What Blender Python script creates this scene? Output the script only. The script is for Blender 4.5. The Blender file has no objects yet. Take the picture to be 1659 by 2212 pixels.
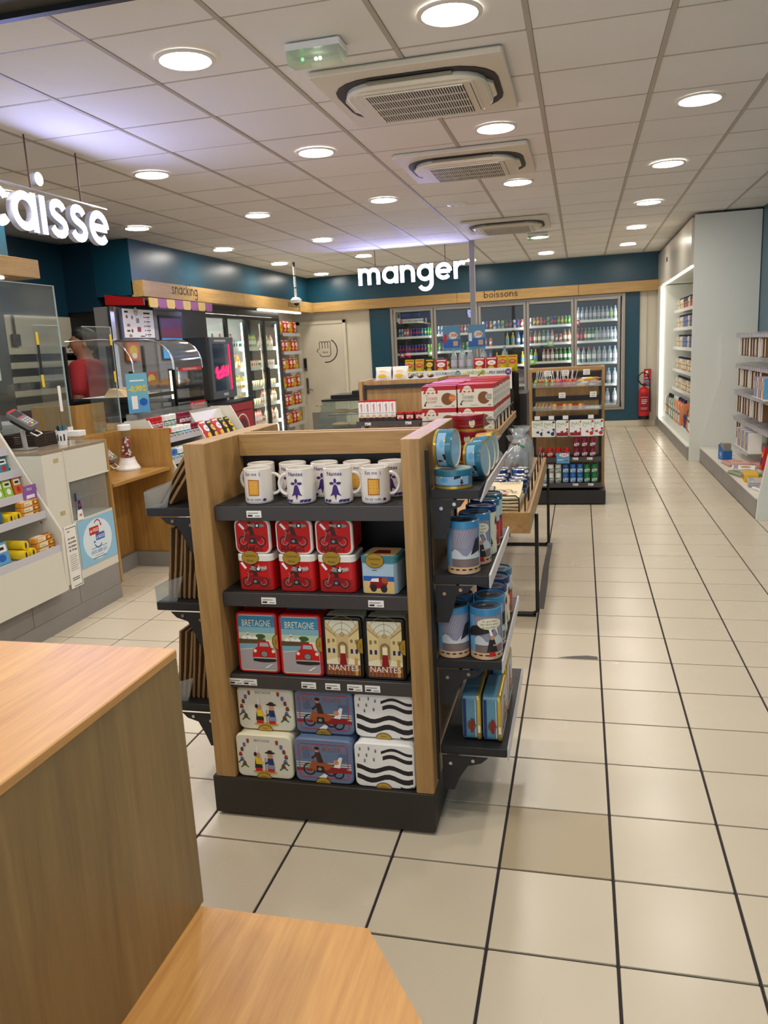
import bpy, bmesh, math, random
from mathutils import Matrix, Vector
rnd = random.Random(7)
sc = bpy.context.scene
COL = sc.collection
# ---------------- camera ----------------
YAW, PITCH, ROLL = 0.250483783, -0.203258344, -0.0522145816
CAM = Vector((0.239497924, -1.77332035, 1.54035451))
fw = Vector((-math.sin(YAW)*math.cos(PITCH), math.cos(YAW)*math.cos(PITCH), math.sin(PITCH)))
rt = Vector((math.cos(YAW), math.sin(YAW), 0))
up = rt.cross(fw)
r2 = rt*math.cos(ROLL)+up*math.sin(ROLL)
u2 = up*math.cos(ROLL)-rt*math.sin(ROLL)
cd = bpy.data.cameras.new('camera'); cam = bpy.data.objects.new('camera', cd); COL.objects.link(cam)
cam.matrix_world = Matrix(((r2.x, u2.x, -fw.x, CAM.x), (r2.y, u2.y, -fw.y, CAM.y), (r2.z, u2.z, -fw.z, CAM.z), (0, 0, 0, 1)))
cd.sensor_fit = 'VERTICAL'; cd.sensor_height = 36; cd.lens = 36*1699.79/2212
cd.clip_start = .02
cd.dof.use_dof = True; cd.dof.focus_distance = 3.2; cd.dof.aperture_fstop = 8
sc.camera = cam
# ---------------- light / exposure ----------------
w = bpy.data.worlds.new('world'); sc.world = w; w.use_nodes = True
w.node_tree.nodes['Background'].inputs[0].default_value = (.78, .88, 1, 1)
w.node_tree.nodes['Background'].inputs[1].default_value = 1.5
sc.view_settings.view_transform = 'Standard'; sc.view_settings.look = 'None'
sc.view_settings.gamma = 1; sc.view_settings.use_curve_mapping = False
sc.view_settings.exposure = 0.0
LAMP = 92.0          # emission of a ceiling downlight lens
# ---------------- helpers ----------------
def lin(h):
    h = h.lstrip('#'); o = []
    for i in (0, 2, 4):
        x = int(h[i:i+2], 16)/255
        o.append(x/12.92 if x <= .04045 else ((x+.055)/1.055)**2.4)
    return (*o, 1)
MATS = {}
def mat(name, hexc, rough=.5, metal=0, spec=.5, emit=0, bump=None, var=None, coat=0, trans=0):
    if name in MATS: return MATS[name]
    m = bpy.data.materials.new(name); m.use_nodes = True; MATS[name] = m
    nt = m.node_tree; b = nt.nodes['Principled BSDF']; c = lin(hexc)
    b.inputs['Base Color'].default_value = c; b.inputs['Roughness'].default_value = rough
    b.inputs['Metallic'].default_value = metal; b.inputs['Specular IOR Level'].default_value = spec
    b.inputs['Coat Weight'].default_value = coat; b.inputs['Coat Roughness'].default_value = .1
    if emit:
        b.inputs['Emission Color'].default_value = c; b.inputs['Emission Strength'].default_value = emit
    if var or bump:
        tc = nt.nodes.new('ShaderNodeTexCoord'); n = nt.nodes.new('ShaderNodeTexNoise')
        n.inputs['Scale'].default_value = (var or bump)[0]; n.inputs['Detail'].default_value = 4
        nt.links.new(tc.outputs['Object'], n.inputs['Vector'])
        if var:
            r = nt.nodes.new('ShaderNodeValToRGB'); r.color_ramp.elements[0].position = .3; r.color_ramp.elements[1].position = .7
            k = var[1]; r.color_ramp.elements[0].color = (c[0]*(1-k), c[1]*(1-k), c[2]*(1-k), 1); r.color_ramp.elements[1].color = (min(1, c[0]*(1+k)), min(1, c[1]*(1+k)), min(1, c[2]*(1+k)), 1)
            nt.links.new(n.outputs['Fac'], r.inputs['Fac']); nt.links.new(r.outputs['Color'], b.inputs['Base Color'])
        if bump:
            bp = nt.nodes.new('ShaderNodeBump'); bp.inputs['Strength'].default_value = bump[1]; bp.inputs['Distance'].default_value = .002
            nt.links.new(n.outputs['Fac'], bp.inputs['Height']); nt.links.new(bp.outputs['Normal'], b.inputs['Normal'])
    return m
def wood(name, dark, light, axis='z', rough=.42, scale=1):
    m = mat(name, light, rough); nt = m.node_tree; b = nt.nodes['Principled BSDF']
    tc = nt.nodes.new('ShaderNodeTexCoord'); mp = nt.nodes.new('ShaderNodeMapping')
    s = [16*scale]*3; s['xyz'.index(axis)] = 1.1*scale; mp.inputs['Scale'].default_value = s
    n = nt.nodes.new('ShaderNodeTexNoise'); n.inputs['Scale'].default_value = 1.3; n.inputs['Detail'].default_value = 7; n.inputs['Roughness'].default_value = .62; n.inputs['Distortion'].default_value = .9
    n2 = nt.nodes.new('ShaderNodeTexNoise'); n2.inputs['Scale'].default_value = 9; n2.inputs['Detail'].default_value = 3
    mx = nt.nodes.new('ShaderNodeMix'); mx.inputs[0].default_value = .3
    r = nt.nodes.new('ShaderNodeValToRGB'); r.color_ramp.elements[0].position = .33; r.color_ramp.elements[1].position = .66
    r.color_ramp.elements[0].color = lin(dark); r.color_ramp.elements[1].color = lin(light)
    L = nt.links.new
    L(tc.outputs['Object'], mp.inputs['Vector']); L(mp.outputs['Vector'], n.inputs['Vector']); L(mp.outputs['Vector'], n2.inputs['Vector'])
    L(n.outputs['Fac'], mx.inputs[2]); L(n2.outputs['Fac'], mx.inputs[3]); L(mx.outputs[0], r.inputs['Fac']); L(r.outputs['Color'], b.inputs['Base Color'])
    return m
def glass(name, hexc='#ffffff', tr=.9, rough=.03):
    m = bpy.data.materials.new(name); m.use_nodes = True; MATS[name] = m; nt = m.node_tree; nt.nodes.clear()
    o = nt.nodes.new('ShaderNodeOutputMaterial'); t = nt.nodes.new('ShaderNodeBsdfTransparent'); g = nt.nodes.new('ShaderNodeBsdfGlossy')
    d = nt.nodes.new('ShaderNodeBsdfDiffuse'); m1 = nt.nodes.new('ShaderNodeMixShader'); m2 = nt.nodes.new('ShaderNodeMixShader'); fr = nt.nodes.new('ShaderNodeMath'); lw = nt.nodes.new('ShaderNodeLayerWeight'); ma = nt.nodes.new('ShaderNodeMath')
    c = lin(hexc); t.inputs[0].default_value = c; d.inputs[0].default_value = c; g.inputs['Roughness'].default_value = rough
    lw.inputs[0].default_value = .5; fr.operation = 'POWER'; fr.inputs[1].default_value = 4; ma.operation = 'MULTIPLY_ADD'; ma.inputs[1].default_value = .85; ma.inputs[2].default_value = .035; m1.inputs[0].default_value = 1-tr
    L = nt.links.new; L(t.outputs[0], m1.inputs[1]); L(d.outputs[0], m1.inputs[2]); L(lw.outputs['Facing'], fr.inputs[0]); L(fr.outputs[0], ma.inputs[0]); L(ma.outputs[0], m2.inputs[0]); L(m1.outputs[0], m2.inputs[1]); L(g.outputs[0], m2.inputs[2]); L(m2.outputs[0], o.inputs[0])
    return m
_txt = {}
def textgeo(s, bold=0):
    k = (s, bold)
    if k not in _txt:
        cu = bpy.data.curves.new('t', 'FONT'); cu.body = s; cu.size = 1; cu.resolution_u = 2; cu.offset = bold
        o = bpy.data.objects.new('t', cu); COL.objects.link(o)
        dg = bpy.context.evaluated_depsgraph_get(); me = bpy.data.meshes.new_from_object(o.evaluated_get(dg))
        vs = [(v.co.x, v.co.y) for v in me.vertices]; fs = [tuple(p.vertices) for p in me.polygons]
        bpy.data.objects.remove(o); bpy.data.curves.remove(cu); bpy.data.meshes.remove(me)
        x0 = min(v[0] for v in vs); x1 = max(v[0] for v in vs)
        _txt[k] = ([(v[0]-x0, v[1]) for v in vs], fs, x1-x0)
    return _txt[k]
class MB:
    def __init__(s): s.v = []; s.f = []; s.m = []; s.ms = []; s.T = None; s.fr = None; s.ly = 0; s.cv = None
    def mi(s, m):
        if m not in s.ms: s.ms.append(m)
        return s.ms.index(m)
    def add(s, vs, fs, m):
        b = len(s.v)
        for p in vs: s.v.append(tuple(s.T @ Vector(p)) if s.T else tuple(p))
        k = s.mi(m)
        for f in fs: s.f.append(tuple(b+i for i in f)); s.m.append(k)
        return s
    def box(s, x0, x1, y0, y1, z0, z1, m, c=0):
        if c <= 0:
            return s.add([(x0, y0, z0), (x1, y0, z0), (x1, y1, z0), (x0, y1, z0), (x0, y0, z1), (x1, y0, z1), (x1, y1, z1), (x0, y1, z1)],
                  [(0, 3, 2, 1), (4, 5, 6, 7), (0, 1, 5, 4), (1, 2, 6, 5), (2, 3, 7, 6), (3, 0, 4, 7)], m)
        c = min(c, (x1-x0)*.49, (y1-y0)*.49, (z1-z0)*.49)
        def ring(i, z): return [(x0+i+0, y0+i+c, z), (x0+i+c, y0+i, z), (x1-i-c, y0+i, z), (x1-i, y0+i+c, z), (x1-i, y1-i-c, z), (x1-i-c, y1-i, z), (x0+i+c, y1-i, z), (x0+i, y1-i-c, z)]
        vs = ring(c*.5, z0)+ring(0, z0+c*.6)+ring(0, z1-c*.6)+ring(c*.5, z1); fs = [tuple(range(7, -1, -1)), tuple(range(24, 32))]
        for k in range(3):
            for i in range(8): a = k*8+i; b = k*8+(i+1) % 8; fs.append((a, b, b+8, a+8))
        return s.add(vs, fs, m)
    def prism(s, poly, ax, a0, a1, m):
        n = len(poly)
        def P(p, a): return (a, p[0], p[1]) if ax == 'x' else (p[0], a, p[1]) if ax == 'y' else (p[0], p[1], a)
        return s.add([P(p, a0) for p in poly]+[P(p, a1) for p in poly], [tuple(range(n-1, -1, -1)), tuple(range(n, 2*n))]+[(i, (i+1) % n, n+(i+1) % n, n+i) for i in range(n)], m)
    def lathe(s, prof, m, n=16, c=(0, 0, 0)):
        rows = []; ms = m if isinstance(m, (list, tuple)) else [m]*(len(prof)-1)
        for j in range(len(prof)-1):
            (r0, z0), (r1, z1) = prof[j], prof[j+1]; vs = []; fs = []
            for i in range(n):
                a = 2*math.pi*i/n; vs.append((c[0]+r0*math.cos(a), c[1]+r0*math.sin(a), c[2]+z0))
            for i in range(n):
                a = 2*math.pi*i/n; vs.append((c[0]+r1*math.cos(a), c[1]+r1*math.sin(a), c[2]+z1))
            if r0 < 1e-6 and r1 < 1e-6: continue
            s.add(vs, [(i, (i+1) % n, n+(i+1) % n, n+i) for i in range(n)], ms[j])
        return s
    def cyl(s, x, y, z0, z1, r, m, n=14, r1=None):
        r1 = r if r1 is None else r1
        return s.lathe([(0, z0), (r, z0), (r1, z1), (0, z1)], m, n, (x, y, 0))
    def tube(s, path, r, m, n=6, closed=False):
        P = [Vector(p) for p in path]; N = len(P); rings = []; prev = None
        for i, p in enumerate(P):
            if closed: d = P[(i+1) % N]-P[i-1]
            else: d = P[min(i+1, N-1)]-P[max(i-1, 0)]
            d = d.normalized() if d.length > 1e-9 else Vector((0, 0, 1))
            if prev is None: a = d.orthogonal().normalized()
            else:
                a = prev-d*prev.dot(d); a = a.normalized() if a.length > 1e-6 else d.orthogonal().normalized()
            prev = a; b = d.cross(a); rr = r[i] if isinstance(r, (list, tuple)) else r
            rings.append([p+a*rr*math.cos(2*math.pi*k/n)+b*rr*math.sin(2*math.pi*k/n) for k in range(n)])
        vs = [q for R in rings for q in R]; fs = []
        for i in range(N if closed else N-1):
            j = (i+1) % N
            for k in range(n): fs.append((i*n+k, i*n+(k+1) % n, j*n+(k+1) % n, j*n+k))
        if not closed: fs += [tuple(range(n-1, -1, -1)), tuple((N-1)*n+k for k in range(n))]
        return s.add(vs, fs, m)
    def ball(s, x, y, z, r, m, n=10, sx=1, sy=1, sz=1):
        vs = []; fs = []; h = max(4, n//2)
        for j in range(h+1):
            t = math.pi*j/h
            for i in range(n): a = 2*math.pi*i/n; vs.append((x+r*sx*math.sin(t)*math.cos(a), y+r*sy*math.sin(t)*math.sin(a), z+r*sz*math.cos(t)))
        for j in range(h):
            for i in range(n): fs.append((j*n+i, j*n+(i+1) % n, (j+1)*n+(i+1) % n, (j+1)*n+i))
        return s.add(vs, fs, m)
    def loft(s, rings, m, cap=True, closed=True):
        n = len(rings[0]); vs = [p for R in rings for p in R]; fs = []
        for j in range(len(rings)-1):
            for i in range(n if closed else n-1): fs.append((j*n+i, j*n+(i+1) % n, (j+1)*n+(i+1) % n, (j+1)*n+i))
        if cap: fs += [tuple(range(n-1, -1, -1)), tuple((len(rings)-1)*n+i for i in range(n))]
        return s.add(vs, fs, m)
    # flat print: frame = origin + x axis + y axis (or a function (x, y, lift) -> point)
    def face(s, o, u, v):
        o, u, v = Vector(o), Vector(u).normalized(), Vector(v).normalized(); n = u.cross(v)
        s.fr = lambda x, y, l: tuple(o+u*x+v*y+n*l); s.ly = 0; s.cv = None; return s
    def wrap(s, r, z=0, a0=-math.pi/2):
        s.fr = lambda x, y, l: ((r+l+.0003)*math.cos(a0+x/r), (r+l+.0003)*math.sin(a0+x/r), z+y); s.ly = 0; s.cv = (.005, 9); return s
    def p(s, pts, m, rim=None):
        s.ly += 1; l = .0003+.00005*s.ly; todo = [list(pts)]
        if s.cv:                      # on a curved face, cut the outline into small pieces that follow it
            for ax in (0, 1):
                out = []
                for P in todo:
                    a = min(q[ax] for q in P); b = max(q[ax] for q in P); n = max(1, math.ceil((b-a)/s.cv[ax]))
                    for i in range(n):
                        Q = P
                        for lim, sg in ((a+(b-a)*i/n, 1), (a+(b-a)*(i+1)/n, -1)):
                            R = []
                            for k in range(len(Q)):
                                p0, p1 = Q[k-1], Q[k]; d0, d1 = (p0[ax]-lim)*sg, (p1[ax]-lim)*sg
                                if (d0 > 1e-9) != (d1 > 1e-9) and abs(d0-d1) > 1e-12: t_ = d0/(d0-d1); R.append((p0[0]+(p1[0]-p0[0])*t_, p0[1]+(p1[1]-p0[1])*t_))
                                if d1 > 1e-9 or abs(d1) <= 1e-9: R.append(p1)
                            Q = R
                            if not Q: break
                        if len(Q) > 2: out.append(Q)
                todo = out
        for P in todo: s.add([s.fr(x, y, l) for x, y in P], [tuple(range(len(P)))], m)
        return s
    def r(s, x0, y0, x1, y1, m, n=1):
        s.ly += 1; l = .0003+.00005*s.ly; vs = []; fs = []
        if s.cv and s.cv[1] > 1: n = max(n, math.ceil(abs(x1-x0)/.004))
        for i in range(n+1):
            x = x0+(x1-x0)*i/n; vs += [s.fr(x, y0, l), s.fr(x, y1, l)]
        for i in range(n): fs.append((2*i, 2*i+2, 2*i+3, 2*i+1))
        return s.add(vs, fs, m)
    def e(s, cx, cy, rx, ry, m, n=14, a0=0, a1=360): return s.p([(cx+rx*math.cos(math.radians(a0+(a1-a0)*i/(n if a1-a0 < 360 else n))), cy+ry*math.sin(math.radians(a0+(a1-a0)*i/n))) for i in range(n+(1 if a1-a0 < 360 else 0))], m)
    def arc(s, cx, cy, r, w, a0, a1, m, n=12, ry=None):
        s.ly += 1; l = .0003+.00005*s.ly; vs = []; fs = []; ry = ry or r
        for i in range(n+1):
            a = math.radians(a0+(a1-a0)*i/n)
            for q in (-w/2, w/2): vs.append(s.fr(cx+(r+q)*math.cos(a), cy+(ry+q)*math.sin(a), l))
        return s.add(vs, [(2*i, 2*i+1, 2*i+3, 2*i+2) for i in range(n)], m)
    def ln(s, pts, w, m):
        for (x0, y0), (x1, y1) in zip(pts, pts[1:]):
            d = math.hypot(x1-x0, y1-y0) or 1e-9; a, b = -(y1-y0)/d*w/2, (x1-x0)/d*w/2
            s.p([(x0+a, y0+b), (x0-a, y0-b), (x1-a, y1-b), (x1+a, y1+b)], m); s.ly -= 1
        s.ly += 1; return s
    def t(s, txt, x, y, h, m, al='l', wmax=None, bold=0, lift=0, rot=0):
        vs, fs, w = textgeo(txt, bold); k = h/.7; kx = k
        if wmax and w*k > wmax: kx = wmax/w
        ox = -w*kx/2 if al == 'c' else -w*kx if al == 'r' else 0
        s.ly += 1; l = .0003+.00005*s.ly+lift; ca, sa = math.cos(rot), math.sin(rot)
        def q(a, b): a = ox+a*kx; b = b*k; return s.fr(x+a*ca-b*sa, y+a*sa+b*ca, l)
        return s.add([q(a, b) for a, b in vs], fs, m)
    def mesh(s, name, sharp=35):
        me = bpy.data.meshes.new(name); me.from_pydata(s.v, [], s.f)
        for m in s.ms: me.materials.append(m)
        me.polygons.foreach_set('material_index', s.m); me.polygons.foreach_set('use_smooth', [True]*len(s.f))
        me.update(); me.set_sharp_from_angle(angle=math.radians(sharp)); return me
def obj(name, mb, par=None, loc=(0, 0, 0), rz=0, rot=None, kind=None, label=None, sharp=35):
    me = mb.mesh(name, sharp) if isinstance(mb, MB) else mb
    o = bpy.data.objects.new(name, me); COL.objects.link(o); o.parent = par
    o.location = loc; o.rotation_euler = rot or (0, 0, rz)
    if kind: o['kind'] = kind
    if label: o['label'] = label
    return o
def tag(o, label, cat, group=None):
    o['label'] = label; o['category'] = cat
    if group: o['group'] = group
    return o
def thing(name, label, cat, loc=(0, 0, 0), rz=0, group=None, rot=None):
    o = bpy.data.objects.new(name, None); COL.objects.link(o); o.location = loc; o.rotation_euler = rot or (0, 0, rz); o.empty_display_size = .1
    return tag(o, label, cat, group)
def struct(name, mb, par=None, **k): return obj(name, mb, par, kind='structure', **k)
PRO = {}
def proto(key, parts):            # parts: [(name, MB, [(subname, MB)...])]; built once, meshes shared
    PRO[key] = [(p[0], p[1].mesh(p[0]), [(q[0], q[1].mesh(q[0])) for q in (p[2] if len(p) > 2 else [])]) for p in parts]
def put(key, name, label, cat, loc, rz=0, group=None, rot=None, scale=None):
    P = PRO[key]
    if len(P) == 1 and not P[0][2]:
        o = tag(obj(name, P[0][1], None, loc, rz, rot), label, cat, group)
    else:
        o = thing(name, label, cat, loc, rz, group, rot)
        for n, me, subs in P:
            c = obj(n, me, o)
            for sn, sm in subs: obj(sn, sm, c)
    if scale: o.scale = (scale, scale, scale) if not isinstance(scale, tuple) else scale
    return o
ORD = ['first', 'second', 'third', 'fourth', 'fifth', 'sixth', 'seventh', 'eighth', 'ninth', 'tenth', 'eleventh', 'twelfth', 'thirteenth', 'fourteenth', 'fifteenth', 'sixteenth', 'seventeenth', 'eighteenth', 'nineteenth', 'twentieth']
def rr2(w, h, r, n=4):            # rounded rectangle outline centred at 0
    o = []
    for cx, cy, a in ((w/2-r, h/2-r, 0), (-w/2+r, h/2-r, 90), (-w/2+r, -h/2+r, 180), (w/2-r, -h/2+r, 270)):
        for i in range(n+1): t = math.radians(a+90*i/n); o.append((cx+r*math.cos(t), cy+r*math.sin(t)))
    return o
# ---------------- shared materials ----------------
W_GON = wood('gondola_oak', '#94703f', '#b8915b', 'z'); W_GONX = wood('gondola_oak_x', '#94703f', '#b8915b', 'x'); W_GONY = wood('gondola_oak_y', '#94703f', '#b8915b', 'y')
W_BEAMX = wood('beam_oak_x', '#a8834a', '#c6a164', 'x', .4); W_BEAMY = wood('beam_oak_y', '#a8834a', '#c6a164', 'y', .4)
W_DESK = wood('desk_oak', '#9a6f35', '#bc9150', 'z', .4); W_DESKY = wood('desk_oak_y', '#9a6f35', '#bc9150', 'y', .35)
W_NEAR = wood('bench_beech', '#b87f42', '#dba55c', 'y', .25, .8); W_NEAR.node_tree.nodes['Principled BSDF'].inputs['Coat Weight'].default_value = .35; W_NEAR.node_tree.nodes['Principled BSDF'].inputs['Coat Roughness'].default_value = .4; W_NEAR.node_tree.nodes['Principled BSDF'].inputs['Roughness'].default_value = .42; W_NEARZ = wood('bench_beech_z', '#7f6640', '#a08353', 'z', .4, .6)
DARK = mat('dark_metal', '#2a2a2c', .45, .3, bump=(300, .15)); PLINTH = mat('dark_plinth', '#29251f', .5, var=(3, .12)); BLACK = mat('black', '#0c0c0d', .4)
GLOSSB = mat('gloss_black', '#0a0a0b', .12); GREY = mat('grey_laminate', '#8d8a86', .45, var=(4, .06)); LGREY = mat('light_grey', '#b4b3b1', .45); ALU = mat('aluminium', '#b9b8b5', .3, .85); STEEL = mat('steel', '#c9c9c9', .2, 1)
WHITE = mat('white_gloss', '#e2dfd4', .3); PAPER = mat('paper', '#eeece6', .7); CREAM = mat('cream_wall', '#d6cfbb', .55, var=(2, .03)); CERAM = mat('ceramic', '#e4ddd4', .12, coat=.5)
BLUEW = mat('petrol_blue', '#0f465a', .33, var=(1.5, .05)); RED = mat('red', '#c2191c', .35); DRED = mat('dark_red', '#8e1220', .35); PURP = mat('ink_purple', '#3a1a6e', .5); INK = mat('ink', '#1c1a1e', .6); GOLD = mat('gold_foil', '#c9a644', .25, .5)
YEL = mat('yellow', '#e8c51e', .4); GREEN = mat('green', '#157a4a', .4); LBLUE = mat('light_blue', '#5aa0d0', .4); BLUE = mat('blue', '#1f5fb4', .35); NAVY = mat('navy', '#172a68', .35); ORANGE = mat('orange', '#d8742a', .4); PINK = mat('pink', '#d46a86', .45); LGREEN = mat('lime', '#8fbb3a', .45); BROWN = mat('brown', '#6b4423', .5); TAN = mat('tan', '#d2b283', .55); SKIN = mat('skin', '#c98f6c', .5); TEAL = mat('teal', '#2f7f96', .35); WHT = mat('white_plastic', '#eeeeec', .3); KRAFT = mat('kraft', '#8a6a45', .7, var=(20, .1)); RUST = mat('rust', '#a0522a', .45)
GLASS = glass('clear_glass', '#f6fbfa', .98); ACRY = glass('acrylic', '#f2f6f6', .88); PET = glass('clear_pet', '#e8f2f4', .7, .1)
LED = mat('led_white', '#f4f7ff', emit=14)
# ---------------- floor ----------------
T = .33; CEIL = 2.92
def randmat(name, h1, h2, rough, nscale=1.6, bump=0):
    m = mat(name, h1, rough); nt = m.node_tree; b = nt.nodes['Principled BSDF']; L = nt.links.new
    oi = nt.nodes.new('ShaderNodeObjectInfo'); tc = nt.nodes.new('ShaderNodeTexCoord'); n = nt.nodes.new('ShaderNodeTexNoise'); g = nt.nodes.new('ShaderNodeNewGeometry')
    n.inputs['Scale'].default_value = nscale; n.inputs['Detail'].default_value = 2; n.inputs['Roughness'].default_value = .5
    L(g.outputs['Position'], n.inputs['Vector'])
    a = nt.nodes.new('ShaderNodeMath'); a.operation = 'MULTIPLY_ADD'; a.inputs[1].default_value = .32; a2 = nt.nodes.new('ShaderNodeMath'); a2.operation = 'MULTIPLY'; a2.inputs[1].default_value = .7; L(n.outputs['Fac'], a2.inputs[0]); L(oi.outputs['Random'], a.inputs[0]); L(a2.outputs[0], a.inputs[2])
    r = nt.nodes.new('ShaderNodeValToRGB'); r.color_ramp.elements[0].position = .15; r.color_ramp.elements[1].position = .9; r.color_ramp.elements[0].color = lin(h1); r.color_ramp.elements[1].color = lin(h2)
    L(a.outputs[0], r.inputs['Fac']); L(r.outputs['Color'], b.inputs['Base Color'])
    n3 = nt.nodes.new('ShaderNodeTexNoise'); n3.inputs['Scale'].default_value = 2.2; L(g.outputs['Position'], n3.inputs['Vector'])
    mr = nt.nodes.new('ShaderNodeMapRange'); mr.inputs[3].default_value = rough-.03; mr.inputs[4].default_value = rough+.06; L(n3.outputs['Fac'], mr.inputs[0]); L(mr.outputs[0], b.inputs['Roughness'])
    return m
TILE = randmat('floor_tile_beige', '#cdc1aa', '#d6cab4', .25); TILED = randmat('floor_tile_tan', '#ab9a7c', '#bcab8e', .3); GROUT = mat('grout', '#2b2426', .8)
floor = struct('floor', MB().box(-7, 3.2, -4, 13.6, -.06, -.006, GROUT))
tm = MB().box(0, T-.0085, 0, T-.0085, -.008, 0, TILE, .0022).mesh('tile'); tmd = MB().box(0, T-.0085, 0, T-.0085, -.008, 0, TILED, .0022).mesh('tile')
def pix(p):
    d = Vector(p)-CAM; z = d.dot(fw)
    return (829.5+1699.8*d.dot(r2)/z, 1106-1699.8*d.dot(u2)/z, z) if z > .1 else None
near = []; far = MB()
for i in range(-21, 9):
    for j in range(-12, 39):
        c = (i*T+T/2, j*T+T/2, 0); q = pix(c)
        if q and -90 < q[0] < 1750 and q[1] < 2350 and not (i < -9 and j < 10) and not (i > 4 and j > 15) and c[1] < 12.75: near.append((q[2], i, j))
        elif c[1] < 12.75 and c[1] > -3.5: far.box(i*T+.004, (i+1)*T-.0045, j*T+.004, (j+1)*T-.0045, -.008, 0, TILE)
near.sort()
for k, (z, i, j) in enumerate(near):
    if k < 300: obj('tile', tmd if (i, j) == (0, 1) else tm, floor, (i*T+.004, j*T+.004, 0))
    else: far.box(i*T+.004, (i+1)*T-.0045, j*T+.004, (j+1)*T-.0045, -.008, 0, TILE)
obj('distant_tiles', far, floor, kind='stuff')
# torn cable-duct strip and filled chip in the tiles
mb = MB(); GREYF = mat('grey_filler', '#5c5a57', .7)
mb.prism([(-.012, 2.73), (.028, 2.72), (.03, 3.2), (.022, 3.7), (.028, 4.3), (-.008, 4.32), (-.016, 3.6)], 'z', 0, .0015, GREYF)
obj('duct_strip', mb, floor)
mb = MB().prism([(.13, 1.99), (.2, 1.985), (.32, 1.985), (.318, 2.02), (.27, 2.03), (.2, 2.015)], 'z', 0, .0012, GREYF)
obj('filled_chip', mb, floor)
# ---------------- ceiling ----------------
CT = randmat('ceiling_tile_mineral', '#e2dfda', '#ebe9e5', .85, 2); TBAR = mat('ceiling_rail', '#b3aca1', .55)
ceil = struct('ceiling', MB().box(-7, 3.2, -4, 13, CEIL+.03, CEIL+.1, mat('ceiling_void', '#b0a89c', .9)))
cx0, cs = .015, .616; cy0, cys = 2.2, .62
cm = MB().box(.013, cs-.013, .007, cys-.007, CEIL-.002, CEIL+.02, CT, .004).mesh('ceiling_tile')
cr = MB().box(.013, cs-.013, .007, cys-.007, CEIL, CEIL+.02, CT)
rest = MB()
for i in range(-11, 5):
    for j in range(-10, 18):
        c = (cx0+i*cs, cy0+j*cys); q = pix((c[0]+.3, c[1]+.3, CEIL))
        if q and -200 < q[0] < 1850 and q[1] > -250 and c[1] > .9: obj('ceiling_tile', cm, ceil, (c[0], c[1], rnd.uniform(-.002, .001)))
        else: rest.box(c[0]+.013, c[0]+cs-.013, c[1]+.007, c[1]+cys-.007, CEIL, CEIL+.02, CT)
obj('tiles_behind_camera', rest, ceil, kind='stuff')
for i in range(-11, 6): obj('ceiling_rail', MB().box(cx0+i*cs-.012, cx0+i*cs+.012, -4, 12.7, CEIL-.006, CEIL+.012, TBAR), ceil)
for j in range(-10, 18): obj('ceiling_cross_rail', MB().box(-6.8, 2.4, cy0+j*cys-.006, cy0+j*cys+.006, CEIL-.003, CEIL+.01, TBAR), ceil)
# shutter box across the entrance, top left corner of the picture
struct('trim_1', MB().box(-6, -1.28, .5, 1.02, CEIL-.1, CEIL-.0, mat('shutter_dark', '#3a3833', .5)).box(-6, -1.28, 1.02, 1.05, CEIL-.12, CEIL-.06, BLACK).box(-6, -1.8, 1.05, 1.1, CEIL-.03, CEIL-.007, mat('led_diffuser', '#dfe4ff', emit=2.5)))
# ---------------- walls ----------------
struct('wall_back', MB().box(-7, -3.16, 12.78, 12.95, 0, 3, CREAM).box(.98, 3.2, 12.78, 12.95, 0, 3, CREAM).box(-3.16, .98, 12.78, 12.95, 2.25, 3, CREAM).box(-3.16, .98, 12.78, 12.95, 0, .3, CREAM).box(-4.72, 1.52, 12.7, 12.78, 2.44, CEIL, BLUEW).box(-3.56, -3.16, 12.755, 12.78, .13, 2.3, BLUEW).box(.98, 1.22, 12.755, 12.78, .1, 2.3, BLUEW).box(1.335, 1.345, 12.765, 12.78, .1, 2.3, LGREY).box(-3.16, .98, 12.755, 12.78, 0.1, .3, BLUEW))
struct('baseboard_back', MB().box(-3.56, 1.5, 12.735, 12.78, 0, .1, CREAM, .006))
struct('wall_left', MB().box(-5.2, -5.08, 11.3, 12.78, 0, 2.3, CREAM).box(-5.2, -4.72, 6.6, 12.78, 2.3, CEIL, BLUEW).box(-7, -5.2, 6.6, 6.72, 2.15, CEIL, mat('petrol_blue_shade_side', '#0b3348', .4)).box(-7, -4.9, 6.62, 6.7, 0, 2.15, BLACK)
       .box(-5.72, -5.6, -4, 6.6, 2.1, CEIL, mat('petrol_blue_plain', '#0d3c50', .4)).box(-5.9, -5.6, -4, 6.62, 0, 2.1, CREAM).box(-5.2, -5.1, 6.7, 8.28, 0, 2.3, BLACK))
struct('wall_right', MB().box(2.26, 2.4, -4, 13, 0, 3, mat('petrol_blue_light', '#3a6478', .3)))
def lettering(mb, txt, x, y, h, wd, m, fr):
    mb.fr = fr; mb.ly = 0; return glyphs(mb, txt, x, y, h, wd, m, 0)
def arcp(cx, cy, r, a, b, n=18, ry=None): return [(cx+r*math.cos(math.radians(a+(b-a)*i/n)), cy+(ry or r)*math.sin(math.radians(a+(b-a)*i/n))) for i in range(n+1)]
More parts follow.
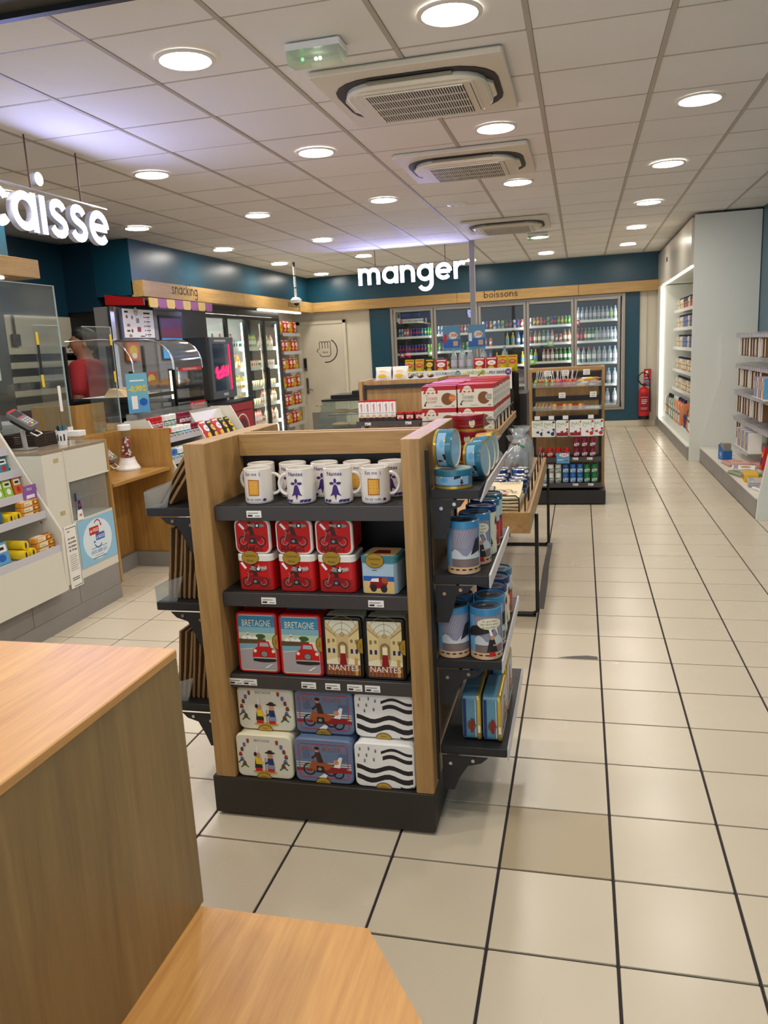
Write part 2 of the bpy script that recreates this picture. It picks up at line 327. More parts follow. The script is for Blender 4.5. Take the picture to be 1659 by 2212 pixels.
GL = {'a': ([arcp(.5, .5, .39, 0, 360, 28), [(.89, 1), (.89, 0)]], 1.0), 'c': ([arcp(.5, .5, .39, 42, 318, 22)], .86), 'i': ([[(.11, 1), (.11, 0)], arcp(.11, 1.42, .065, 0, 360, 14)], .22),
      's': ([[(.66, .76), (.6, .85), (.5, .9), (.37, .91), (.25, .88), (.17, .81), (.15, .72), (.18, .63), (.26, .57), (.42, .51), (.56, .45), (.65, .38), (.68, .28), (.64, .18), (.55, .11), (.42, .08), (.28, .09), (.17, .15), (.1, .24)]], .78),
      'e': ([[(.12, .5), (.88, .5)], arcp(.5, .5, .39, 0, 318, 24)], .97), 'm': ([[(.11, 1), (.11, 0)], arcp(.4, .6, .29, 180, 0, 12)+[(.69, 0)], arcp(.98, .6, .29, 180, 0, 12)+[(1.27, 0)]], 1.38),
      'n': ([[(.11, 1), (.11, 0)], arcp(.45, .56, .34, 180, 0, 14)+[(.79, 0)]], .9), 'g': ([arcp(.5, .5, .39, 0, 360, 28), [(.89, 1), (.89, -.12)], arcp(.5, -.1, .39, 0, -150, 14)], 1.0),
      'r': ([[(.11, 1), (.11, 0)], arcp(.5, .52, .39, 180, 62, 10)], .68), 'o': ([arcp(.5, .5, .39, 0, 360, 28)], 1.0), 'b': ([arcp(.5, .5, .39, 0, 360, 28), [(.11, 1.45), (.11, 0)]], 1.0),
      'k': ([[(.11, 1.45), (.11, 0)], [(.2, .45), (.68, 1)], [(.32, .58), (.72, 0)]], .78)}
def stroke(mb, pts, wd, m, P, d, mside):
    n = len(pts); L = []; R = []; closed = n > 4 and math.dist(pts[0], pts[-1]) < 1e-6
    for i, p in enumerate(pts):
        a = pts[i-1] if i else (pts[-2] if closed else p); b = pts[i+1] if i < n-1 else (pts[1] if closed else p)
        dx, dy = b[0]-a[0], b[1]-a[1]; l = math.hypot(dx, dy) or 1; q = (-dy/l*wd/2, dx/l*wd/2)
        L.append((p[0]+q[0], p[1]+q[1])); R.append((p[0]-q[0], p[1]-q[1]))
    vs = [P(x, y, d) for x, y in L]+[P(x, y, d) for x, y in R]
    mb.add(vs, [(i, n+i, n+i+1, i+1) for i in range(n-1)], m)
    if mside:
        vb = [P(x, y, 0) for x, y in L]+[P(x, y, 0) for x, y in R]; N = 2*n
        fs = [(i, i+1, N+i+1, N+i) for i in range(n-1)]+[(n+i, N+n+i, N+n+i+1, n+i+1) for i in range(n-1)]+[(N+i, N+i+1, N+n+i+1, N+n+i) for i in range(n-1)]
        if not closed: fs += [(0, N, N+n, n), (n-1, 2*n-1, N+2*n-1, N+n-1)]
        mb.add(vs+vb, fs, mside)
def glyphs(mb, txt, x, y, h, wd, m, gap, d=0, mside=None, each=None, gapx=.16):
    for ch in txt:
        st, w_ = GL[ch]; k = each() if each else mb
        for s_ in st: stroke(k, [(x+px*h, y+py*h) for px, py in s_], wd*h, m, mb.fr, d if mside else .0006, mside)
        x += (w_+gapx)*h
    return x
INKB = mat('brown_lettering', '#2a170c', .6)
# oak fascia beams
mb = MB().box(-4.6, -1.9, 12.6, 12.755, 2.285, 2.455, W_BEAMX, .003).box(-1.895, .2, 12.6, 12.755, 2.285, 2.455, W_BEAMX, .003).box(.205, 1.5, 12.6, 12.755, 2.285, 2.455, W_BEAMX, .003)
lettering(mb, 'boissons', -1.42, 2.335, .078, .17, INKB, lambda x, y, l: (x, 12.599-l, y)); struct('trim_2', mb)
mb = MB().box(-4.74, -4.585, 6.6, 9.4, 2.275, 2.455, W_BEAMY, .003).box(-4.74, -4.585, 9.405, 12.6, 2.275, 2.455, W_BEAMY, .003)
lettering(mb, 'snacking', 7.25, 2.335, .09, .16, INKB, lambda x, y, l: (-4.584+l, x, y)); lettering(mb, 'snacking', 11.25, 2.335, .078, .17, INKB, lambda x, y, l: (-4.584+l, x, y)); struct('trim_3', mb)
LEDW = mat('led_strip_white', '#fff6e6', emit=9)
# beam and bulkhead over the tobacco unit, far left
struct('trim_4', MB().box(-4.75, -4.22, 2.4, 4.3, 2.28, 2.43, W_BEAMY, .003).box(-5.6, -4.35, 2.2, 4.1, 2.43, 2.75, BLUEW).box(-4.4, -4.34, 2.4, 4.0, 2.265, 2.279, LEDW))
struct('trim_5', MB().box(-4.76, -4.7, 10.3, 12.2, 2.255, 2.272, LEDW))
# door "prive" in the back wall
d1 = MB().box(-4.93, -4.09, 12.745, 12.775, .01, 2.07, mat('door_cream', '#cfc8b4', .45, var=(3, .04))).box(-4.8, -4.12, 12.74, 12.746, .02, .42, GREY)
d1.face((-4.42, 12.744, 1.62), (1, 0, 0), (0, 0, 1)); M_ = INK
for k in range(4): d1.arc(-.12+k*.055, .1, .026, .012, 0, 180, M_, 8); d1.ln([(-.146+k*.055, .1), (-.146+k*.055, -.0)], .011, M_)
d1.ln([(.071, .1), (.071, -.1)], .012, M_).arc(-.09, -.09, .06, .012, 180, 270, M_, 6).arc(.02, -.1, .05, .012, 270, 360, M_, 6).ln([(-.09, -.15), (.02, -.15)], .012, M_).arc(-.165, -.04, .03, .012, 60, 260, M_, 8)
d1.t('PRIVE', -.035, -.09, .032, M_, 'c').arc(-.02, -.04, .22, .02, -100, 60, M_, 20)
for q in ((-.28, -1.08), (-.2, -1.09), (-.1, -1.07), (.02, -1.08)): d1.e(q[0], q[1], .03, .01, mat('scuff', '#8a8478', .6), 8)
d1 = struct('door_1', d1)
obj('door_frame', MB().box(-5.0, -4.93, 12.73, 12.775, 0, 2.13, CREAM, .004).box(-4.09, -4.03, 12.73, 12.775, 0, 2.13, CREAM, .004).box(-5.0, -4.03, 12.73, 12.775, 2.07, 2.13, CREAM, .004), d1)
obj('keypad', MB().box(-4.9, -4.83, 12.715, 12.744, 1.22, 1.46, STEEL, .006).box(-4.89, -4.84, 12.71, 12.716, 1.27, 1.44, BLACK), d1)
obj('door_handle', MB().box(-4.88, -4.82, 12.725, 12.744, .78, 1.08, STEEL, .01).tube([(-4.85, 12.73, .88), (-4.85, 12.69, .88), (-4.73, 12.68, .85)], .012, STEEL), d1)
# downlights
LENS = mat('downlight_lens', '#fff7ec', emit=LAMP)
proto('downlight', [('trim_ring', MB().lathe([(.118, .001), (.14, -.002), (.14, -.008), (.12, -.012), (.114, -.006)], mat('lamp_trim', '#e6e2da', .4), 28)), ('lens', MB().lathe([(0, -.0065), (.116, -.0065)], LENS, 28))])
LX = [.932, -.295, -1.55, -2.875, -4.25]
LT = {(1, 1.87): 'ceiling downlight at the top edge of the picture right of the green exit lamp', (2, 1.93): 'large downlight left of the green emergency lamp, nearest on the left', (0, 3.66): 'rightmost downlight high in the picture', (1, 3.76): 'downlight between the first and second air conditioners',
      (2, 3.84): 'downlight left of the second air conditioner', (3, 3.93): 'downlight above and right of the lit caisse sign', (0, 5.48): 'second downlight from the front in the right row', (1, 5.62): 'downlight just behind the second air conditioner', (2, 5.82): 'third downlight from the front in the middle row',
      (3, 5.96): 'second downlight from the front in the second row from left', (4, 6.02): 'small downlight right of the caisse lettering by the blue wall', (0, 7.4): 'third downlight from the front in the right row', (3, 8.03): 'third downlight from the front in the second row from left', (4, 8.09): 'second visible downlight in the left row along the blue wall',
      (0, 9.33): 'fourth downlight from the front in the right row', (1, 9.5): 'downlight beside the small white emergency lamp near the back', (3, 9.98): 'downlight above the left end of the manger sign', (4, 10.1): 'downlight over the pole camera by the left wall', (0, 11.22): 'downlight nearest the back wall in the right row',
      (1, 11.58): 'downlight nearest the back wall right of the grey post', (4, 12.15): 'downlight in the far left corner above the door', (2, 11.75): 'downlight just above the end of the manger sign', (4, 3.95): 'downlight half hidden behind the letters of caisse', (4, 1.9): 'downlight above the counter beyond the left edge', (3, 1.9): 'downlight above the left aisle beyond the picture top',
      (0, 1.75): 'downlight above the right aisle beyond the picture top', (0, -.1): 'first downlight over the entrance', (2, -.1): 'second downlight over the entrance', (1, -.1): 'third downlight over the entrance', (1, -2): 'downlight over the doorway behind the camera', (2, -2): 'left downlight over the doorway behind the camera'}
for (i, y), lb in LT.items():
    if lb: put('downlight', 'downlight', lb, 'ceiling light', (LX[i], y, CEIL-.006), group='ceiling downlights')
proto('vent', [('body', MB().lathe([(.1, .002), (.1, -.008), (.07, -.014), (.06, -.006), (.035, -.006), (.03, -.016), (0, -.018)], WHT, 24))])
put('vent', 'smoke_detector', 'round white detector in the ceiling without light', 'detector', (-.95, 6.45, CEIL-.004))
# ceiling cassettes
ACW = mat('ac_cream', '#dcd5c4', .4); ACD = mat('ac_slot', '#1d1b18', .5); ACL = mat('ac_flap', '#8c8574', .4)
def ring(w_, h_, r, z, n=5): return [(x, y, z) for x, y in rr2(w_, h_, r, n)]
fr = MB().box(-.485, .485, -.485, .485, -.03, 0, ACW, .012)
sl = MB().loft([ring(.86, .76, .24, -.031), ring(.86, .76, .24, -.0345)], ACD)
bd = MB().loft([ring(.74, .64, .18, -.03), ring(.75, .65, .18, -.055), ring(.72, .62, .16, -.068)], ACW).loft([ring(.64, .56, .04, -.067), ring(.62, .54, .03, -.075)], ACW)
bd.box(.295, .298, -.24, .24, -.0765, -.075, INK)
gr = MB().box(-.26, .26, -.25, .25, -.077, -.0755, ACD)
for k in range(37): x = -.255+k*.0141; gr.box(x-.0028, x+.0028, -.25, .25, -.082, -.077, ACW)
for k in range(5): y = -.25+k*.125; gr.box(-.26, .26, y-.004, y+.004, -.083, -.0765, ACW)
fl = MB().box(-.22, .22, -.345, -.315, -.05, -.036, ACL, .004); fl2 = MB().prism([(.37, -.15), (.4, -.1), (.4, .1), (.37, .15)], 'z', -.05, -.036, ACW); fl3 = MB().prism([(-.37, -.15), (-.4, -.1), (-.4, .1), (-.37, .15)], 'z', -.05, -.036, ACW)
proto('ac', [('frame', fr), ('air_slot', sl), ('panel', bd, [('grille', gr)]), ('flap', fl), ('flap', fl2), ('flap', fl3)])
for y, lb in ((2.8, 'nearest and largest cream cassette air conditioner in the ceiling'), (4.65, 'middle cassette air conditioner between two downlights'), (8.05, 'farthest cassette air conditioner near the pole')): put('ac', 'air_conditioner', lb, 'air conditioner', (-.6, y, CEIL-.007), group='ceiling air conditioners')
# emergency lamps
EG = glass('lamp_cover', '#dfe8d8', .55)
ex = MB().box(-.13, .13, -.07, .07, -.03, 0, WHT, .005); cv = MB().prism([(-.068, -.03), (.068, -.03), (.055, -.075), (-.04, -.085), (-.068, -.06)], 'x', -.125, .125, EG)
l1 = MB().ball(-.07, 0, -.05, .007, mat('green_led', '#30ff60', emit=12)); l2 = MB().ball(-.005, 0, -.055, .008, mat('white_led', '#ffffff', emit=20)); l3 = MB().ball(.015, 0, -.055, .008, MATS['white_led'])
proto('exit', [('base', ex), ('cover', cv), ('led', l1), ('led', l2), ('led', l3)])
put('exit', 'emergency_lamp', 'emergency lamp with a green glow beside the nearest air conditioner', 'emergency lamp', (-.93, 2.0, CEIL-.007), rz=.0)
put('exit', 'emergency_lamp', 'small emergency lamp near the farthest air conditioner', 'emergency lamp', (-.3, 9.15, CEIL-.007))
# lit hanging signs
SIGN = mat('sign_face', '#c6ccff', emit=25); SIGNS = mat('sign_side', '#c9cce0', .4)
def sign(name, label, txt, h, org, u, rods, top, rail):
    t = thing(name, label, 'sign', org); n = Vector(u).cross(Vector((0, 0, 1))); u = Vector(u)
    P = lambda x, y, l: tuple(u*x+Vector((0, 0, y))+n*l)
    letters = []
    def each(): k = MB(); letters.append(k); return k
    b = MB(); b.fr = P; x1 = glyphs(b, txt, 0, 0, h, .215, SIGN, 0, .04, SIGNS, each, .15)
    for k in letters: obj('letter', k, t)
    obj('rail', MB().tube([P(.02, rail, .02), P(x1, rail, .02)], .009, ALU), t)
    for r_ in rods: obj('rod', MB().tube([P(r_, rail, .02), P(r_, top-org[2], .02)], .005, mat('rod_brown', '#5a3c34', .5)), t)
    return t
sign('lit_sign', 'white lit letters reading caisse hanging over the counter', 'caisse', .228, (-3.03, 2.22, 2.35), (0, 1, 0), (.45, .96), CEIL, .255)
sign('lit_sign', 'white lit letters reading manger hanging before the back wall', 'manger', .228, (-2.83, 9.5, 2.45), (1, .0, 0), (.25, 1.25), CEIL, .24)
tag(obj('support_post', MB().box(-1.225, -1.155, 9.3, 9.37, .0, CEIL-.0, mat('post_grey', '#a7a5a8', .4), .004)), 'slim grey post in front of the drinks fridges', 'post')
# dome camera on a drop pole
t = thing('dome_camera', 'white dome camera on a banded pole by the left wall', 'camera', (-4.02, 10.1, 2.33))
obj('pole', MB().tube([(0, 0, .06), (0, 0, CEIL-2.33)], .018, WHT, 8).tube([(0, 0, .2), (0, 0, .215)], .02, INK, 8).tube([(0, 0, .38), (0, 0, .395)], .02, INK, 8).tube([(0, 0, .52), (0, 0, CEIL-2.33)], .0195, INK, 8), t)
obj('housing', MB().lathe([(0, .07), (.05, .065), (.085, .03), (.08, -.01), (.05, -.02)], WHT, 16), t); obj('lens', MB().ball(0, 0, -.015, .048, GLOSSB, 12), t)
# ================= near bench (beech box and seat) =================
t = thing('wooden_bench', 'orange beech box and lower chamfered seat close to the lens', 'bench')
obj('box_top', MB().box(-1.9, -.512, -1.75, -.49, .982, 1.0, W_NEAR, .004), t); obj('box_side', MB().box(-1.9, -.514, -1.75, -.492, .45, .9815, W_NEARZ), t)
obj('seat', MB().prism([(-1.9, -1.75), (-.05, -1.75), (.0, -.72), (-.16, -.505), (-1.9, -.505)], 'z', .415, .448, W_NEAR), t)
obj('seat_base', MB().box(-1.85, -.2, -1.7, -.56, .0, .4145, W_NEARZ), t)
# ================= gift gondola =================
def price(w_=.05, h_=.022, rows=2):
    m = MB().box(-w_/2, w_/2, -.0012, 0, -h_/2, h_/2, PAPER); m.face((0, -.0012, 0), (1, 0, 0), (0, 0, 1))
    m.r(-w_*.42, h_*.12, w_*.3, h_*.2, INK).r(-w_*.42, -h_*.34, -w_*.1, -h_*.08, INK).r(w_*.05, -h_*.3, w_*.4, -h_*.22, INK); return m
proto('ticket', [('price_ticket', price())])
gon = thing('gift_gondola', 'oak souvenir gondola with dark shelves on a black plinth', 'shelf')
obj('plinth', MB().box(-.982, -.214, .452, 1.55, .012, .145, PLINTH, .003).box(-.96, -.235, .475, 1.5, 0, .0125, BLACK), gon)
for x0, x1 in ((-.97, -.897), (-.272, -.214)): obj('side_panel', MB().box(x0, x1, .455, 1.086, .1455, 1.283, W_GON, .003), gon)
obj('top_rail', MB().box(-.897, -.272, .712, .742, 1.208, 1.2825, W_GONX, .002), gon); obj('top_rail', MB().box(-.897, -.272, .772, .802, 1.208, 1.2825, W_GONX, .002), gon)
obj('rail_slot', MB().box(-.897, -.272, .7425, .7715, 1.25, 1.276, STEEL), gon)
obj('back_panel', MB().box(-.897, -.272, .745, .769, .146, 1.249, DARK), gon)
obj('back_plate', MB().box(-.896, -.273, .7395, .7445, .146, 1.207, BLACK), gon)
TK = PRO['ticket'][0][1]
for k, (z, tk) in enumerate(((1.08, (-.76,)), (.795, (-.735, -.378)), (.51, (-.875, -.826, -.62, -.538, -.464, -.405)))):
    s_ = obj('shelf', MB().box(-.896, -.273, .492, .739, z-.012, z, DARK, .001).box(-.896, -.273, .482, .4915, z-.048, z-.002, mat('rail_grey', '#4a4748', .4, .3), .002), gon)
    for x in tk: obj('price_ticket', TK, s_, (x, .4812, z-.026))
    sl_ = MB()
    for q in range(22): sl_.box(-.885+q*.028, -.869+q*.028, .5, .505, z+.0001, z+.0003, BLACK)
    obj('slot_row', sl_, s_, kind='stuff')
for x in (-.2135, -.9775):
    for y in (.535, 1.06):
        pm = MB().box(x, x+.007, y-.011, y+.011, .16, 1.24, DARK)
        for q in range(26): pm.box(x-.0004, x+.0074, y-.003, y+.003, .19+q*.04, .21+q*.04, BLACK)
        obj('slotted_post', pm, gon)
def sideshelf(sgn, x0, wd, z, tilt=0, fence=False):
    xs = lambda a: x0+sgn*a
    m = MB().box(min(xs(.002), xs(wd)), max(xs(.002), xs(wd)), .545, 1.2, z-.028, z, DARK, .002)
    s = obj('shelf', m, gon)
    br = [(xs(.008), z-.03), (xs(wd*.72), z-.03), (xs(wd*.62), z-.05), (xs(wd*.42), z-.062), (xs(.06), z-.11), (xs(.045), z-.15), (xs(.008), z-.15)]
    for y in (.541,):
        b = obj('bracket', MB().prism(br, 'y', y-.004, y, DARK), s)
        obj('bolt', MB().lathe([(0, 0), (.007, 0), (.006, .004), (0, .004)], STEEL, 8, (0, 0, 0)), s, (xs(wd*.5), y-.004, z-.042), rot=(math.pi/2, 0, 0)); obj('bolt', MB().lathe([(0, 0), (.007, 0), (.006, .004), (0, .004)], STEEL, 8), s, (xs(.035), y-.004, z-.055), rot=(math.pi/2, 0, 0))
    hol = MB()
    for q in range(24): hol.box(xs(wd-.022)-.003, xs(wd-.022)+.003, .56+q*.0262, .568+q*.0262, z+.0001, z+.0003, BLACK)
    obj('hole_row', hol, s, kind='stuff')
    if fence: obj('acrylic_fence', MB().prism([(xs(.13), z), (xs(wd+.002), z-.03), (xs(wd+.004), z-.03), (xs(wd+.01), z+.052), (xs(wd-.01), z+.062), (xs(.1), z+.09)], 'y', .56, .566, ACRY).box(xs(wd+.004)-.003, xs(wd+.004)+.001, .555, 1.1, z-.028, z+.05, ACRY), s)
    else:
        R_ = [(xs(wd+.001), z-.036), (xs(wd+.006), z-.038), (xs(wd+.006+tilt), z+(.026 if tilt else .003)), (xs(wd+.001+tilt), z+(.028 if tilt else .005))]
        obj('price_rail', MB().prism(R_, 'y', .545, 1.205, mat('price_rail_grey', '#b9b6bd', .3)), s)
    return s
sideshelf(1, -.2065, .15, 1.115, .022); sideshelf(1, -.2065, .172, .845); sideshelf(1, -.2065, .205, .568); sideshelf(1, -.2065, .216, .27)
for z in (1.06, .73, .36): sideshelf(-1, -.9775, .2, z, fence=True)
# ---- kraft backed packs on the left shelves ----
def kp(h):
    return MB().loft([[(-.004, y, z) for y, z in ((0, 0), (.16, 0), (.16, h), (.0, h))], [(.0035, y, z) for y, z in ((0, 0), (.16, 0), (.16, h), (0, h))]], KRAFT).box(-.0075, -.0035, .004, .156, 0.002, h*.36, KRAFT).box(-.006, -.0035, .004, .156, h*.4, h*.98, mat('kraft_edge', '#a58a63', .7))
proto('pack', [('pack', kp(.25))])
for n, (z, xs_, tl, lab) in enumerate(((1.06, [-1.155, -1.135, -1.11], 36, 'steeply leaning kraft pack on the top left gondola shelf'), (.73, [-1.15+.0185*k for k in range(7)], 7, 'upright kraft pack on the middle left gondola shelf'), (.36, [-1.155+.0185*k for k in range(7)], 7, 'upright kraft pack on the lowest left gondola shelf'))):
    for k, x in enumerate(xs_): put('pack', 'souvenir_pack', f'{ORD[k]} from the aisle, {lab}', 'souvenir', (x, .59, z+.001+(.005 if tl > 20 else .0012)), rot=(0, math.radians(tl+(k % 3 if tl < 20 else 0)), 0), group=f'kraft packs on the {("top", "middle", "lowest")[n]} left shelf', scale=(1, 1, .8 if tl > 20 else 1))
    for k in range(6 if n else 0): put('pack', 'souvenir_pack', f'{ORD[k]} kraft pack in the row behind on the {("", "middle", "lowest")[n]} left gondola shelf', 'souvenir', (xs_[0]+.0185*k+.006, .84, z+.0025), rot=(0, math.radians(tl), 0), group='kraft packs in the second row', scale=(1, 1, 1.03))
# ---- mugs ----
def mug(kind):
    h, r = .112, .0455; m = MB().lathe([(0, .004), (r-.006, 0), (r-.002, .002), (r, .008), (r, h-.002), (r-.002, h), (r-.004, h-.002), (r-.0045, .01), (0, .009)], CERAM, 28)
    hd = MB().tube([(r-.002, 0, .09)]+[(r+.001+.027*math.sin(math.radians(a)), 0, .057+.033*math.cos(math.radians(a))) for a in range(15, 166, 15)]+[(r-.002, 0, .024)], .0052, CERAM, 8)
    p = MB().wrap(r); X = PURP
    if kind == 'n':
        p.t('Nantes', -.026, .09, .012, X, wmax=.053, bold=.012)
        p.p([(0, .064), (.006, .058), (.0115, .036), (.018, .026), (.0045, .031), (.0, .014), (-.0045, .031), (-.018, .026), (-.0115, .036), (-.006, .058)], X).e(0, .074, .0045, .008, X, 8).e(-.011, .066, .008, .0045, X, 8).e(.011, .066, .008, .0045, X, 8)
        for q in (-.036, -.022, .014, .026, .038): p.e(q, .011, .0055, .0042, X, 7).e(q+.005, .013, .003, .003, X, 6).r(q-.004, .006, q-.002, .01, X).r(q+.002, .006, q+.004, .01, X)
    else:
        p.t('Eat me :)', -.025, .092, .0105, X, wmax=.05)
        p.p([(-.018, .028), (.018, .028), (.02, .078), (-.017, .08)], mat('biscuit_edge', '#b06a24', .5)); p.r(-.014, .032, .016, .075, mat('biscuit', '#e2a83c', .5), 2)
        for a in range(3):
            for b in range(4): p.e(-.009+a*.01, .039+b*.01, .0014, .0014, MATS['biscuit_edge'], 6)
        p.t("I'm so cute...", -.029, .012, .009, X, wmax=.058).e(.034, .014, .006, .0045, X, 7)
    return [('body', m), ('handle', hd), ('printed_motif', p)]
proto('mug_n', mug('n')); proto('mug_e', mug('e'))
Z1 = 1.0805
MG = [('e', -.765, .548, 20, 'front mug printed Eat me at the left end of the mug row'), ('n', -.62, .546, 180, 'front mug printed Nantes with its handle on the left'), ('n', -.497, .546, 25, 'front mug printed Nantes with its handle on the right'), ('e', -.376, .546, 8, 'front mug printed Eat me at the right end of the mug row'),
      ('e', -.797, .655, 182, 'back row mug at the far left behind the first Eat me mug'), ('n', -.685, .655, 150, 'back row mug showing between the first and second front mugs'), ('n', -.575, .655, 75, 'back row mug peeking out between the two front Nantes mugs'), ('e', -.464, .655, 75, 'back row mug behind the right hand front Nantes mug'), ('n', -.347, .655, 30, 'rearmost mug at the right, half hidden by the oak panel')]
for k, x, y, a, lb in MG:      # the print stays to the front, only the handle turns
    P_ = PRO['mug_'+k]; o = thing('mug', lb, 'mug', (x, y, Z1), 0, 'souvenir mugs')
    obj('body', P_[0][1], o); obj('handle', P_[1][1], o, rz=math.radians(a)); obj('printed_motif', P_[2][1], o, rz=math.radians(5 if x > -.6 else 0))
# ---- print helpers ----
CRM = mat('print_cream', '#e9e2c4', .3); SKY = mat('print_sky', '#3a86ad', .3); SKY2 = mat('print_sky_pale', '#b9cdb0', .3); ROAD = mat('print_road', '#a9a2a6', .3); LAND = mat('print_land', '#5d4a30', .35); TREE = mat('print_tree', '#3f5a34', .35); OCHRE = mat('print_ochre', '#c99b45', .35); BGREY = mat('print_bluegrey', '#66799a', .3); SAND = mat('print_sand', '#d9b877', .35); LID = mat('tin_white', '#e8e4da', .25)
def bike(p, x, y, s, sidecar=False, col=None):
    col = col or RUST
    for q in (-.38, .36): p.arc(x+q*s, y, .2*s, .05*s, 0, 360, INK, 14); p.arc(x+q*s, y, .13*s, .02*s, 0, 360, GREY, 12)
    if sidecar: p.arc(x+.62*s, y-.1*s, .17*s, .05*s, 0, 360, INK, 14); p.p([(x+.1*s, y+.1*s), (x+.95*s, y+.12*s), (x+.85*s, y-.06*s), (x+.2*s, y-.12*s)], DRED); p.p([(x+.45*s, y+.12*s), (x+.68*s, y+.5*s), (x+.78*s, y+.48*s), (x+.68*s, y+.1*s)], WHT); p.e(x+.55*s, y+.3*s, .1*s, .09*s, SKIN, 10)
    p.p([(x-.42*s, y+.05*s), (x-.3*s, y+.3*s), (x+.1*s, y+.28*s), (x+.45*s, y+.2*s), (x+.3*s, y+.02*s), (x-.1*s, y-.08*s)], col); p.p([(x-.15*s, y-.1*s), (x+.15*s, y-.1*s), (x+.12*s, y+.12*s), (x-.12*s, y+.14*s)], INK); p.e(x-.02*s, y+.02*s, .07*s, .06*s, GREY, 8)
    p.p([(x-.08*s, y+.25*s), (x+.12*s, y+.25*s), (x+.02*s, y+.62*s), (x-.16*s, y+.62*s)], mat('print_jacket', '#3c1f1c', .4)); p.ln([(x-.08*s, y+.55*s), (x-.3*s, y+.38*s)], .07*s, MATS['print_jacket']); p.e(x-.09*s, y+.7*s, .07*s, .085*s, SKIN, 10); p.e(x-.08*s, y+.76*s, .085*s, .06*s, INK, 10); p.ln([(x-.4*s, y), (x-.28*s, y+.38*s), (x-.36*s, y+.42*s)], .03*s, GREY)
def ermine(p, x, y, s, m=None):
    m = m or INK; p.p([(x, y+s*.5), (x+s*.16, y), (x+s*.4, y-s*.2), (x+.1*s, y-s*.16), (x, y-s*.6), (x-.1*s, y-s*.16), (x-s*.4, y-s*.2), (x-s*.16, y)], m); p.e(x, y+s*.62, s*.1, s*.16, m, 6).e(x-s*.22, y+s*.4, s*.15, s*.1, m, 6).e(x+s*.22, y+s*.4, s*.15, s*.1, m, 6)
def seal(w_=.03, h_=.024, txt='fines'):
    m = MB().face((0, 0, 0), (1, 0, 0), (0, 0, 1)); m.e(0, 0, w_, h_, INK, 22).e(0, 0, w_*.95, h_*.93, GOLD, 22).t('Galettes', 0, .002, .009, INK, 'c', wmax=w_*1.3).t(txt, 0, -h_*.6, .009, INK, 'c', wmax=w_*1.1); return m
SEAL = seal().mesh('foil_seal'); HSEAL = MB().face((0, 0, 0), (1, 0, 0), (0, 0, 1)).e(0, 0, .027, .02, INK, 16, 0, 180).e(0, 0, .025, .018, GOLD, 16, 0, 180).t('fines', 0, .004, .006, INK, 'c').mesh('foil_seal')
def stin(body, lid, w_=.122, h=.121):          # square upright tin
    m = MB().loft([[(x, y, z) for x, y in rr2(w_-i, w_-i, .018)] for z, i in ((0, .006), (.003, .001), (h-.02, .001))], body)
    l = MB().loft([[(x, y, z) for x, y in rr2(w_+i, w_+i, .02)] for z, i in ((h-.021, .002), (h-.002, .002), (h, -.004))], lid)
    return m, l
def redart(p, w_, h):
    p.r(-w_*.42, .006, w_*.42, h*.42, mat('print_red_deep', '#9c1a1c', .35)); bike(p, .0, .03, .075, col=DRED); p.e(.012, h*.74, .03, .007, GREY, 10).e(.012, h*.74, .01, .01, INK, 10).e(.012, h*.74, .006, .006, WHT, 5).ln([(-.045, .095), (-.03, .075)], .008, WHT)
m, l = stin(RED, LID); p = MB().face((0, -.0611, 0), (1, 0, 0), (0, 0, 1)); redart(p, .122, .1); p.t('Breizh', .012, .074, .012, LID, wmax=.03)
proto('redtin', [('body', m), ('lid', l), ('printed_picture', p)])
def rtin(w_, h, d, r, body, rim, lip=.004):    # box tin lying on its back edge: face to the front
    m = MB().loft([[(x, y, z+h/2) for x, z in rr2(w_-2*i, h-2*i, r)] for y, i in ((.012, .0025), (d-.004, .0025), (d, .006))], body)
    f = MB().loft([[(x, y, z+h/2) for x, z in rr2(w_-2*i, h-2*i, r)] for y, i in ((.013, 0), (.005, 0), (.0015, .002), (0, .005), (.0006, .0065))], rim)
    return m, f
m, f = rtin(.122, .116, .118, .022, RED, LID); p = MB().face((0, .0004, 0), (1, 0, 0), (0, 0, 1)); p.p([(x, y+.058) for x, y in rr2(.11, .104, .018)], RED)
bike(p, .0, .042, .08, col=DRED); p.e(.02, .094, .026, .006, GREY, 10).e(.02, .094, .009, .009, INK, 10).e(.02, .094, .005, .005, WHT, 5).t('MAM', -.045, .012, .016, mat('print_maroon', '#5e1013', .4), bold=.03).t('Goz', .004, .012, .02, INK, wmax=.03).ln([(-.042, .1), (-.026, .082)], .008, WHT)
proto('redface', [('body', m), ('rim', f), ('printed_picture', p)])
ZR = .7955
for k, (x, n) in enumerate(((-.782, 'left'), (-.641, 'middle'), (-.508, 'right'))):
    o = put('redtin', 'biscuit_tin', f'{n} red square tin with white lid, standing below another red tin', 'tin', (x, .562, ZR), group='red motorbike tins'); obj('foil_seal', SEAL, o, (-.012, -.0635, .112))
    put('redface', 'biscuit_tin', f'{n} red tin lying with its motorbike lid to the front, atop another tin', 'tin', (x-.002, .505, ZR+.1222), group='red motorbike tins')
m, l = stin(mat('tin_sky', '#9fc0d2', .3), mat('tin_teal', '#3c7d8c', .3), .118); p = MB().face((0, -.0591, 0), (1, 0, 0), (0, 0, 1)); p.r(-.05, .003, .05, .042, SAND).r(-.05, .042, .05, .058, BLUE).r(-.05, .058, .05, .097, mat('print_paleblue', '#a9c3d4', .3)); p.p([(-.032, .02), (.022, .018), (.03, .04), (.01, .056), (-.025, .05)], DRED); p.e(-.018, .02, .011, .013, INK, 10).e(.016, .018, .011, .013, INK, 10).e(.02, .045, .012, .01, RUST, 8).p([(-.028, .04), (-.022, .05), (0, .052), (0, .04)], WHT).ln([(-.02, .075), (-.01, .078), (-.005, .075)], .002, INK)
